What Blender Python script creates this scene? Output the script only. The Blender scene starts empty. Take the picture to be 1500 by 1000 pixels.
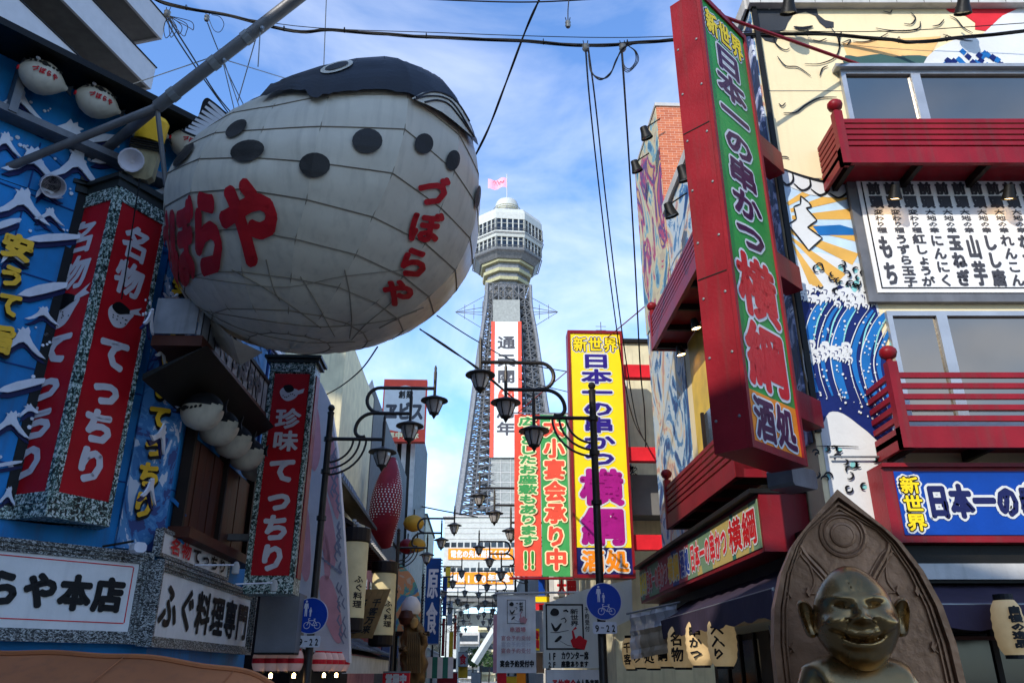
import bpy, math, random, bmesh
from mathutils import Vector as V, Matrix
from mathutils.bvhtree import BVHTree
R = math.radians
SC = bpy.context.scene
COL = SC.collection
rnd = random.Random(7)

# ------------------------------------------------------------------ camera, sky, sun, exposure
PITCH = R(22.6); FPX = 1167.0; CAM = V((0, 0, 1.6))
cd = bpy.data.cameras.new('camera'); cam = bpy.data.objects.new('camera', cd); COL.objects.link(cam)
cam.location = CAM; cam.rotation_euler = (R(90) + PITCH, 0, 0)
cd.sensor_width = 36; cd.lens = 36 * FPX / 1500; cd.clip_end = 3000; cd.clip_start = .05
SC.camera = cam
SUN_H = V((-.50, -.76, 0)).normalized(); SUN_EL = R(31)
SUNV = (SUN_H * math.cos(SUN_EL) + V((0, 0, math.sin(SUN_EL)))).normalized()
W = bpy.data.worlds.new('World'); SC.world = W; W.use_nodes = True
nt = W.node_tree; nt.nodes.clear()
def N(t, typ, **k):
    n = t.nodes.new(typ)
    for a, b in k.items(): setattr(n, a, b)
    return n
sky = N(nt, 'ShaderNodeTexSky', sky_type='NISHITA', sun_disc=False, sun_elevation=SUN_EL,
        sun_rotation=math.atan2(SUN_H.x, SUN_H.y), air_density=1.0, dust_density=.6, ozone_density=2.2)
tc = N(nt, 'ShaderNodeTexCoord'); mp = N(nt, 'ShaderNodeMapping'); mp.inputs['Scale'].default_value = (1.2, 1.2, 2.6)
mp.inputs['Location'].default_value = (.35, .1, .25)
nz = N(nt, 'ShaderNodeTexNoise'); nz.inputs['Scale'].default_value = 2.0; nz.inputs['Detail'].default_value = 9; nz.inputs['Roughness'].default_value = .55
nz.inputs['Distortion'].default_value = .4
rp = N(nt, 'ShaderNodeValToRGB'); rp.color_ramp.elements[0].position = .46; rp.color_ramp.elements[1].position = .76
sx = N(nt, 'ShaderNodeSeparateXYZ'); mr = N(nt, 'ShaderNodeMapRange')
mr.inputs['From Min'].default_value = .15; mr.inputs['From Max'].default_value = .85; mr.inputs['To Min'].default_value = .95; mr.inputs['To Max'].default_value = .22
mu = N(nt, 'ShaderNodeMath', operation='MULTIPLY'); mix = N(nt, 'ShaderNodeMixRGB'); mix.inputs[2].default_value = (4.9, 5.0, 5.2, 1)
bg = N(nt, 'ShaderNodeBackground'); bg.inputs[1].default_value = .15; wo = N(nt, 'ShaderNodeOutputWorld')
tint = N(nt, 'ShaderNodeMixRGB', blend_type='MULTIPLY'); tint.inputs[0].default_value = 1; tint.inputs[2].default_value = (.68, .88, 1.12, 1)
L = nt.links.new
L(tc.outputs['Generated'], mp.inputs[0]); L(mp.outputs[0], nz.inputs[0]); L(nz.outputs[0], rp.inputs[0]); L(tc.outputs['Generated'], sx.inputs[0])
L(sx.outputs[2], mr.inputs[0]); L(rp.outputs[0], mu.inputs[0]); L(mr.outputs[0], mu.inputs[1]); L(mu.outputs[0], mix.inputs[0])
L(sky.outputs[0], tint.inputs[1]); L(tint.outputs[0], mix.inputs[1]); L(mix.outputs[0], bg.inputs[0]); L(bg.outputs[0], wo.inputs[0])
sd = bpy.data.lights.new('sun', 'SUN'); sd.energy = 2.05; sd.angle = R(.5); sd.color = (1, .93, .82)
so = bpy.data.objects.new('sun', sd); COL.objects.link(so); so.rotation_euler = SUNV.to_track_quat('Z', 'Y').to_euler(); so.location = (0, 0, 50)
SC.view_settings.view_transform = 'Standard'; SC.view_settings.look = 'None'; SC.view_settings.exposure = 1.14; SC.view_settings.gamma = 1
SC.view_settings.use_curve_mapping = False
SC.cycles.max_bounces = 6; SC.cycles.use_denoising = True

# ------------------------------------------------------------------ helpers
def lin(h):
    h = h.lstrip('#'); c = [int(h[i:i + 2], 16) / 255 for i in (0, 2, 4)]
    return tuple(x / 12.92 if x <= .04045 else ((x + .055) / 1.055) ** 2.4 for x in c)
MATS = {}
def mat(name, col, rough=.55, metal=0, var=.14, scale=2.5, bump=.12, bscale=30, streak=.0, emit=0, coat=0, alpha=None, trans=0, spec=.22):
    if name in MATS: return MATS[name]
    if isinstance(col, str): col = lin(col)
    m = bpy.data.materials.new(name); m.use_nodes = True; t = m.node_tree; b = t.nodes['Principled BSDF']
    c = N(t, 'ShaderNodeTexCoord'); n1 = N(t, 'ShaderNodeTexNoise'); n1.inputs['Scale'].default_value = scale; n1.inputs['Detail'].default_value = 6
    t.links.new(c.outputs['Object'], n1.inputs[0])
    mx = N(t, 'ShaderNodeMixRGB'); mx.inputs[1].default_value = tuple(x * (1 - var * 1.3) for x in col) + (1,)
    mx.inputs[2].default_value = tuple(min(1, x * (1 + var)) for x in col) + (1,)
    mrr = N(t, 'ShaderNodeMapRange'); mrr.inputs[1].default_value = .3; mrr.inputs[2].default_value = .7
    t.links.new(n1.outputs[0], mrr.inputs[0]); t.links.new(mrr.outputs[0], mx.inputs[0]); out = mx.outputs[0]
    if streak:
        mpp = N(t, 'ShaderNodeMapping'); mpp.inputs['Scale'].default_value = (7, 7, .5); n2 = N(t, 'ShaderNodeTexNoise'); n2.inputs['Scale'].default_value = 1.5; n2.inputs['Detail'].default_value = 5
        t.links.new(c.outputs['Object'], mpp.inputs[0]); t.links.new(mpp.outputs[0], n2.inputs[0])
        r2 = N(t, 'ShaderNodeMapRange'); r2.inputs[1].default_value = .5; r2.inputs[2].default_value = .75; r2.inputs[4].default_value = streak
        t.links.new(n2.outputs[0], r2.inputs[0]); m3 = N(t, 'ShaderNodeMixRGB'); t.links.new(r2.outputs[0], m3.inputs[0]); t.links.new(out, m3.inputs[1])
        m3.inputs[2].default_value = (.06, .05, .04, 1); out = m3.outputs[0]
    t.links.new(out, b.inputs['Base Color'])
    rr = N(t, 'ShaderNodeMapRange'); rr.inputs[3].default_value = max(.02, rough - .08); rr.inputs[4].default_value = min(1, rough + .1)
    t.links.new(n1.outputs[0], rr.inputs[0]); t.links.new(rr.outputs[0], b.inputs['Roughness']); b.inputs['Metallic'].default_value = metal; b.inputs['Specular IOR Level'].default_value = spec
    if bump:
        n3 = N(t, 'ShaderNodeTexNoise'); n3.inputs['Scale'].default_value = bscale; n3.inputs['Detail'].default_value = 3
        bp = N(t, 'ShaderNodeBump'); bp.inputs['Strength'].default_value = bump; bp.inputs['Distance'].default_value = .02
        t.links.new(c.outputs['Object'], n3.inputs[0]); t.links.new(n3.outputs[0], bp.inputs['Height']); t.links.new(bp.outputs[0], b.inputs['Normal'])
    if emit: b.inputs['Emission Color'].default_value = col + (1,); b.inputs['Emission Strength'].default_value = emit
    if coat: b.inputs['Coat Weight'].default_value = coat; b.inputs['Coat Roughness'].default_value = .15
    if trans: b.inputs['Transmission Weight'].default_value = trans
    if alpha is not None: b.inputs['Alpha'].default_value = alpha
    MATS[name] = m; return m
def ramp_mat(name, stops, scale=3, kind='noise', dist=1.5, rough=.6, stretch=(1, 1, 1), const=True, bump=.3, detail=4):
    m = bpy.data.materials.new(name); m.use_nodes = True; t = m.node_tree; b = t.nodes['Principled BSDF']; b.inputs['Roughness'].default_value = rough
    c = N(t, 'ShaderNodeTexCoord'); mpp = N(t, 'ShaderNodeMapping'); mpp.inputs['Scale'].default_value = stretch
    t.links.new(c.outputs['Object'], mpp.inputs[0])
    if kind == 'noise':
        n = N(t, 'ShaderNodeTexNoise'); n.inputs['Scale'].default_value = scale; n.inputs['Distortion'].default_value = dist; n.inputs['Detail'].default_value = detail; o = n.outputs[0]
    elif kind == 'wave':
        n = N(t, 'ShaderNodeTexWave'); n.inputs['Scale'].default_value = scale; n.inputs['Distortion'].default_value = dist; n.inputs['Detail'].default_value = detail; o = n.outputs[1]
    else:
        n = N(t, 'ShaderNodeTexVoronoi'); n.inputs['Scale'].default_value = scale; o = n.outputs['Distance']
    t.links.new(mpp.outputs[0], n.inputs[0]); r = N(t, 'ShaderNodeValToRGB'); cr = r.color_ramp
    if const: cr.interpolation = 'CONSTANT'
    while len(cr.elements) < len(stops): cr.elements.new(.5)
    for e, (p, h) in zip(cr.elements, stops): e.position = p; e.color = lin(h) + (1,)
    t.links.new(o, r.inputs[0]); t.links.new(r.outputs[0], b.inputs['Base Color'])
    if bump:
        bp = N(t, 'ShaderNodeBump'); bp.inputs['Strength'].default_value = bump; bp.inputs['Distance'].default_value = .02
        t.links.new(o, bp.inputs['Height']); t.links.new(bp.outputs[0], b.inputs['Normal'])
    MATS[name] = m; return m

def ray(px, py):
    x = (px - 750) / FPX; y = (500 - py) / FPX
    return V((x, math.cos(PITCH) - y * math.sin(PITCH), math.sin(PITCH) + y * math.cos(PITCH)))
def at(px, py, Y):
    r = ray(px, py); return CAM + r * (Y / r.y)
PH = R(-2.26); SD = V((math.sin(PH), math.cos(PH), 0)); SR = V((math.cos(PH), -math.sin(PH), 0))
def S(off, d, z=0): return SD * d + SR * off + V((0, 0, z))
class Fr:
    """a flat frame: u along the facade (left to right as one faces it), v up, w out of the wall"""
    def __init__(f, O, u, v=(0, 0, 1)):
        f.O = V(O); f.u = V(u).normalized(); f.v = V(v).normalized(); f.n = f.u.cross(f.v).normalized()
    def p(f, u, v, w=0): return f.O + f.u * u + f.v * v + f.n * w
    def px(f, px, py, w=0):
        r = ray(px, py); o = f.O + f.n * w; t = (o - CAM).dot(f.n) / r.dot(f.n); d = CAM + r * t - f.O
        return (d.dot(f.u), d.dot(f.v))
WORLD = Fr((0, 0, 0), (1, 0, 0))   # n = -Y

class MB:
    def __init__(s): s.v = []; s.f = []; s.m = []; s.mi = 0; s.smooth = False
    def add(s, vs, fs, mi=None):
        b = len(s.v); s.v += [V(x) for x in vs]; s.f += [tuple(i + b for i in f) for f in fs]; s.m += [s.mi if mi is None else mi] * len(fs); return s
    def box(s, fr, u0, u1, v0, v1, w0, w1, mi=None, bev=0):
        if u0 > u1: u0, u1 = u1, u0
        if v0 > v1: v0, v1 = v1, v0
        if w0 > w1: w0, w1 = w1, w0
        if bev:
            b = min(bev, (u1 - u0) / 3, (v1 - v0) / 3)
            return s.prism(fr, [(u0 + b, v0), (u1 - b, v0), (u1, v0 + b), (u1, v1 - b), (u1 - b, v1), (u0 + b, v1), (u0, v1 - b), (u0, v0 + b)], w0, w1, mi)
        P = [fr.p(u, v, w) for w in (w0, w1) for v in (v0, v1) for u in (u0, u1)]
        return s.add(P, [(0, 2, 3, 1), (4, 5, 7, 6), (0, 1, 5, 4), (2, 6, 7, 3), (0, 4, 6, 2), (1, 3, 7, 5)], mi)
    def prism(s, fr, pts, w0, w1, mi=None):
        n = len(pts); a = sum(pts[i][0] * pts[(i + 1) % n][1] - pts[(i + 1) % n][0] * pts[i][1] for i in range(n))
        if a < 0: pts = pts[::-1]
        if w0 > w1: w0, w1 = w1, w0
        P = [fr.p(u, v, w0) for u, v in pts] + [fr.p(u, v, w1) for u, v in pts]
        return s.add(P, [tuple(range(n - 1, -1, -1)), tuple(range(n, 2 * n))] + [(i, (i + 1) % n, n + (i + 1) % n, n + i) for i in range(n)], mi)
    def flat(s, fr, pts, w, mi=None):
        n = len(pts); a = sum(pts[i][0] * pts[(i + 1) % n][1] - pts[(i + 1) % n][0] * pts[i][1] for i in range(n))
        if a < 0: pts = pts[::-1]
        return s.add([fr.p(u, v, w) for u, v in pts], [tuple(range(n))], mi)
    def ground(s, pts, z0, z1, mi=None):
        return s.prism(Fr((0, 0, 0), (1, 0, 0), (0, 1, 0)), pts, z0, z1, mi)
    def tube(s, pts, r, n=8, mi=None, cap=True):
        pts = [V(p) for p in pts]; m = len(pts); rs = r if isinstance(r, (list, tuple)) else [r] * m
        up = None; rings = []
        for i, p in enumerate(pts):
            d = (pts[min(i + 1, m - 1)] - pts[max(i - 1, 0)])
            if d.length < 1e-9: d = V((0, 0, 1))
            d.normalize()
            if up is None: up = V((0, 0, 1)) if abs(d.z) < .9 else V((1, 0, 0))
            a = up - d * up.dot(d)
            if a.length < 1e-6: a = d.orthogonal()
            a.normalize(); up = a; b = d.cross(a)
            rings.append([p + a * (rs[i] * math.cos(2 * math.pi * k / n)) + b * (rs[i] * math.sin(2 * math.pi * k / n)) for k in range(n)])
        fs = [(i * n + k, i * n + (k + 1) % n, (i + 1) * n + (k + 1) % n, (i + 1) * n + k) for i in range(m - 1) for k in range(n)]
        if cap: fs += [tuple(range(n - 1, -1, -1)), tuple(range((m - 1) * n, m * n))]
        return s.add([p for g in rings for p in g], fs, mi)
    def lathe(s, c, prof, n=16, axis=(0, 0, 1), mi=None):
        c = V(c); ax = V(axis).normalized(); a = ax.orthogonal().normalized(); b = ax.cross(a); vs = []
        for r, z in prof: vs += [c + ax * z + (a * math.cos(2 * math.pi * k / n) + b * math.sin(2 * math.pi * k / n)) * r for k in range(n)]
        m = len(prof); fs = [(i * n + k, i * n + (k + 1) % n, (i + 1) * n + (k + 1) % n, (i + 1) * n + k) for i in range(m - 1) for k in range(n)]
        fs += [tuple(range(n - 1, -1, -1)), tuple(range((m - 1) * n, m * n))]
        return s.add(vs, fs, mi)
    def stroke(s, fr, pts, wd, w, mi=None):
        n = len(pts)
        Lf, Rt = [], []
        for i in range(n):
            a = pts[max(i - 1, 0)]; b = pts[min(i + 1, n - 1)]; dx, dy = b[0] - a[0], b[1] - a[1]; l = math.hypot(dx, dy) or 1
            k = wd * (.35 + .65 * math.sin(math.pi * (i + .5) / n)) / 2; Lf.append((pts[i][0] - dy / l * k, pts[i][1] + dx / l * k)); Rt.append((pts[i][0] + dy / l * k, pts[i][1] - dx / l * k))
        vs = [fr.p(*p, w) for p in Lf + Rt]
        return s.add(vs, [(n + i, n + i + 1, i + 1, i) for i in range(n - 1)], mi)

def smooth_pts(pts, k=4, closed=False):
    out = []; n = len(pts); rng = n if closed else n - 1
    for i in range(rng):
        g = lambda j: pts[j % n] if closed else pts[max(0, min(n - 1, j))]
        p0, p1, p2, p3 = g(i - 1), g(i), g(i + 1), g(i + 2)
        for q in range(k):
            t = q / k
            out.append(tuple(.5 * (2 * b + (c - a) * t + (2 * a - 5 * b + 4 * c - d) * t * t + (3 * b - a - 3 * c + d) * t ** 3) for a, b, c, d in zip(p0, p1, p2, p3)))
    if not closed: out.append(tuple(pts[-1]))
    return out

WL = {}
def thing(name, label, cat, loc, group=None):
    o = bpy.data.objects.new(name, None); COL.objects.link(o); o.location = loc; o.empty_display_size = .2
    o['label'] = label; o['category'] = cat
    if group: o['group'] = group
    WL[o.name] = V(loc); return o
def build(mb, name, mats, parent=None, smooth=False, label=None, kind=None, cat=None, group=None):
    if not isinstance(mats, (list, tuple)): mats = [mats]
    c = V((0, 0, 0))
    if mb.v:
        xs = [v.x for v in mb.v]; ys = [v.y for v in mb.v]; zs = [v.z for v in mb.v]
        c = V(((min(xs) + max(xs)) / 2, (min(ys) + max(ys)) / 2, min(zs)))
    me = bpy.data.meshes.new(name); me.from_pydata([tuple(v - c) for v in mb.v], [], mb.f)
    for m in mats: me.materials.append(m)
    if len(mats) > 1: me.polygons.foreach_set('material_index', mb.m)
    if smooth:
        me.polygons.foreach_set('use_smooth', [True] * len(me.polygons))
        try: me.set_sharp_from_angle(angle=R(38))
        except Exception: pass
    me.update(); o = bpy.data.objects.new(name, me); COL.objects.link(o)
    WL[o.name] = c
    if parent is not None: o.parent = parent; o.location = c - WL[parent.name]
    else: o.location = c
    if label: o['label'] = label
    if kind: o['kind'] = kind
    if cat: o['category'] = cat
    if group: o['group'] = group
    return o
def B(fr, *a, **k): return MB().box(fr, *a, **k)
def kids(o): return [c for c in COL.objects if c.parent == o]
CH = {}
def copy_tree(o, loc, rz=0, label=None, parent=None):
    c = o.copy(); COL.objects.link(c)
    if parent is not None: c.parent = parent
    else:
        c.location = loc; c.rotation_euler = (0, 0, rz); WL[c.name] = V(loc)
        if label: c['label'] = label
    for ch in o.children: copy_tree(ch, None, parent=c)
    return c

# ---- lettering
GL = {}
def glyph(ch, res=2):
    k = (ch, res)
    if k in GL: return GL[k]
    cu = bpy.data.curves.new('g', 'FONT'); cu.body = ch; cu.size = 1; cu.resolution_u = res
    ob = bpy.data.objects.new('g', cu); COL.objects.link(ob); bpy.context.view_layer.update()
    me = bpy.data.meshes.new_from_object(ob.evaluated_get(bpy.context.evaluated_depsgraph_get()))
    vs = [(v.co.x, v.co.y) for v in me.vertices]; fs = [tuple(p.vertices) for p in me.polygons]
    cnt = {}
    for f in fs:
        for i in range(len(f)):
            a, b = f[i], f[(i + 1) % len(f)]; cnt.setdefault((min(a, b), max(a, b)), []).append((a, b))
    ed = [v[0] for v in cnt.values() if len(v) == 1]
    bpy.data.objects.remove(ob); bpy.data.curves.remove(cu); bpy.data.meshes.remove(me)
    cjk = ord(ch) > 0x2e80
    if not cjk and vs:
        x0 = min(v[0] for v in vs); x1 = max(v[0] for v in vs); s = 1.15
        vs = [((v[0] - (x0 + x1) / 2) * s + .5, v[1] * s - .0) for v in vs]
    else: vs = [(v[0], v[1] + .12) for v in vs]
    GL[k] = (vs, fs, ed); return GL[k]
def text2d(s, box, vert=False, bold=0, res=2, fit=.94, slant=0, discs=False):
    """list of 2-D polygons (in box units) of the bold lettering"""
    u0, v0, u1, v1 = box; n = len(s); out = []
    for i, ch in enumerate(s):
        if ch in ' 　': continue
        if vert: cu0, cu1 = u0, u1; cv1 = v1 + (v0 - v1) * i / n; cv0 = v1 + (v0 - v1) * (i + 1) / n
        else: cu0 = u0 + (u1 - u0) * i / n; cu1 = u0 + (u1 - u0) * (i + 1) / n; cv0, cv1 = v0, v1
        vs, fs, ed = glyph(ch, res); rot = vert and ch in 'ー～'
        def M(p):
            x, y = p
            if rot: x, y = y, 1 - x
            x = .5 + (x - .5) * fit; y = .5 + (y - .5) * fit
            return (cu0 + (x + slant * (y - .5)) * (cu1 - cu0), cv0 + y * (cv1 - cv0))
        q = [M(p) for p in vs]
        out += [([q[j] for j in f], 0) for f in fs]
        if bold:
            for e, (a, b) in enumerate(ed):
                (ax, ay), (bx, by) = q[a], q[b]; dx, dy = bx - ax, by - ay; l = math.hypot(dx, dy)
                if l < 1e-7: continue
                dx /= l; dy /= l; r = bold; ex = r * .6
                out.append(([(ax - dx * ex - dy * r * .6, ay - dy * ex + dx * r * .6), (ax - dx * ex + dy * r * .6, ay - dy * ex - dx * r * .6), (ax + dy * r, ay - dx * r), (bx + dy * r, by - dx * r),
                             (bx + dx * ex + dy * r * .6, by + dy * ex - dx * r * .6), (bx + dx * ex - dy * r * .6, by + dy * ex + dx * r * .6), (bx - dy * r, by + dx * r), (ax - dy * r, ay + dx * r)], 1 + e % 6))
    return out
def letter(mb, fr, s, box, w, vert=False, bold=0, mi=0, res=2, fit=.94, slant=0):
    for pts, k in text2d(s, box, vert, bold, res, fit, slant): mb.flat(fr, pts, w + k * .0003, mi)
    return mb
def lettering(parent, fr, s, box, w, mats, vert=False, bold=0, out=0, out2=0, res=2, fit=.94, name='lettering', slant=0):
    """fill colour, then an outline, then a second outline; box = (left, bottom, right, top)"""
    mats = mats if isinstance(mats, (list, tuple)) else [mats]; u0, v0, u1, v1 = box; n = len(s); o = None
    for i, ch in enumerate(s):
        cell = (u0, v1 + (v0 - v1) * (i + 1) / n, u1, v1 + (v0 - v1) * i / n) if vert else (u0 + (u1 - u0) * i / n, v0, u0 + (u1 - u0) * (i + 1) / n, v1)
        mb = MB(); ww = w + (i % 2) * .0008
        if out2: letter(mb, fr, ch, cell, ww, vert, bold + out + out2, 2, res, fit, slant)
        if out: letter(mb, fr, ch, cell, ww + .003, vert, bold + out, 1, res, fit, slant)
        letter(mb, fr, ch, cell, ww + .006, vert, bold, 0, res, fit, slant)
        o = build(mb, 'character', list(mats), parent)
    return o

# ------------------------------------------------------------------ materials
M_blue = mat('blue_wall_paint', '#1a7fc0', .5, var=.28, streak=.32, scale=1.0)
M_blued = mat('dark_blue_paint', '#0b3a78', .5, var=.2)
M_white = mat('white_paint', '#d9dbe2', .5, streak=.12)
M_whites = mat('white_sign_face', '#e4e2de', .35, var=.07, streak=.1)
M_navy = mat('navy_shadow_paint', '#1a1f52', .5)
M_red = mat('red_sign_panel', '#b51520', .38, var=.16, scale=1.3, streak=.12)
M_redp = mat('red_lacquer_paint', '#82141f', .42, var=.22, streak=.35, scale=1.6)
M_redl = mat('bright_red_print', '#d5202c', .5)
M_silver = mat('silver_lettering', '#cfc9cc', .35, var=.08)
M_black = mat('black_print', '#121214', .5, var=.2)
M_dark = mat('dark_stained_wood', '#241a15', .55, var=.3, bscale=12)
M_wood = mat('brown_wood', '#4a2417', .5, var=.3, bscale=10, streak=.2)
M_eave = mat('blackened_eave_metal', '#15130f', .5, var=.3)
M_gold = mat('gold_yellow_paint', '#f0b92c', .42, var=.12)
M_yel = mat('yellow_print', '#f7d417', .4, var=.05)
M_steel = mat('galvanised_steel', '#86898a', .4, .6, var=.2)
M_grey = mat('grey_painted_metal', '#6f6f70', .45, .3, var=.2, streak=.2)
M_lamp = mat('dark_bronze_lamp_paint', '#3b3733', .42, .5, var=.25)
M_lampg = mat('frosted_lamp_glass', '#b9b3ad', .25, trans=.2, var=.08, bump=0)
M_cable = mat('black_cable_rubber', '#0c0c0d', .6)
M_conc = mat('pale_concrete', '#b9b7b3', .75, var=.12, streak=.2)
M_concd = mat('grey_concrete_soffit', '#6c6b69', .8, var=.12)
M_glass = mat('window_glass', '#39424b', .06, 0, var=.25, scale=.8, bump=0, spec=.9)
M_glassd = mat('dark_window_glass', '#14181c', .08, 0, var=.3, bump=0, spec=.6)
M_alu = mat('aluminium_frame', '#a9acae', .35, .5)
M_fabric = mat('aged_white_lantern_skin', '#c9c1ae', .36, var=.14, scale=.9, bump=.3, bscale=4, streak=.2)
M_fblack = mat('black_lantern_skin', '#24262a', .5, var=.25, scale=1.2)
M_spot = mat('black_spot_paint', '#2e2c29', .5, var=.15)
M_fishred = mat('faded_red_lantern_print', '#b01a22', .5, var=.15, scale=2)
M_seam = mat('weathered_seam_tape', '#857c6c', .7)
M_beige = mat('beige_mural_paint', '#e6d3a8', .6, var=.06, scale=.8, streak=.08)
M_cream = mat('cream_render', '#d8cda8', .75, var=.1, streak=.25)
M_orange = mat('orange_print', '#f08a1d', .4)
M_purple = mat('purple_print', '#4a1d78', .4)
M_mag = mat('magenta_print', '#a0147a', .4)
M_green = mat('green_print', '#2f8f3c', .4, var=.25, scale=1.2)
M_green2 = mat('green_banner_cloth', '#3f9a55', .6, var=.1)
M_redb = mat('red_banner_cloth', '#e2503c', .6, var=.1)
M_creamp = mat('cream_print', '#f3e6b4', .5)
M_signblue = mat('blue_sign_panel', '#063f98', .45, var=.12)
M_rsign = mat('blue_reflective_sheet', '#0f3fa6', .3, var=.05)
M_canvas = mat('purple_canvas', '#3a3040', .8, var=.15, bump=.3, bscale=8, streak=.15)
M_brown = mat('brown_canvas', '#a8673f', .75, var=.2, bump=.2, bscale=5, streak=.25, scale=.8)
M_asph = mat('asphalt', (.05, .05, .052), .85, var=.3, bump=.5, bscale=80)
M_pave = mat('pavement_paving', (.28, .27, .25), .8, var=.2)
M_bronze = mat('polished_bronze', '#97794f', .27, .95, var=.22, scale=3, bump=.06)
M_niche = mat('brown_bronze_patina', '#9c7558', .40, .5, var=.25, scale=4, bump=.3, bscale=20)
M_lantpaper = mat('lantern_paper', '#d9c9a4', .7, var=.1, emit=.05)
M_lit = mat('lit_bulb', (1, .62, .25), .5, emit=9, bump=0)
M_warm = mat('lit_paper_lantern', (.62, .44, .22), .7, var=.3, emit=.10, bump=.1)
M_roof = mat('blue_grey_roof_tile', '#59616e', .45, var=.25)
M_tower = mat('silver_tower_steel', '#75777a', .5, .3, var=.2, bump=0)
M_towerw = mat('tower_white_panel', '#b4b6b0', .55, var=.08, bump=0)
M_cornice = mat('cornice_black_marble', '#2c302f', .4)
M_speck = ramp_mat('speckled_mosaic', [(0, '#141b1a'), (.43, '#2d4b45'), (.5, '#7f9a8e'), (.56, '#cfd6d0')], scale=28, dist=.9, rough=.35, bump=.5, detail=2)
M_speckp = ramp_mat('speckled_mosaic_fine', [(0, '#141616'), (.46, '#4a4f4d'), (.54, '#b7bab6')], scale=32, dist=1.2, rough=.35, bump=.5, stretch=(1, 1, 2.2), detail=2)
M_brick = mat('orange_brick', '#b9694a', .8, var=.2)
def brickify(m):
    t = m.node_tree; b = t.nodes['Principled BSDF']; c = N(t, 'ShaderNodeTexCoord'); br = N(t, 'ShaderNodeTexBrick')
    mpp = N(t, 'ShaderNodeMapping'); mpp.inputs['Rotation'].default_value = (R(90), 0, 0)
    br.inputs['Color1'].default_value = lin('#c2714d') + (1,); br.inputs['Color2'].default_value = lin('#a85a3e') + (1,); br.inputs['Mortar'].default_value = lin('#d8c2ae') + (1,)
    br.inputs['Scale'].default_value = 5; br.inputs['Mortar Size'].default_value = .012; br.inputs['Brick Width'].default_value = .9; br.inputs['Row Height'].default_value = .3
    t.links.new(c.outputs['Object'], mpp.inputs[0]); t.links.new(mpp.outputs[0], br.inputs[0]); t.links.new(br.outputs[0], b.inputs['Base Color'])
brickify(M_brick)

# ------------------------------------------------------------------ the ground
build(MB().ground([(-400, -120), (400, -120), (400, 900), (-400, 900)], -.4, 0), 'ground', mat('light_stone_paving', (.30, .27, .23), .8, var=.2, bump=.4, bscale=40), kind='structure')
for o0, o1 in ((-4.15, -2.75), (2.2, 3.55)):
    mb = MB().ground([tuple(S(o0, 9).xy), tuple(S(o1, 9).xy), tuple(S(o1, 150).xy), tuple(S(o0, 150).xy)], .004, .13); build(mb, 'pavement', M_pave, kind='structure')

# ------------------------------------------------------------------ left corner building (blue, with waves)
CL = S(-4.2, 11)
LF = Fr(CL, (.669, .743, 0)); LS = Fr(CL, SD)
bl = thing('corner_restaurant', 'blue corner building with painted white wave crests and blackened eaves', 'building', (CL.x - 2, CL.y, 0))
P0 = LF.p(-9, 0); P1 = LF.p(0, 0); P2 = LS.p(4.6, 0); P3 = LS.p(4.6, 0, -7); P4 = LF.p(-9, 0, -7)
build(MB().ground([tuple(p.xy) for p in (P0, P1, P2, P3, P4)], 0, 9.3), 'wall', M_blue, bl)
build(MB().ground([tuple(p.xy) for p in (LF.p(-9, 0, .02), LF.p(.1, 0, .02), LS.p(4.62, 0, .02), P3, P4)], 9.304, 9.5), 'parapet', M_eave, bl)
# eave: sloping dark soffit running round the corner
def eave(fr, u0, u1, z, w, name='eave'):
    mb = MB(); mb.add([fr.p(u0, z + .18, .01), fr.p(u1, z + .18, .01), fr.p(u1, z, w), fr.p(u0, z, w), fr.p(u0, z + .5, .01), fr.p(u1, z + .5, .01), fr.p(u1, z + .1, w), fr.p(u0, z + .1, w)],
                      [(0, 1, 2, 3), (7, 6, 5, 4), (3, 2, 6, 7), (0, 3, 7, 4), (1, 5, 6, 2)]); return mb
build(eave(LF, -9, .4, 9.06, .85), 'eave', M_eave, bl)
build(eave(LS, -.2, 4.7, 9.06, .7), 'eave', M_eave, bl)
for u in (-3.05, -1.3, .3): build(B(LF, u - .05, u + .05, 8.3, 9.15, .01, .3), 'eave_bracket', M_grey, bl)
build(B(LF, -9, .1, 8.28, 8.38, .01, .28), 'hanging_rail', M_grey, bl)
# wall panel joints
for z in (3.9, 5.1, 6.3, 7.4):
    build(B(LF, -9, 0, z, z + .018, .001, .012), 'panel_joint', M_blued, bl)
    build(B(LS, 0.01, 4.6, z, z + .018, .001, .012), 'panel_joint', M_blued, bl)
for u in (-5, -2.6): build(B(LF, u, u + .018, 3, 8.2, .001, .013), 'panel_joint', M_blued, bl)
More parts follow.
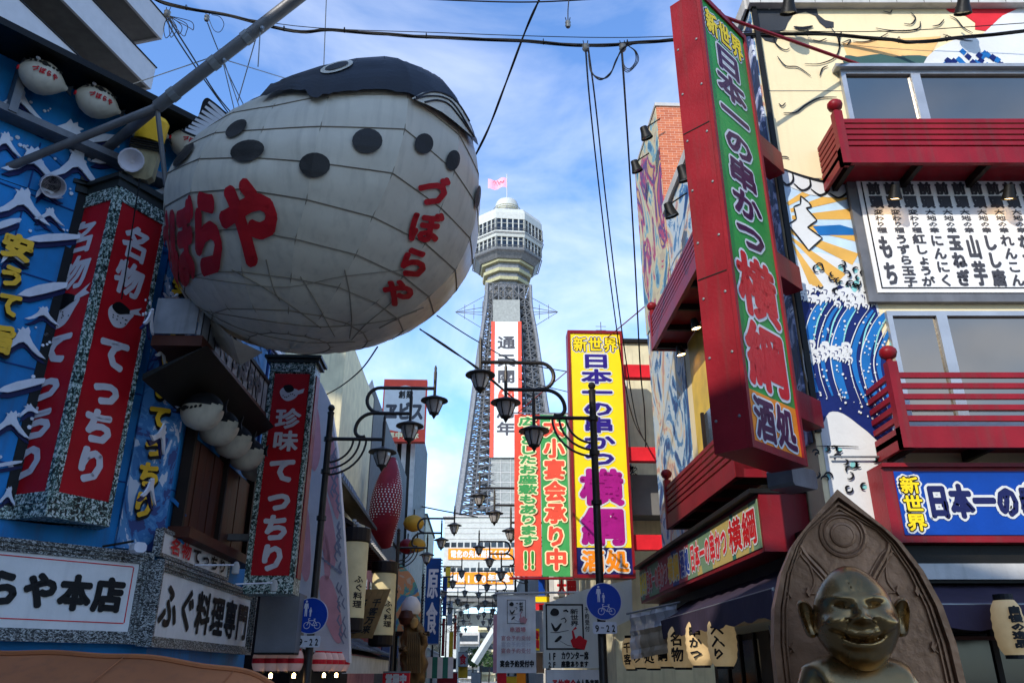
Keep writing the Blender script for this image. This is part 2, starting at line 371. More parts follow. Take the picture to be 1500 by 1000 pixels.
# wave crests: each a flat white cut-out over a navy one
CREST = [(0, .1), (.18, .28), (.34, .55), (.4, .78), (.36, .86), (.44, .84), (.47, .95), (.52, .88), (.58, .98), (.63, .84), (.62, .7), (.7, .48), (.85, .22), (1, 0), (.86, .06), (.72, .2), (.6, .38), (.52, .46), (.42, .4), (.28, .2), (.12, .08)]
CREST2 = [(0, .3), (.2, .34), (.42, .5), (.6, .74), (.68, .95), (.72, .8), (.8, .9), (.8, .74), (.9, .7), (.82, .6), (.95, .3), (1.0, 0), (.88, .14), (.74, .4), (.6, .44), (.4, .3), (.22, .18)]
CREST3 = [(0, .0), (.15, .25), (.4, .5), (.7, .7), (1, .8), (.98, .6), (.75, .4), (.5, .2), (.25, .02)]
def crest(fr, cx, cy, wu, hv, rot, kind, w=.03, flip=False):
    if cy + hv * .6 > 8.9: return
    sh = (CREST, CREST2, CREST3)[kind]; ca, sa = math.cos(rot), math.sin(rot)
    def T(p, du=0, dv=0):
        x = (p[0] - .5) * wu * (-1 if flip else 1); y = (p[1] - .4) * hv; return (cx + du + x * ca - y * sa, cy + dv + x * sa + y * ca)
    build(MB().prism(fr, [T(p) for p in sh], w + .02, w + .045), 'wave_crest', M_white, bl)
    build(MB().prism(fr, [T(p, .03, -.055) for p in sh], w - .025, w), 'wave_shadow', M_navy, bl)
    for k in range(rnd.choice((0, 4, 6))):
        q = (cx + rnd.uniform(-.2, .25) + wu * .25, cy + hv * .45 + rnd.uniform(-.12, .12)); r = rnd.uniform(.012, .03)
        MBd.prism(fr, [(q[0] + r * math.cos(a), q[1] + r * math.sin(a)) for a in (0, 1, 2.1, 3.1, 4.2, 5.2)], .005, .02 + k * .001)
MBd = MB()
traced = [((25, 155), 75, 42, 0), ((85, 195), 90, 40, 1), ((45, 245), 90, 50, 0), ((110, 250), 80, 55, 0), ((160, 235), 60, 30, 2), ((30, 305), 85, 50, 0), ((75, 350), 80, 30, 2), ((60, 425), 70, 40, 2), ((30, 505), 70, 45, 0),
          ((28, 565), 66, 36, 2), ((12, 625), 60, 40, 0), ((8, 680), 40, 16, 2), ((20, 380), 40, 30, 1), ((235, 285), 60, 36, 1), ((70, 285), 40, 30, 1), ((8, 730), 30, 30, 0), ((190, 120), 50, 26, 1), ((5, 215), 50, 34, 0), ((140, 205), 60, 30, 2), ((5, 330), 40, 30, 2), ((70, 320), 44, 24, 0), ((60, 465), 50, 26, 0), ((48, 605), 40, 22, 1), ((20, 130), 40, 24, 1), ((200, 205), 50, 28, 0)]
for (x, y), w_, h_, k in traced:
    a = LF.px(x - w_ / 2, y); b = LF.px(x + w_ / 2, y); c = LF.px(x, y - h_ / 2); d = LF.px(x, y + h_ / 2); m = LF.px(x, y)
    crest(LF, m[0], m[1], abs(b[0] - a[0]) * 1.08, abs(c[1] - d[1]) * 1.02, math.atan2(b[1] - a[1], b[0] - a[0]) * .4, k, flip=(k == 1 and x % 2 == 0))
for (x, y), w_, h_, k in [((245, 440), 30, 34, 1), ((255, 560), 30, 16, 0), ((262, 600), 26, 16, 0), ((212, 470), 18, 40, 0), ((400, 512), 40, 22, 2), ((392, 590), 30, 26, 1), ((372, 745), 20, 26, 0), ((368, 790), 20, 20, 1), ((230, 520), 20, 28, 0), ((225, 640), 26, 50, 1), ((212, 720), 26, 40, 0), ((355, 860), 16, 18, 0)]:
    a = LS.px(x - w_ / 2, y); b = LS.px(x + w_ / 2, y); c = LS.px(x, y - h_ / 2); d = LS.px(x, y + h_ / 2); m = LS.px(x, y)
    crest(LS, m[0], m[1], abs(b[0] - a[0]) * .95, abs(c[1] - d[1]), 0, k)
for _ in range(14): crest(LF, rnd.uniform(-8.6, -4), rnd.uniform(3.2, 8), rnd.uniform(.6, 1.1), rnd.uniform(.3, .5), rnd.uniform(-.1, .2), rnd.randrange(3))
build(MBd, 'spray_dots', M_white, bl, kind='stuff')

# window shutters and ledge on the street side
a = LS.px(243, 610); 
su0, su1, sz0, sz1 = .12, 3.3, 3.42, 4.75
sh = build(B(LS, su0, su1, sz0, sz1, .02, .06), 'window_recess', M_eave, bl)
n = 9
for k in range(n):
    u = su0 + .05 + (su1 - su0 - .1) * k / n; build(B(LS, u, u + (su1 - su0 - .1) / n - .03, sz0 + .06, sz1 - .05, .065, .1 + .008 * (k % 2)), 'shutter_panel', M_wood, bl)
for u in (.1, 1.7, 3.3): build(B(LS, u - .04, u + .04, sz0, sz1 + .1, .02, .17), 'window_post', M_dark, bl)
build(B(LS, -.02, 3.5, 3.28, 3.42, .02, .32), 'window_ledge', M_wood, bl)
# white sign boards under the ledge on the street side
def frame_sign(name, label, fr, u0, u1, v0, v1, w0, w1, fm, face, fw=.08, cat='sign', steps=2, group=None):
    t = thing(name, label, cat, fr.p((u0 + u1) / 2, v0, (w0 + w1) / 2), group)
    build(B(fr, u0 + .01, u1 - .01, v0 + .01, v1 - .01, w0, w1 - .03), 'box', fm, t)
    build(B(fr, u0 + fw * .8, u1 - fw * .8, v0 + fw * .8, v1 - fw * .8, w1 - .028, w1 - .012), 'sign_face', face, t)
    for k in range(steps):
        e = fw * k / steps; e2 = fw * (k + 1) / steps; hw = w1 + .03 * (steps - k) - .02
        for (a0, a1, b0, b1, nm) in ((u0 + e, u1 - e, v0 + e, v0 + e2, 'frame_rail'), (u0 + e, u1 - e, v1 - e2, v1 - e, 'frame_rail'), (u0 + e, u0 + e2, v0 + e2, v1 - e2, 'frame_stile'), (u1 - e2, u1 - e, v0 + e2, v1 - e2, 'frame_stile')):
            build(B(fr, a0, a1, b0, b1, w1 - .03, hw), nm, fm, t)
    return t
t = frame_sign('signboard', 'upper small white signboard with two red and four black characters on the blue street wall', LS, -.42, 2.6, 2.98, 3.34, .02, .12, M_speckp, M_whites, .05, steps=1)
lettering(t, LS, '名物', (-.12, 3.05, .72, 3.28), .125, [M_redl], bold=.008, out=0)
lettering(t, LS, 'てっちり', (.75, 3.05, 2.4, 3.28), .125, [M_black], bold=.01)
t = frame_sign('signboard', 'long white signboard with six black characters on the street wall, in a ribbed frame', LS, -.44, 4.2, 1.90, 2.94, .02, .14, M_speckp, M_whites, .13, steps=3)
lettering(t, LS, 'ふぐ料理専門', (-.2, 2.1, 4.0, 2.74), .135, [M_black], bold=.022)
t = frame_sign('signboard', 'white signboard with big black characters on the front wall beneath the twin red panels', LF, -6.5, -.24, 1.93, 3.02, .02, .24, M_speckp, M_whites, .14, steps=3)
lettering(t, LF, 'づぼらや本店', (-2.82, 2.27, -.5, 2.70), .235, [M_black], bold=.024)
for a0, b0 in (((0, 2.16), 0), ((0, 2.83), 0)): build(B(LF, -6.2, -.45, a0[1], a0[1] + .012, .228, .233), 'red_pinstripe', M_redl, t)
build(B(LF, -.45, -.438, 2.172, 2.83, .228, .233), 'red_pinstripe', M_redl, t)

# yellow raised characters
def raised(fr, s, cells, w, parent, thick=.05):
    for ch, (u0, v0, u1, v1) in zip(s, cells):
        mb = MB(); letter(mb, fr, ch, (u0, v0, u1, v1), w + thick, bold=.022 * (u1 - u0) / .4)
        letter(mb, fr, ch, (u0 + .012, v0 - .03, u1 + .012, v1 - .03), w + thick * .3, bold=.034 * (u1 - u0) / .4, mi=1)
        vs, fs, ed = glyph(ch)
        for a, b in ed:
            q = [(u0 + (.5 + (vs[i][0] - .5) * .94) * (u1 - u0), v0 + (.5 + (vs[i][1] - .5) * .94) * (v1 - v0)) for i in (a, b)]
            mb.add([fr.p(*q[0], w), fr.p(*q[1], w), fr.p(*q[1], w + thick), fr.p(*q[0], w + thick)], [(0, 1, 2, 3)], 0)
        build(mb, 'raised_character', [M_gold, M_black], parent)
t = thing('raised_lettering', 'large yellow cut-out characters running down the blue front wall, left of the red column', 'lettering', LF.p(-3, 3, .03))
cells = []
for (x0, y0, x1, y1) in [(-3, 343, 50, 384), (-8, 388, 38, 424), (-8, 426, 32, 468), (-28, 472, 24, 520)]:
    p = LF.px((x0 + x1) / 2, y1, .05); q = LF.px((x0 + x1) / 2, y0, .05); l = LF.px(x0, (y0 + y1) / 2, .05); r = LF.px(x1, (y0 + y1) / 2, .05)
    cells.append((l[0], p[1], r[0], q[1]))
raised(LF, '安うて旨', cells, .05, t)
t = thing('raised_lettering', 'small yellow cut-out characters running down a painted strip between red column and street wall', 'lettering', LS.p(-.2, 3.2, .1))
ST = Fr(LF.p(-.66, 0, .06), LF.u)
strip_w = .6
a0 = ST.px(212, 765)[1]; a1 = ST.px(245, 395)[1]
build(B(ST, 0.01, strip_w, a0 - .35, a1 + .5, -.05, 0.01), 'painted_strip', ramp_mat('strip_wave_print', [(0, '#2a3f78'), (.42, '#2f6fa8'), (.5, '#4a86b8'), (.58, '#c4cbd6')], 2.2, dist=3, stretch=(1, 1, .6)), t)
hh = (a1 - a0) / 9; cu = strip_w * .42
raised(ST, '安うて旨いてっちり', [(cu - .17, a1 - hh * (k + 1) + .03, cu + .17, a1 - hh * k) for k in range(9)], .03, t, .03)

# twin red column
zb, zt = 3.40, 7.72
pc = V((-5.34, 9.20, 0)); pl = V((-6.26, 9.60, 0)); pr = V((-4.98, 9.92, 0))
FA = Fr(pl, pc - pl); FB = Fr(pc, pr - pc); la = (pc - pl).length; lb = (pr - pc).length
t = thing('column_sign', 'wedge-shaped twin red column sign with silver characters and puffer fish on the blue corner front', 'sign', (pc.x, pc.y, zb))
back = [LF.p(LF.O.dot(V((0, 0, 0))) , 0)]
du = lambda p: (p - LF.O).dot(LF.u)
foot = [pl, pc, pr, LF.p(du(pr), 0, .02), LF.p(du(pl), 0, .02)]
build(MB().ground([tuple(p.xy) for p in foot], zb + .02, zt - .02), 'core', M_black, t)
ex = lambda k: [tuple((p + (p - V((-5.4, 10.1, 0))).normalized() * k).xy) for p in foot]
build(MB().ground(ex(.05), zt - .02, zt + .1), 'cornice', M_cornice, t); build(MB().ground(ex(.1), zt + .1, zt + .16), 'cornice', M_cornice, t); build(MB().ground(ex(.02), zt + .16, zt + .24), 'cornice', M_cornice, t)
build(MB().ground(ex(.035), zb - .14, zb + .02), 'base_moulding', M_speck, t)
for fr, l in ((FA, la), (FB, lb)):
    build(B(fr, .05, l - .05, zb + .14, zt - .2, .002, .02), 'red_panel', M_red, t)
    for (a, b, c, d) in ((0.001, .06, zb + .02, zt - .02), (l - .06, l - .001, zb + .02, zt - .02), (.06, l - .06, zb + .02, zb + .15), (.06, l - .06, zt - .22, zt - .02)):
        build(B(fr, a, b, c, d, .001, .04), 'mosaic_border', M_speck, t)
    c0, c1 = .17, l - .17
    H = zt - zb; lettering(t, fr, '名物', (c0, zb + H * .65, c1, zb + H * .90), .022, [M_silver], vert=True, bold=.018, slant=.06)
    lettering(t, fr, 'てっちり', (c0 - .02, zb + H * .07, c1 + .02, zb + H * .52), .022, [M_silver], vert=True, bold=.026)
    # puffer fish picture
    cx, cy, r = (c0 + c1) / 2 - .03, zb + H * .585, (c1 - c0) * .36
    fm = MB(); fm.flat(fr, smooth_pts([(cx - r, cy + r * .3), (cx - r * .9, cy - r * .4), (cx - r * .3, cy - r), (cx + r * .5, cy - r * .8), (cx + r * .95, cy), (cx + r * 1.2, cy + r * .6), (cx + r * .4, cy + r * .75), (cx - r * .5, cy + r * .8)], 4, True), .026)
    fm.mi = 1; fm.flat(fr, smooth_pts([(cx - r * .8, cy + r * .5), (cx - r * .2, cy + r * .1), (cx + r * .5, cy + r * .35), (cx + r * 1.0, cy + r * .6), (cx + r * .5, cy + r * .95), (cx - r * .3, cy + r * 1.1)], 4, True), .029)
    fm.mi = 0; fm.flat(fr, [(cx + r * .8, cy + r * .5), (cx + r * 1.9, cy + r * .75), (cx + r * 1.55, cy + r * 1.0), (cx + r * 1.8, cy + r * 1.4), (cx + r * .8, cy + r * .8)], .031)
    fm.mi = 1
    for k in range(9):
        a = rnd.uniform(0, 6.28); q = rnd.uniform(.1, .75) * r; fm.flat(fr, [(cx + q * math.cos(a) + .012 * math.cos(b), cy - .25 * r + q * .6 * math.sin(a) + .012 * math.sin(b)) for b in (0, 1.2, 2.5, 3.7, 5)], .0335)
    build(fm, 'puffer_fish_picture', [M_silver, M_black], t)

# second red sign, projecting from the street wall
def proj_sign(name, label, fr, u0, u1, v0, v1, th, mats, group=None):
    pass
F2 = Fr(S(-3.70, 13.2), (SR.x, SR.y, 0))
t = thing('projecting_sign', 'narrow red projecting sign with silver characters in a mosaic frame, beside the grey lamp post', 'sign', F2.p(.36, 2.75, -.2))
z0, z1, wd = 2.75, 6.62, .78
build(B(F2, 0, wd, z0, z1, -.42, 0), 'box', M_speck, t)
build(B(F2, .09, wd - .09, z0 + .28, z1 - .2, .002, .018), 'red_panel', M_red, t)
for a, b, c, d in ((.001, .07, z0, z1), (wd - .07, wd - .001, z0, z1), (.07, wd - .07, z0, z0 + .25), (.07, wd - .07, z1 - .17, z1)): build(B(F2, a, b, c, d, .001, .04), 'mosaic_border', M_speck, t)
build(B(F2, -.06, wd + .06, z1, z1 + .07, -.46, .08), 'cornice', M_cornice, t); build(B(F2, -.1, wd + .1, z1 + .07, z1 + .12, -.5, .12), 'cornice', M_cornice, t)
build(B(F2, -.6, 0, 3.6, 3.7, -.3, -.15), 'bracket', M_grey, t); build(B(F2, -.6, 0, 5.9, 6.0, -.3, -.15), 'bracket', M_grey, t)
FS2 = Fr(F2.p(wd, 0, 0), SD); build(B(FS2, .07, .36, z0 + .25, z1 - .2, .002, .02), 'side_panel', M_redp, t)
lettering(t, F2, '珍味', (.17, z0 + 2.27, wd - .15, z0 + 3.05), .02, [M_silver], vert=True, bold=.014)
lettering(t, F2, 'てっちり', (.15, z0 + .32, wd - .13, z0 + 2.2), .02, [M_silver], vert=True, bold=.024)
cx, cy, r = .37, z0 + 3.32, .16
fm = MB(); fm.flat(F2, smooth_pts([(cx - r, cy + r * .2), (cx - r * .7, cy - r * .6), (cx, cy - r * .95), (cx + r * .8, cy - r * .5), (cx + r, cy + r * .2), (cx + r * .4, cy + r * .5), (cx - r * .4, cy + r * .7)], 4, True), .024)
fm.flat(F2, [(cx + r * .6, cy + r * .1), (cx + r * 1.6, cy + r * .5), (cx + r * 1.5, cy), (cx + r, cy - r * .2)], .026)
fm.mi = 1; fm.flat(F2, smooth_pts([(cx - r * .7, cy + r * .7), (cx - r * .2, cy), (cx + r * .5, cy + r * .3), (cx + r * .1, cy + r * .9)], 3, True), .028)
for k in range(7): fm.flat(F2, [(cx - r * .6 + r * .2 * k + .012 * math.cos(b), cy - r * .35 - .2 * r * math.sin(k) + .012 * math.sin(b)) for b in (0, 1.2, 2.5, 3.7, 5)], .03)
build(fm, 'puffer_fish_picture', [M_silver, M_black], t)

# balcony fascia with a printed board over the street-side lanterns
t = thing('balcony_canopy', 'dark street-side canopy topped by a grey printed board, over five small lanterns', 'canopy', LS.p(1.6, 4.9, .3))
W1 = .62
e0 = LS.px(292, 500, W1)[0]; e1 = LS.px(388, 600, W1)[0]; zc = LS.px(292, 505, W1)[1]
build(B(LS, e0, e1, zc - .02, zc + .12, .02, W1 + .03), 'canopy_floor', M_wood, t)
mb = MB(); mb.add([LS.p(e0 - .05, zc - .5, .02), LS.p(e1 + .25, zc - .5, .02), LS.p(e1 + .25, zc - .03, W1 + .12), LS.p(e0 - .05, zc - .03, W1 + .12), LS.p(e0 - .05, zc - .42, .02), LS.p(e1 + .25, zc - .42, .02)], [(0, 1, 2, 3), (4, 3, 2, 5), (0, 3, 4), (1, 5, 2)])
build(mb, 'soffit', M_eave, t)
brd = build(B(LS, e0, e1, zc + .13, zc + .62, W1 - .05, W1), 'board', mat('weathered_printed_board', '#8b8e93', .5, var=.3, streak=.3), t)
build(B(LS, e0, e1, zc + .62, zc + .68, W1 - .07, W1 + .03), 'board_cap', M_eave, t)
build(B(Fr(LS.p(e0, 0, 0), LS.n), .02, W1 - .06, zc + .13, zc + .62, -.0, .03), 'end_board', MATS['weathered_printed_board'], t)
n = 12
for k in range(n + 1):
    u = e0 + (e1 - e0) * k / n; build(B(LS, u - .008, u + .008, zc + .13, zc + .62, W1 + .001, W1 + .012), 'board_joint', M_black, t)
lettering(t, LS, 'ふぐづぼらや', (e0 + .4, zc + .16, e1 - .4, zc + .58), W1 + .014, [mat('faded_grey_print', '#4d4b50', .6)], bold=.02)

# small puffer-fish lanterns (repeats)
def small_fish(loc, s, rz, label, group, tilt=0, txt=False, cut=.5):
    t = thing('fish_lantern', label, 'lantern', loc, group)
    mb = MB(); n = 20; pr = []
    fx = Fr((0, 0, 0), (math.cos(rz), math.sin(rz), 0))
    c = V(loc)
    # body: lathe about the length axis (fx.u), pinched to the tail
    prof = [(.02, -1.05), (.16, -1.0), (.42, -.85), (.68, -.6), (.84, -.25), (.88, .1), (.8, .4), (.62, .68), (.4, .92), (.2, 1.1), (.1, 1.25)]
    b = MB().lathe(c, [(r * s, z * s) for r, z in prof], 22, tuple(fx.u))
    nb = len(prof); fm = []
    for i, f in enumerate(b.f):
        cz = sum((b.v[j] - c).z for j in f) / len(f); b.m[i] = 1 if cz > cut * s else 0
    build(b, 'body', [M_fabric, M_fblack], t, smooth=True)
    bw = Fr(c, fx.u)
    for k in range(8):
        x = -.75 + .2 * k; rr = .86 * math.sqrt(max(.05, 1 - ((x + .0) / 1.15) ** 2)); zz = (.27 if cut > .3 else -.06) + .03 * math.sin(k)
        ww = math.sqrt(max(.01, rr * rr - zz * zz)) + .03
        r = (.16 if k == 3 else .075) ; m = MB().lathe(bw.p(x * s, zz * s, ww * s * .96), [(.01, .0), (r * s, 0), (r * s, .035 * s), (.01, .05 * s)], 10, tuple((bw.n + V((0, 0, .35))).normalized())); build(m, 'spot', M_spot, t)
    m = MB().prism(bw, [(1.1 * s, -.06 * s), (1.5 * s, -.3 * s), (1.42 * s, 0), (1.5 * s, .34 * s), (1.1 * s, .08 * s)], -.03 * s, .03 * s); build(m, 'tail_fin', M_fblack, t)
    m = MB().lathe(bw.p(-.45 * s, .52 * s, .62 * s), [(.01, 0), (.12 * s, 0), (.1 * s, .05 * s), (.01, .06 * s)], 10, tuple((bw.n + V((0, 0, .5))).normalized())); build(m, 'eye', M_white, t)
    m = MB().lathe(bw.p(-1.06 * s, -.05 * s, 0), [(.02, -.04 * s), (.13 * s, -.02 * s), (.13 * s, .05 * s), (.02, .06 * s)], 10, tuple(bw.u)); build(m, 'mouth', M_redl, t)
    if txt:
        m = MB()
        for i, ch in enumerate('づぼらや'):
            for pts, k in text2d(ch, (-.62 + i * .3, -.38, -.34 + i * .3, -.04), False, .02, 1):
                m.add([bw.p(x * s, y * s, s * (.03 + math.sqrt(max(.02, (.87 * math.sqrt(max(.05, 1 - (x / 1.15) ** 2))) ** 2 - y * y))) + k * .0004) for x, y in pts], [tuple(range(len(pts)))])
        build(m, 'lettering', M_fishred, t)
    m = MB().tube([c + V((0, 0, .85 * s)), c + V((0, 0, 1.25 * s))], .012, 6); build(m, 'hanger', M_steel, t)
    return t
lb_ = ['leftmost puffer fish lantern under the dark eaves, whole body in view', 'second puffer fish lantern under the dark eaves, left of the yellow cap', 'third puffer fish lantern under the eaves, behind the steel strut', 'fourth puffer fish lantern under the eaves, beside the tail of the giant lantern']
for k, (x, y) in enumerate(((60, 113), (141, 149), (214, 186), (275, 212))):
    u, v = LF.px(x, y, .42); small_fish(LF.p(u, v, .42), .265, math.atan2(LF.u.y, LF.u.x), lb_[k], 'puffer fish lanterns under the front eaves', txt=True)
nm = ['nearest', 'second', 'third', 'fourth', 'farthest']
for k, (x, y) in enumerate(((296, 602), (320, 626), (341, 646), (360, 665), (377, 682))):
    u, v = LS.px(x, y, .36); small_fish(LS.p(u, v, .36), .31, math.atan2(LS.u.y, LS.u.x) + R(180 + 62), nm[k] + ' of the five puffer fish lanterns hanging in a row under the dark canopy', 'puffer fish lanterns under the canopy', cut=.12)

# brown canvas awning at street level
t = thing('awning', 'plain brown canvas awning over the shop front under the white signboards', 'awning', (-3.0, 6.5, 1.2))
pts = [(-9, 1.50), (-5.2, 1.70), (-4.2, 1.72), (-3.2, 1.735), (-2.55, 1.71), (-2.1, 1.66), (-1.75, 1.58), (-1.5, 1.45)]
mb = MB()
AW = Fr((0, 6.2, 0), (1, 0, 0)); q = smooth_pts([(-6.5, 1.70), (-4.2, 1.73), (-3.2, 1.72), (-2.6, 1.69), (-2.2, 1.64), (-1.85, 1.58), (-1.6, 1.45)], 4)
q = [(x_, z_ + .006 * math.sin(x_ * 9)) for x_, z_ in smooth_pts(q, 3)]
for i in range(len(q) - 1):
    (a, za), (b, zb_) = q[i], q[i + 1]; mb.add([V((a, 6.2, za)), V((b, 6.2, zb_)), V((b, 5.2, zb_ - .42)), V((a, 5.2, za - .42))], [(3, 2, 1, 0)])
    mb.add([V((a, 5.2, za - .42)), V((b, 5.2, zb_ - .42)), V((b, 5.19, zb_ - .62)), V((a, 5.19, za - .62))], [(3, 2, 1, 0)])
build(mb, 'canvas', M_brown, t, smooth=True)
mb = MB(); mb.tube([V((x, 6.2, z + .01)) for x, z in q], .02, 6); build(mb, 'edge_pipe', M_brown, t)
for x in (-4.6, -3.7, -2.8, -2.0): zt_ = 1.715 if x < -2.5 else 1.62; build(MB().tube([V((x, 6.19, zt_ + .0)), V((x, 5.7, zt_ - .2)), V((x, 5.2, zt_ - .42))], .004, 4), 'canvas_seam', M_brown, t)
for x in (-5.8, -3.8, -1.7): build(MB().tube([V((x, 5.3, 0)), V((x, 5.3, 1.2))], .025), 'post', M_grey, t)

# ------------------------------------------------------------------ giant puffer fish lantern
FC = V((-2.62, 9.45, 7.42)); FA_, FCZ = 2.18, 1.95
vf = (FC - CAM).normalized(); vr = vf.cross(V((0, 0, 1))).normalized(); vu = vr.cross(vf).normalized()
def proj(P):
    d = V(P) - CAM; f = V((0, math.cos(PITCH), math.sin(PITCH))); up = V((0, -math.sin(PITCH), math.cos(PITCH))); z = d.dot(f)
    return (750 + FPX * d.x / z, 500 - FPX * d.dot(up) / z)
OUT = [(235, 290), (240, 255), (262, 222), (305, 184), (350, 153), (400, 130), (470, 104), (550, 89), (600, 96), (650, 124), (680, 168), (697, 215), (703, 290), (700, 350), (685, 402), (660, 440), (620, 475), (560, 500), (480, 517), (400, 512), (340, 495), (290, 460), (262, 420), (245, 370), (236, 320)]
cx0, cy0 = proj(FC)
oa = sorted([(math.atan2(cy0 - y, x - cx0), math.hypot(x - cx0, y - cy0)) for x, y in OUT])
def tgt(a):
    n = len(oa)
    for i in range(n):
        a0, r0 = oa[i]; a1, r1 = oa[(i + 1) % n]
        if i == n - 1: a1 += 2 * math.pi
        for b in (a, a + 2 * math.pi):
            if a0 <= b <= a1: t = (b - a0) / (a1 - a0); return r0 + (r1 - r0) * t
    return oa[0][1]
tiltm = Matrix.Rotation(R(9), 3, vf) @ Matrix.Rotation(R(8), 3, SR)
def shell(la, lo, k=1.0):
    p = V((FA_ * math.cos(la) * math.cos(lo), FA_ * math.cos(la) * math.sin(lo), FCZ * math.sin(la))) * k
    return tiltm @ p
# outline of the plain ellipsoid as seen from the street, per direction, to swell it to the fish's outline
sil = {}
for i in range(60):
    for j in range(120):
        p = FC + shell(R(-90 + 3 * i), R(3 * j)); x, y = proj(p); a = math.atan2(cy0 - y, x - cx0); kk = int((a + math.pi) / (2 * math.pi) * 36) % 36
        sil[kk] = max(sil.get(kk, 0), math.hypot(x - cx0, y - cy0))
def swell(p):
    x, y = p.dot(vr), p.dot(vu); z = p.dot(vf); X, Y = proj(FC + p); a = math.atan2(cy0 - Y, X - cx0)
    t = (a + math.pi) / (2 * math.pi) * 36 - .5; i = math.floor(t); f = t - i; s_ = sil[i % 36] * (1 - f) + sil[(i + 1) % 36] * f
    k = tgt(a) / s_; return FC + vr * (x * k) + vu * (y * k) + vf * z
NL, NG = 13, 16
lat = [R(-90 + 180 * i / NL) for i in range(NL + 1)]
grid = {}
for i, l in enumerate(lat):
    for j in range(NG):
        grid[(i, j)] = swell(shell(l, 2 * math.pi * (j + .35) / NG, 1 + rnd.uniform(-.006, .006)))
fish = thing('giant_fish_lantern', 'giant white paper-skinned puffer fish lantern with black back and spots, hung above the street', 'lantern', FC)
allv, allf = [], []
for i in range(NL):
    for j in range(NG):
        j2 = (j + 1) % NG; q = [grid[(i, j)], grid[(i, j2)], grid[(i + 1, j2)], grid[(i + 1, j)]]
        # each panel sags a little between its ribs: 4 x 3 patch
        mb = MB(); nu, nv = 6, 4; c = sum(q, V()) / 4; nn = (c - FC).normalized()
        for b in range(nv + 1):
            for a in range(nu + 1):
                u, v = a / nu, b / nv; p = (q[0] * (1 - u) + q[1] * u) * (1 - v) + (q[3] * (1 - u) + q[2] * u) * v
                sg_ = math.sin(math.pi * v); p = p + (p - FC).normalized() * (.028 * sg_ * (.75 + .25 * math.sin(math.pi * u)) + .006 * math.sin(math.pi * u) + .010 * sg_ * math.sin(math.pi * u) * math.sin(u * 9 + i * 2.3 + j * 1.7)); mb.v.append(p)
        for b in range(nv):
            for a in range(nu): k = b * (nu + 1) + a; mb.f.append((k, k + 1, k + nu + 2, k + nu + 1)); mb.m.append(0)
        base = len(allv); allv += mb.v; allf += [tuple(x + base for x in f) for f in mb.f]
        o = build(mb, 'fabric_panel', M_fabric, fish, smooth=True)
bvh = BVHTree.FromPolygons([tuple(v) for v in allv], allf)
def onfish(px, py, off=.012):
    """the point of the fish's skin seen from the street in this direction"""
    r = ray(px, py).normalized(); h = bvh.ray_cast(CAM, r)
    if h[0] is None:
        for k in range(1, 40):
            t = k / 40; h = bvh.ray_cast(CAM, ray(px + (cx0 - px) * t * .25, py + (cy0 - py) * t * .25).normalized())
            if h[0] is not None: break
    return h[0] + (h[0] - FC).normalized() * off
for i in range(1, NL):
    rp__ = []
    for j in range(NG):
        for q in range(6): u = q / 6; p = grid[(i, j)].lerp(grid[(i, (j + 1) % NG)], u); rp__.append(p + (p - FC).normalized() * (.006 * math.sin(math.pi * u) + .004))
    build(MB().tube(rp__ + [rp__[0]], .009, 4), 'ring_seam', M_seam, fish)
for j in range(NG): build(MB().tube([grid[(i, j)] + (grid[(i, j)] - FC).normalized() * .004 for i in range(1, NL)], .006, 4), 'gore_seam', M_seam, fish)
def skin_patch(polys, name, m, off=.015, step=14):
    """fine patches laid on the skin"""
    bm = bmesh.new()
    for pts in polys:
        try: bm.faces.new([bm.verts.new((x, y, 0)) for x, y in pts])
        except Exception: pass
    bmesh.ops.triangulate(bm, faces=bm.faces[:])
    for _ in range(6):
        e = [e for e in bm.edges if e.calc_length() > step]
        if not e: break
        bmesh.ops.subdivide_edges(bm, edges=e, cuts=1, use_grid_fill=False); bmesh.ops.triangulate(bm, faces=[f for f in bm.faces if len(f.verts) > 3])
    mb = MB(); bm.verts.index_update()
    mb.v = [onfish(v.co.x, v.co.y, off) for v in bm.verts]; mb.f = [tuple(v.index for v in f.verts) for f in bm.faces]; mb.m = [0] * len(mb.f); bm.free()
    # keep facing outwards
    mb.f = [f if (mb.v[f[1]] - mb.v[f[0]]).cross(mb.v[f[2]] - mb.v[f[0]]).dot(mb.v[f[0]] - FC) > 0 else f[::-1] for f in mb.f]
    return build(mb, name, m, fish)
def ell(cx, cy, rx, ry, rot=0, n=18):
    c, s_ = math.cos(R(rot)), math.sin(R(rot)); return [(cx + rx * math.cos(a) * c - ry * math.sin(a) * s_, cy + rx * math.cos(a) * s_ + ry * math.sin(a) * c) for a in (2 * math.pi * k / n for k in range(n))]
back = [(385, 148), (420, 140), (448, 139), (452, 146), (462, 150), (476, 145), (500, 141), (540, 138), (570, 139), (595, 143), (620, 155), (645, 172), (668, 192), (690, 214), (697, 219), (690, 190), (678, 166), (662, 142), (645, 121), (622, 104), (598, 96), (560, 90.5), (520, 94), (470, 105.5), (430, 119), (400, 131)]
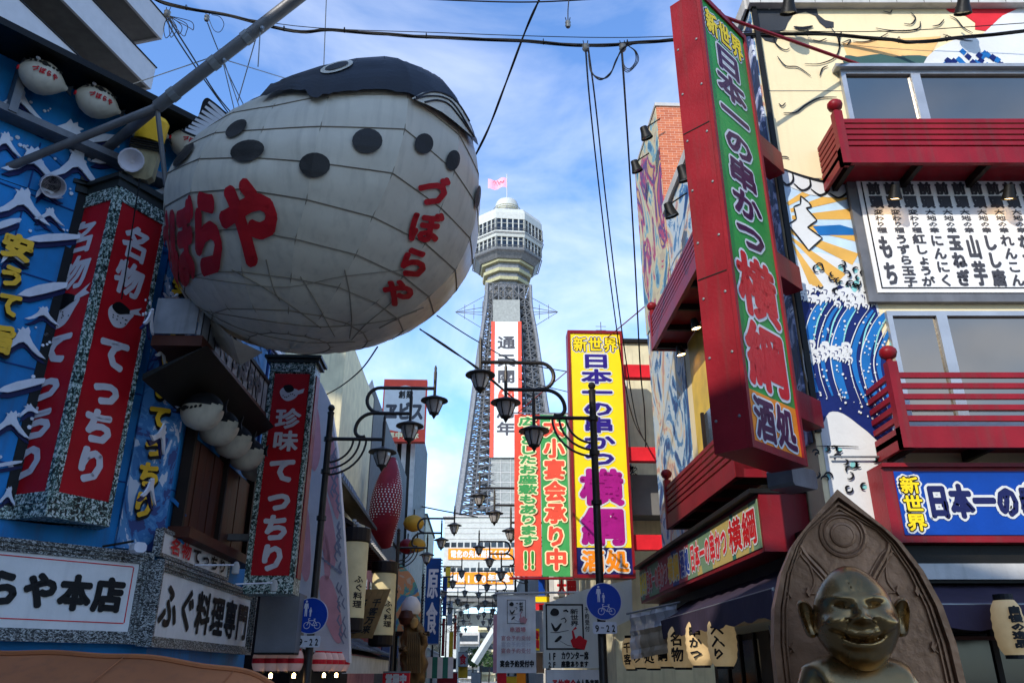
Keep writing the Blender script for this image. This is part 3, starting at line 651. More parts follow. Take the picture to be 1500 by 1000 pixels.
# the fin-side of the black back: a jagged lower edge
jag = []
for i, (x, y) in enumerate(back[:11]):
    jag.append((x, y))
    if i < 10: x2, y2 = back[i + 1]; jag += [((x * (1 - t) + x2 * t), (y * (1 - t) + y2 * t) + rnd.uniform(-1.6, 1.8)) for t in (.25, .5, .75)]
skin_patch([jag + back[11:]], 'black_back', M_fblack, .075, 6)
for e in [(348, 190, 18, 9, -36), (364, 222, 25, 15, -12), (461, 243, 22.5, 18, 0), (537, 208, 22, 18, 0), (619, 212, 13.5, 15, 10), (661, 236, 10, 15, 12), (697, 289, 4, 17, 8), (272, 228, 22, 6, -48)]:
    skin_patch([ell(*e)], 'spot', M_spot, .03, 4)
skin_patch([[(597, 152), (612, 144), (628, 141), (645, 145), (660, 155), (672, 172), (682, 194), (685, 207), (660, 186), (640, 171), (620, 161)]], 'pectoral_fin', M_fabric, .095, 6)
for L_ in ([(600, 154), (622, 149), (645, 152), (662, 168), (684, 206)], [(615, 158), (632, 155), (648, 160), (664, 178), (680, 200)], [(603, 151), (625, 143), (646, 147), (663, 160), (678, 184)]):
    q = smooth_pts(L_, 5); build(MB().tube([onfish(x, y, .105) for x, y in q], .012, 5), 'fin_line', M_fblack, fish)
skin_patch([ell(492, 108.5, 24, 6.5, -17)], 'eye', M_fabric, .095, 5); skin_patch([ell(492, 108.5, 17, 4, -17)], 'pupil', M_spot, .107, 5)
# red lettering: characters laid on the skin, the left set sweeping round the flank
def fish_char(ch, quad, bold):
    (x0, y0), (x1, y1), (x2, y2), (x3, y3) = quad   # top-left, top-right, bottom-right, bottom-left in view
    pol = []
    for pts, k in text2d(ch, (0, 0, 1, 1), False, bold, 2, .96):
        q = []
        for u, v in pts:
            t = 1 - v; q.append((((x0 * (1 - u) + x1 * u) * (1 - t) + (x3 * (1 - u) + x2 * u) * t), ((y0 * (1 - u) + y1 * u) * (1 - t) + (y3 * (1 - u) + y2 * u) * t)))
        pol.append(q)
    skin_patch(pol, 'character', M_fishred, .03, 8)
fish_char('や', ((318, 254), (408, 258), (418, 398), (324, 392)), .055)
fish_char('ら', ((278, 280), (325, 262), (338, 412), (284, 408)), .06)
fish_char('ぼ', ((247, 300), (284, 280), (292, 420), (256, 428)), .06)
fish_char('づ', ((236, 312), (249, 304), (258, 418), (246, 416)), .06)
fish_char('づ', ((612, 256), (660, 260), (652, 308), (604, 303)), .05)
fish_char('ぼ', ((600, 306), (650, 311), (640, 360), (592, 353)), .05)
fish_char('ら', ((584, 356), (636, 364), (622, 412), (574, 402)), .05)
fish_char('や', ((562, 402), (612, 412), (598, 454), (552, 442)), .05)
# dark stain lines of the frame showing through the belly
for L_ in ([(250, 400), (330, 412), (420, 420), (500, 405), (590, 395)], [(300, 455), (380, 468), (470, 478), (560, 470), (610, 455)], [(340, 395), (385, 420), (430, 450), (470, 480)], [(440, 405), (462, 440), (478, 470), (490, 492)], [(505, 395), (512, 430), (515, 470), (512, 495)], [(590, 425), (565, 450), (535, 475), (515, 497)], [(620, 450), (590, 462), (555, 480)], [(390, 380), (400, 420), (410, 440)], [(275, 440), (350, 480), (440, 500), (520, 500)]):
    q = smooth_pts(L_, 14); build(MB().tube([onfish(x, y, .006) for x, y in q], .007, 4), 'rib_line', M_seam, fish)
# tail fin at the left: black fan with white rays
tb = onfish(318, 178); T0 = at(345, 160, 10.2); T1 = at(318, 213, 10.0)
TF = Fr(at(326, 187, 8.5), vr, vu)
def tp(px, py): return TF.px(px, py)
tl = MB().prism(TF, smooth_pts([tp(*p) for p in [(344, 180), (322, 212), (300, 206), (268, 194), (272, 188), (290, 172), (297, 150), (303, 144), (310, 147), (328, 162)]], 3, True), -.03, .03)
build(tl, 'tail_fin', M_fblack, fish)
for k in range(8):
    t = k / 7; a = (306 + (272 - 306) * t, 150 + (190 - 150) * t + 2 * math.sin(t * 3.1)); b = (338 + (318 - 338) * t, 178 + (206 - 178) * t)
    build(MB().stroke(TF, [tp(a[0] + (b[0] - a[0]) * q / 4, a[1] + (b[1] - a[1]) * q / 4) for q in range(5)], .055, .034), 'fin_ray', M_white, fish)
build(MB().prism(TF, [tp(*p) for p in [(300, 215), (318, 205), (280, 240), (258, 268), (250, 275), (262, 245)]], -.35, -.30), 'anal_fin', M_fblack, fish)
# hanging cover flap under the fish, on the left
fl = MB(); a, b, c, d = at(262, 420, 9.6), at(340, 495, 9.3), at(385, 516, 9.7), at(352, 535, 10.0); fl.add([a, b, c, d, at(300, 490, 9.9)], [(0, 1, 4), (1, 2, 3, 4)]); build(fl, 'loose_flap', M_fabric, fish)
# suspension: steel mast arm, struts, wires
t = thing('support_arm', 'long grey steel tube arm braced to the blue wall, reaching over the giant lantern', 'steel arm', LF.p(*LF.px(12, 245), 0))
A0 = LF.p(*LF.px(12, 245, .02), .02); A1 = at(230, 157, 8.6); A2 = at(430, 2, 8.0); A3 = A2 + (A2 - A1) * .35
build(MB().tube([A0, A1], .055, 10), 'rear_tube', M_grey, t, True); build(MB().tube([A1, A3], .085, 12), 'main_tube', M_grey, t, True)
build(MB().tube([A1, LF.p(*LF.px(155, 219, .02), .02)], .07, 10), 'brace', M_grey, t, True)
build(MB().tube([A1, at(243, 272, 9.0)], .035, 8), 'strut', M_grey, t, True)
for f in (.12, .42, .66): p = A1.lerp(A2, f); build(MB().tube([p - (A2 - A1).normalized() * .05, p + (A2 - A1).normalized() * .05], .1, 10), 'clamp', M_steel, t)
t = thing('suspension_wires', 'thin steel wires and turnbuckles from which the giant lantern hangs', 'wire', FC + V((0, 0, 2)))
for a, b, Y1, Y2 in (((322, 72), (350, 155), 8.3, 9.6), ((322, 72), (343, 160), 8.3, 9.5), ((382, 32), (348, 150), 8.1, 9.6), ((382, 32), (378, 98), 8.1, 8.2), ((330, 88), (428, 118), 8.3, 9.9), ((478, 0), (474, 104), 9.4, 9.9), ((195, 123), (322, 80), 10.2, 8.4)):
    build(MB().tube([at(*a, Y1), at(*b, Y2)], .008, 5), 'wire', M_steel, t)
for x, y, Y in ((322, 84, 8.32), (328, 88, 8.3), (384, 42, 8.1)): build(MB().lathe(at(x, y, Y), [(.01, -.04), (.03, -.02), (.03, .02), (.01, .05)], 8), 'turnbuckle', M_steel, t)
# yellow and beige loudspeaker-like fitting on top of the red column
t = thing('siren_box', 'beige boxed fitting with a yellow cap on top of the twin red column', 'fitting', at(205, 262, 9.4))
q0 = Fr(at(205, 265, 9.5), (.94, .34, 0), (.22, -.3, 1)); sc = .0085
build(MB().box(q0, -.2, .16, .0, .52, -.18, .16, bev=.06), 'case', mat('beige_plastic', '#b8a982', .5, var=.2, streak=.3), t)
for k in range(4): build(MB().box(q0, -.22, .2, .42 + k * .035, .44 + k * .035, -.2, .2), 'louvre', M_eave, t)
build(MB().lathe(q0.p(-.02, .58, 0), [(.02, 0), (.2, .0), (.21, .3), (.16, .36), (.02, .37)], 14, tuple(q0.v)), 'cap', M_gold, t, True)
build(MB().lathe(q0.p(-.12, .2, .17), [(.02, 0), (.13, .0), (.17, .16), (.15, .16), (.03, .05)], 14, tuple(q0.n)), 'horn', M_silver, t, True)
t = thing('wall_lamp', 'round open-ended grey lamp housing on the blue wall, left of the column top', 'lamp', LF.p(*LF.px(75, 272, .2), .2))
c = LF.p(*LF.px(72, 268, .02), .02); d = (LF.n * .8 + V((0, 0, -.55))).normalized()
build(MB().lathe(c, [(.05, 0), (.13, .08), (.155, .3), (.145, .3), (.12, .12)], 16, tuple(d)), 'housing', M_silver, t, True)
build(MB().lathe(c, [(.01, .1), (.12, .1), (.12, .12), (.01, .12)], 16, tuple(d)), 'lens', M_glassd, t)

# ------------------------------------------------------------------ right corner building (beige mural, red balconies)
CR = S(3.6, 8.2); RF = Fr(CR, (1, 0, 0)); RS = Fr(CR, -SD)
br_ = thing('restaurant_building', 'beige three-storey corner building painted with a wrestler and waves, red balconies in front', 'building', (CR.x + 3, CR.y + 1, 0))
RL = 7.7; TOPZ = 10.0
Pa = RS.p(-RL, 0)
def rsp(u, w=0): return tuple(RS.p(u, 0, w).xy)
build(MB().ground([tuple(CR.xy), (CR.x + 9, CR.y), (CR.x + 9, CR.y + 8), rsp(-RL)], 2.2, TOPZ), 'wall', M_beige, br_)
build(MB().ground([(CR.x + .6, CR.y + .9), (CR.x + 9, CR.y + .9), (CR.x + 9, CR.y + 8), (rsp(-RL)[0] + .8, rsp(-RL)[1])], 0, 2.2), 'ground_floor_wall', M_dark, br_)
build(B(RF, -.05, 9, TOPZ, TOPZ + .22, -.3, .12), 'coping', M_conc, br_)
for k in range(24): build(B(RF, .1 + k * .37, .1 + k * .37 + .004, TOPZ + .002, TOPZ + .218, .12, .125), 'coping_joint', M_dark, br_)
build(B(RS, -5.3, 0.0, TOPZ, TOPZ + .2, -.3, .08), 'coping', M_conc, br_)
build(B(RF, .0, .06, 4.0, TOPZ, .001, .05), 'corner_trim', M_eave, br_)
# raised brick stair tower at the far end of the street wall
bk = MB().ground([rsp(-RL, .02), rsp(-5.3, .02), rsp(-5.3, -4), rsp(-RL, -4)], TOPZ - .8, 12.65); build(bk, 'brick_stair_tower', M_brick, br_)
build(MB().ground([rsp(-RL - .03, .05), rsp(-5.27, .05), rsp(-5.27, -4), rsp(-RL - .03, -4)], 12.65, 12.73), 'tower_coping', M_conc, br_)
M_graf = ramp_mat('street_mural_paint', [(0, '#3f6f8e'), (.38, '#7fa6ae'), (.43, '#c9bd95'), (.50, '#b8a98a'), (.54, '#b23a60'), (.58, '#5a3a70'), (.64, '#c9a06a')], .8, dist=2.6, stretch=(1, 1, .6), bump=0)
M_graf2 = ramp_mat('street_mural_waves', [(0, '#23467a'), (.40, '#4f7fa8'), (.45, '#b9c6cc'), (.54, '#cfc3a8'), (.60, '#c08f80'), (.66, '#7a8a9a')], 1.1, dist=2.6, stretch=(1, 1, .7), bump=0)
build(B(RS, -RL + .01, -5.32, 8.4, 12.62, .022, .034), 'mural_panel', M_graf, br_)
build(B(RS, -RL + .01, -4.9, 2.9, 8.4, .003, .014), 'mural_panel', M_graf2, br_)
build(B(RS, -5.3, -.01, 7.45, TOPZ - .01, .004, .016), 'mural_panel', M_graf2, br_)
M_strip = ramp_mat('navy_swirl_print', [(0, '#1b2440'), (.45, '#2c3a5e'), (.52, '#8c93b3'), (.6, '#c6cad6'), (.66, '#3a4468')], 2.4, dist=1.6, bump=0)
build(B(RS, -1.1, -.02, 3.9, TOPZ - .2, .02, .05), 'swirl_panel', M_strip, br_)
for u in (-1.12, -.6): build(B(RS, u, u + .03, 3.9, TOPZ - .2, .05, .075), 'panel_trim', M_alu, br_)
# yellow wall bay with menu board between the street balconies
build(B(RS, -4.5, -1.15, 4.4, 6.9, .016, .03), 'yellow_bay', mat('yellow_bay_paint', '#d9b54a', .5, var=.15), br_)
mp_ = build(B(RS, -3.3, -1.3, 5.5, 6.8, .032, .06), 'menu_board', M_whites, br_)
mb = MB()
for k in range(5): letter(mb, RS, ('串かつ大地の幸玉', 'どて焼きもつ煮込', '海の幸たこえび貝', '紅しょうがれんこ', 'うずら玉子もちち')[k], (-3.2 + k * .38, 5.55, -2.86 + k * .38, 6.75), .064, True, .008, 0, 1)
build(mb, 'menu_lettering', M_black, mp_)
wi = build(B(RS, -3.9, -1.2, 4.4, 5.42, .032, .05), 'window', M_glass, br_)
for u in (-3.93, -3.0, -2.1, -1.2): build(B(RS, u, u + .06, 4.35, 5.45, .052, .1), 'window_frame', M_dark, wi)
for k in range(3):
    mb = MB(); u = -2.9 + k * .85; mb.flat(RS, smooth_pts([(u, 4.75), (u + .3, 4.7), (u + .55, 4.85), (u + .5, 5.2), (u + .2, 5.3), (u + .0, 5.1)], 3, True), .053); build(mb, 'purple_print', M_purple, wi)

# mural on the front wall, cut from flat paint layers (a few mm)
MUR = {}
def mur(m, pts, w, sm=0):
    q = [RF.px(*p) for p in pts]; q = [(max(.062, u), v) for u, v in q]
    if sm: q = smooth_pts(q, sm, True)
    MUR.setdefault((m.name, ), [m, MB()])[1].flat(RF, [(max(.062, u), v) for u, v in q], w)
def line(pts, wd=.02, w=.02, m=None):
    m = m or M_black
    MUR.setdefault((m.name, ), [m, MB()])[1].stroke(RF, smooth_pts([RF.px(*p) for p in pts], 5), wd, w)
M_hair = mat('charcoal_mural_paint', '#34373b', .6); M_mwhite = mat('white_mural_paint', '#cfd0ce', .6, var=.05); M_mteal = mat('teal_mural_paint', '#7fc4c4', .6)
M_mblue = mat('mid_blue_mural_paint', '#1666a8', .55); M_mnavy = mat('navy_mural_paint', '#0c1f5e', .55); M_mor = mat('amber_mural_paint', '#d6a550', .6); M_mred = mat('red_mural_paint', '#cf2a33', .6)
M_msky = mat('pale_blue_mural_paint', '#b9cfe0', .6); M_mgrn = mat('dark_green_mural_paint', '#3b5a55', .6); M_sunset = mat('peach_mural_paint', '#f0bb78', .6)
mur(M_hair, [(1106, 5), (1195, 5), (1198, 22), (1208, 30), (1221, 33), (1221, 41), (1210, 42), (1200, 34), (1194, 24), (1180, 18), (1162, 22), (1154, 34), (1150, 44), (1143, 46), (1136, 64), (1120, 60), (1112, 50)], .006)
mur(M_mwhite, [(1121, 8), (1133, 7), (1134, 12), (1126, 15)], .009)
line([(1162, 41), (1175, 43), (1190, 40)], .05); line([(1136, 52), (1133, 60), (1140, 70), (1150, 75), (1156, 72)]); line([(1138, 84), (1150, 98), (1168, 100), (1187, 113)])
line([(1212, 98), (1204, 102), (1200, 113)]); line([(1178, 95), (1200, 95), (1222, 86), (1229, 70), (1226, 56), (1215, 40)]); line([(1190, 60), (1200, 62), (1210, 58)])
line([(1147, 167), (1165, 166), (1180, 155), (1200, 145), (1225, 144)], .028); line([(1140, 153), (1145, 157), (1150, 152)]); line([(1139, 231), (1150, 231), (1155, 233)])
line([(1232, 48), (1228, 60), (1230, 70)], .03); line([(1232, 65), (1245, 60), (1240, 68)]); line([(1293, 18), (1303, 20), (1306, 16)]); line([(1333, 20), (1340, 28), (1334, 37), (1323, 36)]); line([(1347, 33), (1346, 42), (1335, 46), (1318, 47), (1300, 46), (1282, 43)], .025)
line([(1248, 62), (1265, 63), (1285, 58), (1300, 50)]); line([(1365, 40), (1375, 38), (1382, 30)]); line([(1390, 25), (1400, 30), (1410, 42), (1424, 50)]); line([(1380, 52), (1400, 58), (1424, 62)])
mur(M_sunset, [(1234, 64), (1300, 58), (1378, 54), (1352, 100), (1247, 100)], .006)
mur(M_mgrn, [(1238, 82), (1255, 84), (1270, 82), (1290, 80), (1308, 84), (1330, 82), (1360, 84), (1352, 101), (1246, 101)], .009, 2)
mur(M_mred, [(1380, 9), (1500, 9), (1482, 17), (1462, 28), (1450, 47), (1428, 44), (1428, 34), (1414, 24), (1390, 18)], .006)
mur(M_mwhite, [(1348, 101), (1358, 84), (1372, 72), (1400, 58), (1440, 50), (1455, 36), (1468, 24), (1490, 14), (1530, 10), (1530, 101)], .010)
rm = random.Random(3)
for k in range(26):
    x, y = rm.uniform(1383, 1470), rm.uniform(76, 99); y = max(y, 100 - (1 - abs(x - 1420) / 60) * 32); a = rm.uniform(-1, 1)
    mur((M_mblue, M_mnavy)[k % 2], [(x - 5, y), (x, y - 5), (x + 6, y + a), (x + 2, y + 6)], .013 + k * .0002)
# rays and rope
mur(M_msky, [(1146, 262), (1180, 266), (1254, 284), (1262, 330), (1278, 400), (1168, 400)], .006)
cxr, cyr = 1120, 322
for k in range(7):
    a0 = R(-38 + k * 15); a1 = a0 + R(8); mur(M_mor, [(cxr + 40 * math.cos(a0), cyr + 40 * math.sin(a0)), (cxr + 148 * math.cos(a0), cyr + 148 * math.sin(a0) * .9), (cxr + 148 * math.cos(a1), cyr + 148 * math.sin(a1) * .9), (cxr + 40 * math.cos(a1), cyr + 40 * math.sin(a1))], .009)
mur(M_mblue, [(1190, 332), (1230, 330), (1258, 338), (1258, 345), (1200, 345)], .011)
sc_ = [(1140, 246), (1160, 254), (1185, 262), (1212, 268), (1240, 270), (1258, 270)]
mur(M_mwhite, sc_ + [(1258, 283), (1240, 290), (1212, 290), (1185, 286), (1160, 276), (1146, 266)], .012)
line(sc_, .035)
for i in range(5):
    (x0, y0), (x1, y1) = sc_[i], sc_[i + 1]; line([(x1, y1), (x1 + 1, y1 + 12), ((x0 + x1) / 2 + 2, (y0 + y1) / 2 + 22), (x0 + 2, y0 + 16)], .03)
zz = [(1172, 288), (1184, 298), (1188, 304), (1180, 306), (1196, 324), (1182, 334), (1204, 350), (1184, 368), (1154, 330), (1166, 322), (1162, 304), (1172, 300)]
mur(M_mwhite, zz, .014)
for i in range(len(zz)): line([zz[i], zz[(i + 1) % len(zz)]], .02, .02)
# generic swirling water
mur(M_mwhite, [(1164, 372), (1200, 370), (1278, 392), (1302, 560), (1345, 790), (1190, 790), (1182, 600), (1172, 480)], .0075)
mur(M_mnavy, [(1168, 425), (1182, 432), (1196, 420), (1214, 430), (1230, 418), (1252, 432), (1272, 430), (1288, 470), (1302, 560), (1305, 655), (1270, 632), (1235, 606), (1214, 604), (1204, 620), (1188, 590)], .010, 3)
for k, (x, wd_) in enumerate(((1184, .10), (1206, .05), (1226, .13), (1254, .06), (1272, .11), (1292, .05))):
    y0_ = 440 + k * 5; line([(x + 24, y0_), (x + 8, y0_ + 24), (x - 1 - k, y0_ + 62), (x + 1, y0_ + 100), (x + 12 + k, y0_ + 135)], wd_, .014 + k * .0004, M_mblue)
    line([(x + 27, y0_ + 4), (x + 14, y0_ + 28), (x + 7, y0_ + 60)], .018, .018 + k * .0003, M_mteal)
    line([(x + 18, y0_ - 2), (x + 2, y0_ + 22), (x - 8 - k, y0_ + 62), (x - 6, y0_ + 102), (x + 4 + k, y0_ + 138)], .012, .0185 + k * .0002, M_mwhite)
for k in range(64):   # small hooked foam fingers along the crests
    if k < 34: x = 1172 + (k % 17) * 6.8 + rm.uniform(-2, 2); y = 428 + (k // 17) * 12 + rm.uniform(-6, 6) + (x - 1172) * .06
    else: x = 1184 + ((k - 34) % 15) * 4.2 + rm.uniform(-2, 2); y = 512 + ((k - 34) // 15) * 13 + rm.uniform(-6, 6)
    r = rm.uniform(3.5, 6.5); mur(M_mwhite, [(x - r, y - r), (x + r * .6, y - r * 1.1), (x + r * 1.1, y), (x + r * .5, y + r * 1.3), (x + r * .35, y + r * .3), (x - r * .2, y + r * .9), (x - r * .5, y), (x - r, y + r * .4)], .021 + (k % 12) * .0003, 2)
    if k % 2: line([(x - r * .4, y - r * .3), (x + r * .4, y - r * .2), (x + r * .3, y + r * .6)], .012, .0255, M_mnavy)
for k in range(150):
    x, y = rm.uniform(1180, 1300), rm.uniform(450, 625)
    if y > 590 + (x - 1200) * .35: continue
    r = rm.uniform(.7, 2.0); mur(M_mwhite, ell(x, y, r, r, 0, 6), .026 + (k % 9) * .0002)
for k in range(46):
    if k < 26: x, y = rm.uniform(1195, 1272), rm.uniform(385, 428)
    else: x, y = rm.uniform(1192, 1300), rm.uniform(655, 718)
    r = rm.uniform(3, 6); a = rm.uniform(0, 6); line([(x + r * math.cos(a + q), y + r * .9 * math.sin(a + q)) for q in (0, .9, 1.8, 2.7, 3.5)], .022, .03)
    if k % 3 == 0: mur(M_mteal, ell(x, y, r, r * .7, a * 20, 7), .0085 + k * .00004)
line([(1195, 654), (1225, 654), (1256, 655)], .012, .03)
for (nm_,), (m, mb) in MUR.items(): build(mb, 'mural_paint', m, br_, kind='stuff')
# upper window band, menu board, lower window band
def win(fr, u0, u1, v0, v1, w, nm, gm, fm, par, fw=.06, bars=()):
    g = build(B(fr, u0 + fw, u1 - fw, v0 + fw, v1 - fw, w, w + .015), nm, gm, par)
    for a, b, c, d, n_ in ((u0, u1, v1 - fw, v1, 'window_frame'), (u0, u1, v0, v0 + fw, 'window_sill'), (u0, u0 + fw, v0 + fw, v1 - fw, 'window_frame'), (u1 - fw, u1, v0 + fw, v1 - fw, 'window_frame')): build(B(fr, a, b, c, d, w - .01, w + .06), n_, fm, g)
    for x in bars: build(B(fr, x - fw * .5, x + fw * .5, v0 + fw, v1 - fw, w - .01, w + .05), 'mullion', fm, g)
    return g
M_glw = mat('reflecting_window_glass', '#958a7b', .03, 1, var=.12, scale=.5, bump=.015, bscale=1.2)
MATS['reflecting_window_glass'].node_tree.nodes['Principled BSDF'].inputs['Specular IOR Level'].default_value = 1.0
u, v = RF.px(1230, 108); win(RF, u - .02, u + .95, 7.8, v, .01, 'window', M_glw, M_alu, br_); win(RF, u + .95, u + 4.4, 7.8, v, .01, 'window', M_glw, M_alu, br_, bars=(u + 2.9,))
build(B(RF, u - .1, u + 5, v, v + .05, .01, .14), 'window_hood', M_alu, br_)
win(RF, 1.0, 1.62, 4.05, 5.42, .01, 'window', M_glw, M_alu, br_); win(RF, 1.62, 4.6, 4.05, 5.42, .01, 'window', M_glw, M_alu, br_, bars=(2.75,))
mbn = thing('menu_signboard', 'white menu signboard in grey frame with columns of dark characters, between the red front balconies', 'sign', RF.p(2.6, 5.55, .05))
u0, v0 = RF.px(1279, 436, .1); u1 = 4.6; v1 = 7.18
build(B(RF, u0 - .04, u1, v0 - .04, v1, .012, .08), 'board', M_grey, mbn); build(B(RF, u0 + .07, u1 - .06, v0 + .07, v1 - .03, .082, .095), 'sign_face', M_whites, mbn)
build(B(RF, u0 + .12, u0 + .135, v0 + .12, v1 - .04, .096, .1), 'border_line', M_black, mbn); build(B(RF, u0 + .135, u1 - .1, v0 + .12, v0 + .135, .096, .1), 'border_line', M_black, mbn)
M_chr = mat('charcoal_print', '#45454a', .5)
cols = [('変わり種', 'もち', 'もち'), ('変わり種', 'うずら玉子', ''), ('変わり種', '紅しょうが', ''), ('大地の幸', 'にんにく', ''), ('大地の幸', '玉ねぎ', ''), ('大地の幸', '山芋', ''), ('大地の幸', 'しし唐', ''), ('大地の幸', 'れんこん', ''), ('大地の幸', 'なすび', ''), ('大地の幸', 'しいたけ', ''), ('大地の幸', 'かぼちゃ', '')]
cw = .207; cu0 = u0 + .17
cols += [('大地の幸', 'アスパラ', ''), ('大地の幸', 'なんきん', ''), ('海の幸', 'えび', ''), ('海の幸', 'たこ', ''), ('海の幸', 'いか', '')]
for k, (a, b, _) in enumerate(cols):
    x = cu0 + k * cw; o = letter(MB(), RF, '前頭', (x + .01, v1 - .42, x + cw - .03, v1 - .04), .098, True, .010)
    letter(o, RF, a, (x + .03, v1 - .76, x + cw - .05, v1 - .43), .098, True, .003, 0, 1); lettering(mbn, RF, b, (x + .01, v0 + .14, x + cw - .03, v1 - .77), .092, [M_chr], True, .012 if len(b) < 4 else .007)
    build(o, 'menu_column', M_chr, mbn)
# blue shop sign
u0, v0 = RF.px(1326, 783, .35); v1 = RF.px(1320, 690, .35)[1]
t = thing('shop_sign', 'blue shop sign with yellow and navy white-edged characters in a red box, over the entrance', 'sign', RF.p(2.2, v0, .2))
build(B(RF, u0 - .12, 5.2, v0 - .07, v1 + .04, .012, .34), 'box', M_redp, t); build(B(RF, u0, 5.1, v0, v1, .342, .352), 'sign_face', M_signblue, t)
build(B(RF, u0 - .12, 5.2, v1 + .04, v1 + .08, .012, .39), 'top_rail', M_redp, t)
lettering(t, RF, '新世界', (u0 + .03, v0 + .03, u0 + .24, v1 - .05), .354, [M_yel, M_black, M_mwhite], vert=True, bold=.006, out=.012, out2=.02)
lettering(t, RF, '日本一の串かつ横綱', (u0 + .27, v0 + .15, u0 + .27 + 9 * .232, v1 - .12), .354, [M_navy, M_mwhite], bold=.018, out=.026)
# balconies
def balcony(fr, u0, u1, z, hgt, w, label, returns=(True, False), rails=5):
    t = thing('red_balcony', label, 'balcony', fr.p((u0 + u1) / 2, z, w / 2), 'red lacquered balconies of the corner building')
    build(B(fr, u0, u1, z, z + .22, w - .06, w), 'fascia', M_redp, t); build(B(fr, u0, u1, z + .1, z + .16, .02, w - .06), 'floor', M_redp, t)
    for k in range(int((u1 - u0) / .8) + 1): build(B(fr, u0 + .1 + k * .8, u0 + .16 + k * .8, z + .0, z + .1, .02, w - .07), 'joist', M_dark, t)
    for k in range(rails):
        zz = z + .22 + (hgt - .22) * (k + .75) / rails; build(B(fr, u0 + .1, u1 - .1, zz - .028, zz + .028, w - .05, w - .01), 'rail', M_redp, t)
        for e, uu in enumerate((u0, u1 - .04)):
            if returns[e]: build(B(fr, uu, uu + .04, zz - .028, zz + .028, .03, w - .1), 'side_rail', M_redp, t)
    for e, uu in enumerate((u0, u1 - .04)):
        if returns[e]: build(B(fr, uu, uu + .04, z, z + .22, .02, w - .06), 'side_fascia', M_redp, t)
    ps = [u0, u1 - .1] if returns[1] else [u0]
    nn_ = max(1, int((u1 - u0) / 2.2))
    for k in range(1, nn_): ps.append(u0 + (u1 - u0) * k / nn_)
    for p in ps:
        tall = p in (u0, u1 - .1)
        build(B(fr, p, p + .1, z, z + hgt + (.12 if tall else 0), w - .1, w + .005), 'post', M_redp, t)
        if tall: build(MB().lathe(fr.p(p + .05, z + hgt + .12, w - .048), [(.03, 0), (.035, .02), (.03, .03), (.075, .06), (.09, .105), (.085, .14), (.05, .175), (.01, .185)], 14), 'finial', M_redp, t, True)
    return t
balcony(RF, .56, 6, RF.px(1300, 238, .62)[1], .62, .62, 'upper red balcony on the beige front wall, over the white menu signboard')
balcony(RF, .62, 6, RF.px(1330, 655, .62)[1], .80, .62, 'lower red balcony on the front wall, over the blue shop sign', rails=5)
balcony(RS, -4.75, -1.2, 6.85, .62, .62, 'upper red balcony on the street wall, left of the green sign', (True, True))
balcony(RS, -4.6, -.9, 3.72, .66, .62, 'lower red balcony on the street wall, under the green sign', (True, True))

# ------------------------------------------------------------------ tall diagonal green sign
G0 = V((2.09, 6.8, 0)); GF = Fr(G0, (.707, .707, 0)); gz0, gz1, gw = 3.43, 8.75, 1.04
t = thing('tall_sign', 'tall red boxed sign with green face and orange foot, jutting from the beige corner', 'sign', GF.p(gw / 2, gz0, -.17))
build(B(GF, 0, gw, gz0, gz1, -.36, -.02), 'box', M_redp, t)
for a, b, c, d in ((0, .05, gz0, gz1), (gw - .05, gw, gz0, gz1), (.05, gw - .05, gz0, gz0 + .07), (.05, gw - .05, gz1 - .07, gz1)): build(B(GF, a, b, c, d, -.018, .025), 'frame_bar', M_redp, t)
gH = gz1 - gz0; zo = gz0 + .07 + .50
build(B(GF, .05, gw - .05, zo, gz1 - .07, -.016, 0), 'green_face', M_green, t); build(B(GF, .05, gw - .05, gz0 + .07, zo, -.016, 0), 'orange_face', M_orange, t)
M_plum = mat('plum_print', '#461540', .35, var=.35, scale=1.2); M_crim = mat('crimson_print', '#c4121c', .35)
x0, x1 = .09, gw - .09
lettering(t, GF, '新世界', (x0 + .02, gz1 - .52, x1 - .02, gz1 - .15), .002, [M_yel, M_black, M_mwhite], bold=.01, out=.014, out2=.018)
lettering(t, GF, '日本一の串かつ', (.19, zo + 1.55, gw - .19, gz1 - .54), .002, [M_plum, M_mwhite], vert=True, bold=.018, out=.028)
lettering(t, GF, '横綱', (.1, zo + .02, gw - .1, zo + 1.52), .002, [M_crim, M_mwhite], vert=True, bold=.03, out=.03)
lettering(t, GF, '酒処', (.12, gz0 + .09, gw - .12, zo - .02), .002, [M_plum, M_mwhite], bold=.016, out=.022)
for z in (4.0, 5.62, 7.2):
    build(B(Fr(GF.p(gw, 0, -.19), (.707, .707, 0)), .001, .78, z, z + .3, -.1, .1), 'support_beam', M_redp, t)
t = thing('junction_box', 'grey metal box bracketed under the foot of the green sign', 'box', at(1165, 705, 7.9))
build(B(Fr(at(1150, 712, 7.9), (.8, .6, 0)), 0, .42, 0, .2, -.2, .1, bev=.03), 'case', M_grey, t); build(B(Fr(at(1150, 712, 7.9), (.8, .6, 0)), .1, .3, .2, .4, -.05, -.02), 'bracket', M_steel, t)
# red tie bar and rope to the roof
t = thing('tie_rod', 'red tie rod from the top of the green sign to the window hood', 'rod', at(1040, 10, 7.3)); build(MB().tube([GF.p(.3, gz1 - .02, -.1), RF.p(*RF.px(1259, 95, .05), .05)], .022, 6), 'rod', M_redp, t)
build(MB().tube([GF.p(.6, gz1 - .02, -.2), GF.p(1.7, gz1 + 1.3, -.6)], .03, 6), 'stay', M_redp, t)

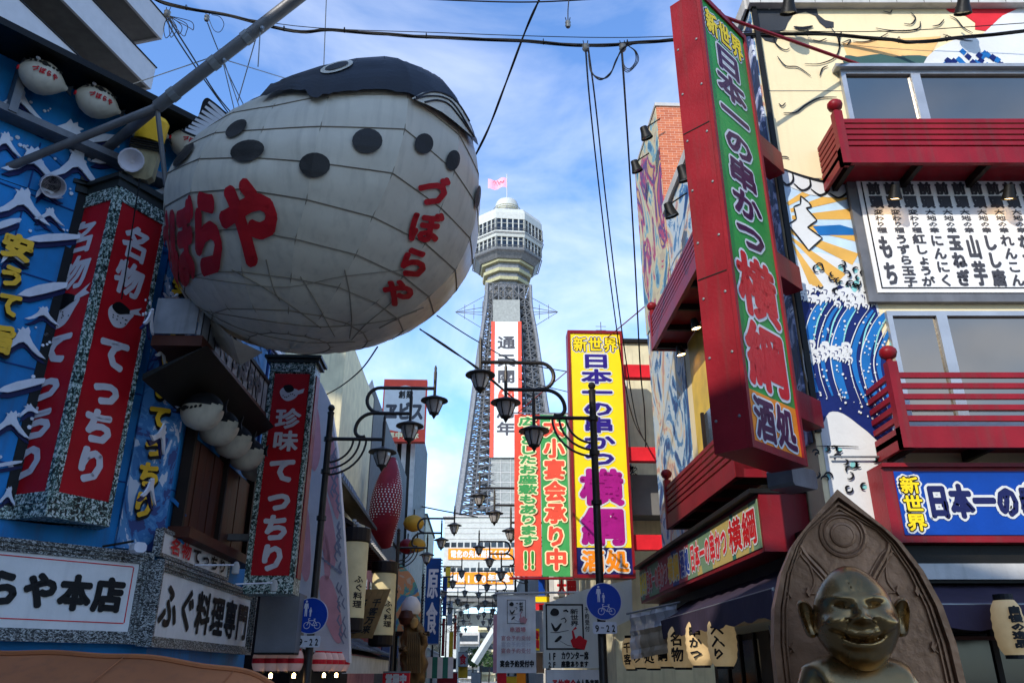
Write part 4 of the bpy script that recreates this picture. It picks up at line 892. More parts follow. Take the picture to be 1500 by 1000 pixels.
# signboard strip along the street side, with red end box
WS = .55
sz0, sz1 = RS.px(1120, 800, WS)[1], RS.px(1117, 725, WS)[1]; su1 = RS.px(1115, 760, WS)[0]; su0 = -7.4
t = thing('strip_signboard', 'long colourful strip signboard with dark red end box, on the street wall over the awning', 'sign', RS.p((su0 + su1) / 2, sz0, WS / 2))
build(B(RS, su0, su1, sz0 - .05, sz1 + .05, .02, WS), 'box', M_redp, t)
M_stripm = ramp_mat('strip_print', [(0, '#27407e'), (.42, '#a33440'), (.5, '#6f8a6a'), (.57, '#b8a25c'), (.64, '#2f6f5a')], .55, dist=.4, bump=0, stretch=(.6, .6, .1))
build(B(RS, su0 + .03, su1 - .05, sz0, sz1, WS + .002, WS + .012), 'sign_face', M_stripm, t)
build(B(RS, su0 - .05, su1 + .02, sz1 + .05, sz1 + .1, .02, WS + .1), 'hood', M_eave, t)
Ls = su1 - su0
sgs = [('新世界', .01, .1, M_yel), ('日本一の串かつ', .1, .34, M_crim), ('横綱', .35, .46, M_gold), ('酒処', .47, .55, M_signblue), ('日本一の串かつ', .56, .82, M_redl), ('横綱', .83, .985, M_crim)]
for s_, a, b, m in sgs: lettering(t, RS, s_, (su0 + a * Ls, sz0 + .05, su0 + b * Ls, sz1 - .05), WS + .014, [m, M_mwhite], bold=.012, out=.022)
# awnings
def awning(label, fr, u0, u1, z0, z1, w0, w1, drop):
    t = thing('awning', label, 'awning', fr.p((u0 + u1) / 2, z0, (w0 + w1) / 2), 'purple canvas awnings'); n = int((u1 - u0) / .5) + 1; mb = MB(); rows = []
    for i in range(n * 3 + 1):
        u = u0 + (u1 - u0) * i / (n * 3); sg = .03 * math.sin(i * 2.1)
        rows.append([fr.p(u, z1, w0), fr.p(u, (z0 + z1) / 2 - .03 + sg * .5, (w0 + w1) / 2), fr.p(u, z0, w1), fr.p(u, z0 - drop + .02 * math.sin(i * 1.7), w1 + .015 * math.cos(i * 1.3))])
    for r in rows: mb.v += r
    m = 4
    for i in range(len(rows) - 1):
        for k in range(3): mb.f.append((i * m + k, i * m + k + 1, (i + 1) * m + k + 1, (i + 1) * m + k)); mb.m.append(0)
    for e in (0, len(rows) - 1):
        b = len(mb.v); mb.v += [rows[e][0], rows[e][2], rows[e][3], rows[e][3] + V((0, 0, .0)) - fr.n * (w1 - w0)]; mb.f.append((b, b + 1, b + 2, b + 3)); mb.m.append(0)
    build(mb, 'canvas', M_canvas, t, True); build(MB().tube([fr.p(u0, z0, w1 - .02), fr.p(u1, z0, w1 - .02)], .018, 6), 'front_bar', M_steel, t)
    for u in (u0 + .1, (u0 + u1) / 2, u1 - .1): build(MB().tube([fr.p(u, z1 - .1, w0 + .02), fr.p(u, z0 - .02, w1 - .03)], .015, 6), 'arm', M_steel, t)
    return t
awning('purple canvas awning along the street side, under the strip signboard', RS, -5.2, .2, 2.36, 2.78, .05, .75, .26)
awning('purple canvas awning on the front side, right of the bronze statue', RF, .35, 5.5, 2.16, 2.42, .05, .95, .2)
build(B(RF, .3, 5.4, 2.42, 2.78, .012, .2), 'lintel', M_eave, br_); build(B(RF, .35, 5.3, 2.45, 2.6, .205, .25), 'shutter_box', M_conc, br_)
build(B(RS, -7.5, .0, 2.45, 3.0, .012, .2), 'lintel', M_eave, br_)
# shop front under the awnings
SH = Fr(RF.p(0, 0, -.85), (1, 0, 0))
for k in range(8):
    u = .7 + k * .62; g = build(B(SH, u, u + .56, .9, 2.0, .0, .02), 'window', M_glassd, br_); build(B(SH, u + .56, u + .62, .0, 2.2, -.02, .05), 'window_frame', M_dark, g)
build(B(SH, .6, 5.5, 1.93, 1.97, .03, .07), 'shop_rail', M_wood, br_)
SG = Fr(RS.p(0, 0, -.75), -SD)
for k in range(9):
    u = -7.2 + k * .75; g = build(B(SG, u, u + .69, .6, 2.1, .0, .02), 'window', M_glassd, br_); build(B(SG, u + .69, u + .75, .0, 2.2, -.02, .05), 'window_frame', M_dark, g)
for k in range(7): build(MB().tube([RF.p(-.02 - k * .3 * SD.x, 1.7, .02) + SD * (.2 + k * .32), RF.p(-.02, 2.15, .02) + SD * (.2 + k * .32)], .012, 5), 'lattice_bar', M_steel, br_)
# paper lanterns under the street awning
def paper_lantern(loc, r, h, txt, label, group, fr, lit=True):
    t = thing('paper_lantern', label, 'lantern', loc, group)
    pr = []; n = 12
    for i in range(n + 1):
        k = i / n; pr.append((r * (.62 + .38 * math.sin(math.pi * min(1, max(0, k)) ) ** .45) * (1 - .05 * (i % 2)), h * k))
    build(MB().lathe(loc, pr, 18), 'shade', M_warm if lit else M_lantpaper, t, True)
    build(MB().lathe(V(loc) - V((0, 0, .03)), [(.01, 0), (r * .6, 0), (r * .6, .04), (.01, .04)], 14), 'bottom_ring', M_black, t); build(MB().lathe(V(loc) + V((0, 0, h)), [(.01, 0), (r * .6, 0), (r * .6, .05), (.01, .05)], 14), 'top_ring', M_black, t)
    mb = MB()
    for pts, k in text2d(txt, (-r * .5, h * .12, r * .5, h * .88), True, .006, 1):
        c = V(loc); mb.add([c + fr.u * (r * 1.02 * math.sin(x / r)) + fr.n * (r * (1.02) * math.cos(x / r)) + V((0, 0, y)) for x, y in pts], [tuple(range(len(pts)))])
    build(mb, 'lettering', M_black, t); return t
wds = ['大入り', '串かつ', '名物', '横綱', '酒処', '大入り', '千客']
LFR = Fr((0, 0, 0), (.86, .5, 0)); LFR2 = Fr((0, 0, 0), (SR * 1 + -SD * .7))
ordn = ['nearest', 'second', 'third', 'fourth', 'fifth', 'sixth', 'farthest']
for k in range(7):
    d = 10.3 + 1.05 * k; p = S(3.6 - .62, d); paper_lantern((p.x, p.y, 1.68 + .02 * (k % 2)), .18 + .015 * (k % 3), .56, wds[k], ordn[k] + ' warm paper lantern in the row under the street awning', 'paper lanterns under the street awning', Fr((0, 0, 0), (.8, -.6, 0)) if 0 else Fr((0, 0, 0), (.85, -.52, 0)))
p = RF.p(*RF.px(1487, 955, 1.1), 1.1); paper_lantern((p.x, p.y, p.z - .02), .13, .44, '自慢の逸品', 'long lit paper lantern with vertical black writing, under the front awning at right', 'front lantern', RF)
# clear vinyl curtain sheet
t = thing('vinyl_sheet', 'crumpled translucent vinyl sheet hung at the end of the street awning', 'sheet', S(2.6, 13.2, 2)); mb = MB(); fr = Fr(at(922, 905, 13.6), SR * .95 - SD * .9)
nx, ny = 14, 10
for j in range(ny + 1):
    for i in range(nx + 1): mb.v.append(fr.p(i * .064, -.62 + .68 * j / ny + .12 * i / nx, .025 * math.sin(i * 1.9 + j * .6) + .02 * math.sin(j * 2.3)))
for j in range(ny):
    for i in range(nx): k = j * (nx + 1) + i; mb.f.append((k, k + 1, k + nx + 2, k + nx + 1)); mb.m.append(1 if j < 6 and 2 < i < 11 else 0)
build(mb, 'sheet', [mat('milky_vinyl', '#b9b9bd', .2, var=.2, trans=.3), mat('beige_printed_vinyl', '#9b8a72', .3, var=.3)], t, True)
build(MB().tube([fr.p(-.05, .07, 0), fr.p(.95, .2, 0)], .015, 6), 'rod', M_steel, t)

# spotlights
def spotlight(loc, d, lit, label, group, s=1):
    t = thing('spotlight', label, 'spotlight', loc, group); c = V(loc); d = V(d).normalized()
    build(MB().lathe(c, [(.02, -.09 * s), (.05 * s, -.08 * s), (.06 * s, 0), (.085 * s, .09 * s), (.08 * s, .09 * s), (.05 * s, .02)], 14, tuple(d)), 'housing', M_eave, t, True)
    build(MB().lathe(c, [(.005, .06 * s), (.07 * s, .06 * s), (.07 * s, .075 * s), (.005, .08 * s)], 14, tuple(d)), 'bulb', M_lit if lit else M_glassd, t)
    build(MB().tube([c - d * .06, c - d * .04 + V((0, .16, .05))], .015, 6), 'arm', M_eave, t)
for (x, y), nm_ in (((1311, 284), 'over the left end of the menu signboard'), ((1478, 284), 'over the right end of the menu signboard')):
    spotlight(RF.p(*RF.px(x, y - 3, .35), .35), (0, .45, -1), True, 'small black lit spotlight ' + nm_, 'spotlights over the menu signboard')
for (x, y), nm_ in (((1155, 9), 'above the wrestler mural, left one'), ((1411, 9), 'above the mural, nearer the red patch')):
    spotlight(RF.p(*RF.px(x, y - 2, .4), .4), (0, .5, -1), False, 'unlit bronze floodlight at the roof edge ' + nm_, 'floodlights at the front roof edge', 1.3)
for k, (x, y) in enumerate(((945, 194), (931, 243), (1001, 253), (981, 307))):
    u, v = RS.px(x, y, .35); spotlight(RS.p(u, v, .35), (.3, .2, -1), False, ('topmost', 'second', 'third', 'lowest')[k] + ' unlit floodlight on the street-side roof edge', 'floodlights at the street roof edge', 1.5)
    build(MB().tube([RS.p(u, v + .1, .35), RS.p(u, v + .35, .02)], .015, 5), 'floodlight_bracket', M_eave, br_)
for k, (x, y) in enumerate(((1018, 474), (996, 513))):
    u, v = RS.px(x, y, .3); spotlight(RS.p(u, v, .3), (.2, 0, -1), True, ('nearer', 'farther')[k] + ' lit downlight under the upper street balcony', 'downlights under the street balcony', 1.0)

# ------------------------------------------------------------------ street lamps
def street_lamp(loc, rz, label):
    t = thing('street_lamp', label, 'street lamp', (0, 0, 0), 'ornate three-headed street lamps'); X = Fr((0, 0, 0), (1, 0, 0)); P = lambda a, z: V((a, 0, z))
    build(MB().tube([P(0, 0), P(0, .9), P(0, .95), P(0, 6.45), P(0, 6.5), P(0, 6.55)], [.11, .11, .075, .062, .075, .02], 12), 'pole', M_lamp, t, True)
    build(MB().lathe(P(0, 6.55), [(.01, -.02), (.06, .0), (.075, .05), (.05, .1), (.01, .12)], 10), 'finial', M_lamp, t, True)
    for z in (5.3, 5.95, 4.4): build(MB().lathe(P(0, z - .04), [(.06, 0), (.095, 0), (.095, .08), (.06, .08)], 12), 'collar', M_lamp, t)
    r = .038; h = lambda c, rr, a0, a1, n=12: [P(c[0] + rr * math.cos(R(a0 + (a1 - a0) * i / n)), c[1] + rr * math.sin(R(a0 + (a1 - a0) * i / n))) for i in range(n + 1)]
    build(MB().tube([P(0, 5.96), P(1.1, 5.96)], r, 8), 'arm', M_lamp, t, True)
    build(MB().tube([P(1.62, 6.5), P(.88, 6.5)] + h((.88, 6.14), .36, 90, 180)[1:] + h((.66, 6.14), .14, 180, 300)[1:], r, 8), 'arm', M_lamp, t, True)
    build(MB().tube([P(2.1, 7.04), P(.98, 7.04)] + h((.98, 6.775), .265, 90, 270)[1:] , r, 8), 'arm', M_lamp, t, True)
    for k, rr in enumerate((.5, .63, .76)):
        build(MB().tube([P(rr * math.cos(R(a)), 5.96 - (rr * .95 + .0) * math.sin(R(a)) - .0) for a in range(0, 91, 9)], .022, 6), 'brace_arc', M_lamp, t, True)
    for (a, z) in ((1.1, 5.96), (1.62, 6.5), (2.1, 7.04)):
        c = P(a, z - .16); ln = build(MB().lathe(c, [(.012, .66), (.03, .60), (.025, .55), (.035, .50), (.03, -.02)], 8), 'lantern_spire', M_lamp, t, True)
        build(MB().lathe(c, [(.03, .02), (.07, .0), (.28, -.09), (.285, -.11), (.17, -.115), (.1, -.1)], 18), 'hat', M_lamp, ln, True)
        build(MB().lathe(c, [(.17, -.115), (.165, -.18), (.09, -.36), (.08, -.37)], 12), 'glass', M_lampg, ln)
        for q in range(6): an = q * math.pi / 3; build(MB().tube([c + V((.172 * math.cos(an), .172 * math.sin(an), -.12)), c + V((.168 * math.cos(an), .168 * math.sin(an), -.19)), c + V((.092 * math.cos(an), .092 * math.sin(an), -.37))], .009, 4), 'rib', M_lamp, ln)
        build(MB().lathe(c, [(.1, -.36), (.1, -.385), (.05, -.41), (.035, -.44), (.005, -.49)], 10), 'drop_finial', M_lamp, ln, True)
    return t
proto = street_lamp((0, 0, 0), 0, '')
RZR = math.atan2(-SR.y, -SR.x); RZL = math.atan2(SR.y, SR.x)
gapR = 2.06; gapL = 2.9
dR = [14.1, 25.2, 36.3, 47.4, 58.5, 70, 82]; dL = [14.8, 29, 43, 54, 65, 76, 90]
for k in range(7):
    nmk = ('nearest', 'second', 'third', 'fourth', 'fifth', 'sixth', 'farthest')[k]
    p = S(gapR, dR[k]); q = S(-gapL, dL[k]); lr = nmk + ' three-headed street lamp along the right kerb' + (', in front of the yellow sign' if k == 0 else ''); ll = nmk + ' three-headed street lamp along the left kerb' + (', in front of the pink panel' if k == 0 else '')
    if k == 0:
        proto.location = (p.x, p.y, .0); proto.rotation_euler = (0, 0, RZR); proto['label'] = lr; WL[proto.name] = V((p.x, p.y, 0))
    else: copy_tree(proto, (p.x, p.y, 0), RZR, lr)
    cl_ = copy_tree(proto, (q.x, q.y, 0), RZL, ll); cl_.scale = (.94, .94, .958)
# round signs on the two nearest poles
def road_sign(c, label, key):
    t = thing('road_sign', label, 'road sign', c, 'round blue signs with time plates'); F = Fr(c, (1, 0, 0)); cc = lambda r, n=36: [(r * math.cos(2 * math.pi * i / n), r * math.sin(2 * math.pi * i / n)) for i in range(n)]
    build(MB().prism(F, cc(.3), 0, .012), 'rim', M_white, t); build(MB().prism(F, cc(.288), .013, .016), 'blue_disc', M_rsign, t)
    mb = MB()
    # adult and child
    def person(x, y, s): 
        mb.flat(F, [(x + .022 * s * math.cos(a), y + .155 * s + .024 * s * math.sin(a)) for a in (i * .785 for i in range(8))], .0175)
        mb.flat(F, [(x - .035 * s, y + .12 * s), (x + .035 * s, y + .12 * s), (x + .05 * s, y + .02 * s), (x + .035 * s, y + .02 * s), (x + .026 * s, y + .07 * s), (x + .024 * s, y - .13 * s), (x + .006 * s, y - .13 * s), (x, y - .01 * s), (x - .006 * s, y - .13 * s), (x - .024 * s, y - .13 * s), (x - .026 * s, y + .07 * s), (x - .035 * s, y + .02 * s), (x - .05 * s, y + .02 * s)], .018)
    person(-.085, .1, .85); person(-.005, .045, .5)
    def seg(a, b, wd=.007): 
        dx, dy = b[0] - a[0], b[1] - a[1]; l = math.hypot(dx, dy); nx, ny = -dy / l * wd, dx / l * wd; mb.flat(F, [(a[0] + nx, a[1] + ny), (b[0] + nx, b[1] + ny), (b[0] - nx, b[1] - ny), (a[0] - nx, a[1] - ny)], .0175 + .0001 * (len(mb.f) % 9))
    for wx in (-.05, .13):
        pts = [(wx + .052 * math.cos(a * math.pi / 8), -.16 + .052 * math.sin(a * math.pi / 8)) for a in range(17)]
        for a, b in zip(pts, pts[1:]): seg(a, b, .0045)
    for a, b in (((-.05, -.16), (-.02, -.08)), ((-.02, -.08), (.08, -.08)), ((.08, -.08), (.13, -.16)), ((-.015, -.1), (.045, -.16)), ((.045, -.16), (.08, -.08)), ((.045, -.16), (.13, -.16)), ((-.02, -.08), (-.03, -.05)), ((-.03, -.05), (.0, -.045)), ((.08, -.08), (.075, -.06)), ((.06, -.055), (.095, -.055))): seg(a, b, .005)
    build(mb, 'pictogram', M_white, t)
    build(MB().box(F, -.2, .2, -.51, -.325, 0, .01, bev=.02), 'time_plate', M_white, t)
    o = MB()
    letter(o, F, '9', (-.19, -.485, -.07, -.345), .012, bold=.004); letter(o, F, '22', (.0, -.485, .19, -.345), .012, bold=.004); o.flat(F, [(-.065, -.425), (-.015, -.425), (-.015, -.41), (-.065, -.41)], .0125)
    build(o, 'lettering', M_black, t)
    for z in (.1, -.42): build(B(F, -.03, .03, z, z + .04, -.14, -.001), 'bracket', M_steel, t)
p = S(gapR, 14.1); road_sign(V((p.x + .04, p.y - .13, 1.6 + (at(883, 880, 14.0).z - 1.6))), 'round blue pedestrian and cycle sign with 9-22 plate on the right lamp post', 1)
p = S(-gapL, 14.8); road_sign(V((p.x + .0, p.y - .13, at(458, 902, 14.7).z)), 'round blue pedestrian and cycle sign with 9-22 plate on the left lamp post', 2)

# ------------------------------------------------------------------ yellow sign, banners, box sign
YF = Fr(S(2.16, 18.7), SR); yz0, yz1, yw = 3.6, 9.72, 1.4
t = thing('tall_sign', 'tall yellow sign with purple characters and a navy foot, behind the right lamp post', 'sign', YF.p(yw / 2, yz0, -.2))
build(B(YF, 0, yw, yz0, yz1, -.4, -.02), 'box', M_redp, t)
for a, b, c, d in ((0, .06, yz0, yz1), (yw - .06, yw, yz0, yz1), (.06, yw - .06, yz0, yz0 + .08), (.06, yw - .06, yz1 - .08, yz1)): build(B(YF, a, b, c, d, -.018, .03), 'frame_bar', M_redp, t)
zn = yz0 + .68; build(B(YF, .06, yw - .06, zn, yz1 - .08, -.016, 0), 'yellow_face', M_yel, t); build(B(YF, .06, yw - .06, yz0 + .08, zn, -.016, 0), 'navy_face', mat('navy_print', '#141c5c', .4), t)
M_indigo = mat('indigo_print', '#2b1a78', .4, var=.15)
lettering(t, YF, '新世界', (.12, yz1 - .6, yw - .12, yz1 - .16), .004, [M_yel, M_black, M_mwhite], bold=.01, out=.02, out2=.02)
lettering(t, YF, '日本一の串かつ', (.28, zn + 1.88, yw - .28, yz1 - .62), .004, [M_indigo, M_mwhite], vert=True, bold=.022, out=.036)
lettering(t, YF, '横綱', (.16, zn + .02, yw - .14, zn + 1.86), .004, [M_mag, M_mwhite], vert=True, bold=.05, out=.04)
lettering(t, YF, '酒処', (.16, yz0 + .11, yw - .12, zn - .03), .004, [M_orange, M_mwhite], bold=.02, out=.035)
for z in (4.25, 6.35, 8.5): build(B(Fr(YF.p(yw, 0, -.2), SR), .001, .75, z, z + .34, -.12, .12), 'support_beam', M_redl, t)
# cream building behind the yellow sign
t = thing('cream_building', 'cream rendered building behind the yellow sign, with pipes and a red band', 'building', S(5, 20.5)); cf = Fr(S(3.3, 20.4), SR)
build(MB().ground([tuple(S(*q).xy) for q in ((3.3, 20.4), (9, 20.4), (9, 33), (3.3, 33))], 0, 10.1), 'wall', M_cream, t)
for z in (10.1,): build(B(cf, -.1, 5, z, z + .1, -.3, .1), 'coping', M_eave, t)
build(B(cf, .2, 5, 5.2, 6.2, .01, .8), 'rear_balcony', M_concd, t)
for x in (.35, .5, .62): build(MB().tube([cf.p(x, 6.4, .05), cf.p(x, 9.3, .05)], .015, 5), 'pipe', M_steel, t)
rr = random.Random(5); mb = MB()
for k in range(14): mb.tube([cf.p(.25 + rr.uniform(0, .5), rr.uniform(5.9, 6.6), .2) for _ in range(5)], .012, 4)
build(mb, 'cable_tangle', M_cable, t, kind='stuff')
build(MB().tube([S(3.4, 21, 10.1), S(3.4, 21, 11.0)], .012, 4), 'aerial_mast', M_steel, t)
for k in range(4): build(MB().tube([S(3.25, 21, 10.5 + k * .12), S(3.55, 21, 10.5 + k * .12)], .008, 4), 'aerial_rod', M_steel, t)
# pair of banners
bf = Fr(S(1.0, 23.5), SR); bz0, bz1 = at(790, 838, 23.5).z, at(790, 606, 23.5).z
t = thing('banner', 'red cloth banner with green cream-edged vertical writing, left of the green banner', 'banner', bf.p(.38, bz0, 0), 'pair of hanging cloth banners')
def cloth(fr, u0, u1, z0, z1, nm, m, par, amp=.015):
    mb = MB(); nx, ny = 8, 24
    for j in range(ny + 1):
        for i in range(nx + 1): u = u0 + (u1 - u0) * i / nx; mb.v.append(fr.p(u, z0 + (z1 - z0) * j / ny, amp * math.sin(j * .9 + i * .4) - .02))
    for j in range(ny):
        for i in range(nx): k = j * (nx + 1) + i; mb.f.append((k, k + 1, k + nx + 2, k + nx + 1)); mb.m.append(0)
    return build(mb, nm, m, par, True)
cloth(bf, 0, .78, bz0 - .1, bz1, 'cloth', M_redb, t)
lettering(t, bf, '広々としたお座敷もあります', (.1, bz0 + .75, .7, bz1 - .08), .004, [M_green2, M_creamp], vert=True, bold=.018, out=.04)
lettering(t, bf, '!!', (.22, bz0 + .1, .62, bz0 + .72), .004, [M_green, M_creamp], bold=.03, out=.03)
t2 = thing('banner', 'green cloth banner with red cream-edged vertical writing, right of the red banner', 'banner', bf.p(1.2, bz0, 0), 'pair of hanging cloth banners')
cloth(bf, .8, 1.6, bz0 - .1, bz1, 'cloth', M_green2, t2)
lettering(t2, bf, '大小宴会承り中', (.86, bz0 + .05, 1.55, bz1 - .08), .004, [M_redb, M_creamp], vert=True, bold=.03, out=.04)
t3 = thing('banner_bar', 'red steel bar and tie rods carrying the pair of banners', 'bar', bf.p(1.5, bz0 - .2, 0))
build(MB().tube([bf.p(-.15, bz0 - .16, .03), bf.p(2.6, bz0 - .16, .03)], .035, 6), 'lower_bar', M_redp, t3); build(MB().tube([bf.p(-.1, bz1 + .04, 0), bf.p(2.6, bz1 + .04, 0)], .025, 6), 'upper_bar', M_steel, t3)
build(MB().tube([bf.p(.1, bz1 + .05, 0), at(955, 440, 17.0)], .015, 5), 'tie_rod', M_redp, t3)
# pale building behind the banners
t = thing('pale_building', 'pale grey rendered building behind the banners, partly hidden by the yellow sign', 'building', S(3, 34)); build(MB().ground([tuple(S(*q).xy) for q in ((2.55, 33.5), (9, 33.5), (9, 60), (2.9, 60))], 0, 12.2), 'wall', M_conc, t)
ff = Fr(S(2.55, 33.5), SR)
for z in (4.5, 7, 9.5): 
    g = build(B(ff, .5, 1.5, z, z + 1.2, .01, .03), 'window', M_glass, t); build(B(ff, .42, 1.58, z - .08, z, .01, .1), 'window_sill', M_conc, g)
ol = [(0, 0)]
build(MB().tube([ff.p(.1, 4 + k * .2, .1) for k in range(40)], .04, 6), 'downpipe', M_conc, t)
# white cloth banner
wf = Fr(S(.42, 16.9), SR); wz0, wz1 = at(757, 985, 16.9).z, at(757, 870, 16.9).z
t = thing('cloth_banner', 'white hanging cloth banner with a square brush logo, left of the sloping-top sign', 'banner', wf.p(.4, wz0, 0))
u0, u1 = wf.px(728, 925)[0], wf.px(785, 925)[0]
cloth(wf, u0, u1, wz0, wz1, 'cloth', M_whites, t, .008)
build(MB().tube([wf.p(u0 - .05, wz1 + .02, 0), wf.p(u1 + 1.1, wz1 + .05, 0)], .022, 6), 'rod', M_conc, t)
M_faint = mat('faded_pink_print', '#c98f90', .6); M_brush = mat('brush_ink', '#2b2a28', .6)
def brush_logo(fr, a, b, c, d, w, par, frame=.02, faint=False):
    mb = MB(); 
    for (x0_, x1_, y0_, y1_) in ((a, b, c, c + frame), (a, b, d - frame, d), (a, a + frame, c + frame, d - frame), (b - frame, b, c + frame, d - frame)): mb.flat(fr, [(x0_, y0_), (x1_, y0_), (x1_, y1_), (x0_, y1_)], w)
    W_, H_ = b - a, d - c; P = lambda x, y: (a + x * W_, c + y * H_)
    mb.flat(fr, smooth_pts([P(.12, .80), P(.2, .90), P(.32, .88), P(.36, .80), P(.3, .74), P(.18, .74)], 3, True), w)
    mb.stroke(fr, [P(.47, .84), P(.55, .86), P(.6, .82)], .05 * W_, w); mb.stroke(fr, [P(.4, .66), P(.5, .69), P(.54, .63), P(.5, .58)], .035 * W_, w)
    mb.flat(fr, smooth_pts([P(.14, .58), P(.2, .54), P(.26, .47), P(.38, .57), P(.42, .55), P(.3, .40), P(.2, .42)], 3, True), w + .0005)
    mb.stroke(fr, [P(.12, .37), P(.3, .37), P(.6, .42)], .02 * W_, w); mb.flat(fr, smooth_pts([P(.22, .18), P(.36, .3), P(.42, .27), P(.3, .17)], 3, True), w)
    mb.stroke(fr, [P(.35, .2), P(.55, .1), P(.68, .08)], .012 * W_, w)
    letter(mb, fr, '新世界', P(.64, .5) + P(.88, .9), w + .001, True, .002, 0, 1)
    build(mb, 'brush_logo', M_brush, par)
    m2 = MB(); m2.flat(fr, [P(.7, .05), P(1.0, 0.0), P(1.08, .2), P(.98, .24), P(.92, .3), P(.85, .3), P(.78, .24), P(.72, .42), P(.82, .46), P(.78, .5), P(.68, .4), P(.7, .25), P(.64, .2)], w + .003); build(m2, 'red_tub_mark', M_faint if faint else M_redl, par)
def T2(fr, s, box, w, m, par, bold=.004, vert=False): build(letter(MB(), fr, s, box, w, vert, bold, 0, 1), 'lettering', m, par)
wh = wz1 - wz0
brush_logo(wf, u0 + .2, u1 - .2, wz0 + wh * .62, wz0 + wh * .93, .005, t, .01, True)
T2(wf, '串酒場', (u0 + .25, wz0 + wh * .51, u1 - .2, wz0 + wh * .58), .005, M_faint, t)
for k in range(3): T2(wf, '宴会予約受付', (u0 + .08, wz0 + wh * (.24 + .08 * k), u1 - .1, wz0 + wh * (.31 + .08 * k)), .005, M_faint if k != 1 else M_silver, t, .001)
T2(wf, '宴会予約受付中', (u0 + .06, wz0 + wh * .07, u1 - .04, wz0 + wh * .16), .005, M_brush, t, .006)
# house-shaped box sign
hf = Fr(S(1.3, 16.0), SR)
pp = [hf.px(*q) for q in [(797, 978), (797, 884), (860, 862), (925, 848), (927, 905), (880, 928), (880, 978)]]
t = thing('box_sign', 'white box sign with sloping top, brush logo and floor information, behind the right lamp post', 'sign', hf.p(.7, pp[0][1], -.2))
build(MB().prism(hf, pp, -.3, 0), 'box', mat('cream_sign_acrylic', '#d9d8cb', .35, var=.05, streak=.08), t)
a, b = hf.px(800, 951), hf.px(854, 884); brush_logo(hf, a[0], b[0], a[1], b[1], .004, t, .03)
a, b = hf.px(802, 966), hf.px(862, 953); T2(hf, '1F カウンター席', (a[0], a[1], b[0], b[1]), .004, M_brush, t, .006)
a, b = hf.px(802, 977), hf.px(862, 967); T2(hf, '2F 座敷あります', (a[0], a[1], b[0], b[1]), .004, M_brush, t, .006)
a, b = hf.px(857, 925), hf.px(863, 888); T2(hf, '予約受付', (a[0], a[1], b[0], b[1]), .004, M_brush, t, .002, True)
t = thing('panel_sign', 'plain white panel sign with red and black writing, beneath the sloping-top box sign', 'sign', hf.p(.7, 1, -.3))
a, b = hf.px(801, 1015), hf.px(879, 980); build(B(hf, a[0], b[0], a[1] - .3, b[1], -.25, -.02), 'box', M_whites, t); T2(hf, '予約宴会', (a[0] + .1, a[1] + .05, a[0] + .55, b[1] - .16), -.015, M_redl, t, .006); T2(hf, '少人数専門', (a[0] + .55, a[1] + .05, b[0] - .03, b[1] - .16), -.015, M_brush, t, .006)
# small shop signs between banner and yellow sign, farther down
def simple_sign(name, label, px0, py0, px1, py1, Y, m, cat='sign', txt=None, tm=None, vert=False, bold=.02, th=.2):
    F = Fr(at((px0 + px1) / 2, py1, Y), (1, 0, 0)); a = F.px(px0, py1); b = F.px(px1, py0); t = thing(name, label, cat, F.p((a[0] + b[0]) / 2, a[1], 0))
    build(B(F, a[0], b[0], a[1], b[1], -th, 0), 'panel', m, t); fwid = min(.06, (b[0] - a[0]) * .06)
    for (c, d, e, f) in ((a[0] - .01, b[0] + .01, a[1] - fwid, a[1]), (a[0] - .01, b[0] + .01, b[1], b[1] + fwid)): build(B(F, c, d, e, f, -th, .01), 'edge', M_steel, t)
    if txt:
        mg = (b[0] - a[0]) * .1; mg2 = (b[1] - a[1]) * .08; build(letter(MB(), F, txt, (a[0] + mg, a[1] + mg2, b[0] - mg, b[1] - mg2), .006, vert, bold), 'lettering', tm, t)
    return t, F, a, b
t, F, a, b = simple_sign('wall_sign', 'white sign with two dark red characters, under the foot of the banners', 812, 846, 848, 873, 26, M_whites, txt='大関', tm=M_redl)
simple_sign('wall_sign', 'upright blue sign strip left of the white two-character sign', 789, 842, 803, 874, 27, M_signblue)
simple_sign('wall_sign', 'short yellow sign above a red one, beside the white cloth banner', 781, 873, 805, 881, 25, M_yel)
simple_sign('wall_sign', 'short red sign below a yellow one, beside the white cloth banner', 781, 881, 797, 893, 25.5, M_redl)
simple_sign('wall_sign', 'narrow yellow upright sign right of the white cloth banner', 783, 920, 790, 952, 24, M_yel, txt='寿司', tm=M_redl, vert=True)

# ------------------------------------------------------------------ bronze statue in its arched niche
sx_, sy_ = 1.93, 4.55
st = thing('bronze_statue', 'polished bronze laughing bald figure seated before a pointed arch niche with round boss', 'statue', (sx_, sy_, 0))
NF = Fr((sx_ + .02, sy_ + .12, 0), (.985, -.17, 0), (0, .03, 1))
apex = 2.62; hw = .485
def arch(k=0):
    h = hw - k; pts = [(-h, 0), (-h, 1.55), (-h * .99, 1.75), (-h * .93, 1.95), (-h * .80, 2.14), (-h * .62, 2.30), (-h * .48, 2.38), (0, apex - k * 1.35)]
    return pts + [(-x, y) for x, y in pts[-2::-1]]
build(MB().prism(NF, arch(0), -.16, -.06), 'niche_slab', M_niche, st)
def ring(pts_o, pts_i, w0, w1, nm):
    mb = MB(); n = len(pts_o)
    for i in range(n - 1):
        a, b, c, d = pts_o[i], pts_o[i + 1], pts_i[i + 1], pts_i[i]
        mb.add([NF.p(*q, w) for w in (w0, w1) for q in (a, b, c, d)], [(4, 5, 6, 7), (0, 3, 2, 1), (0, 1, 5, 4), (3, 7, 6, 2)])
    return build(mb, nm, M_niche, st)
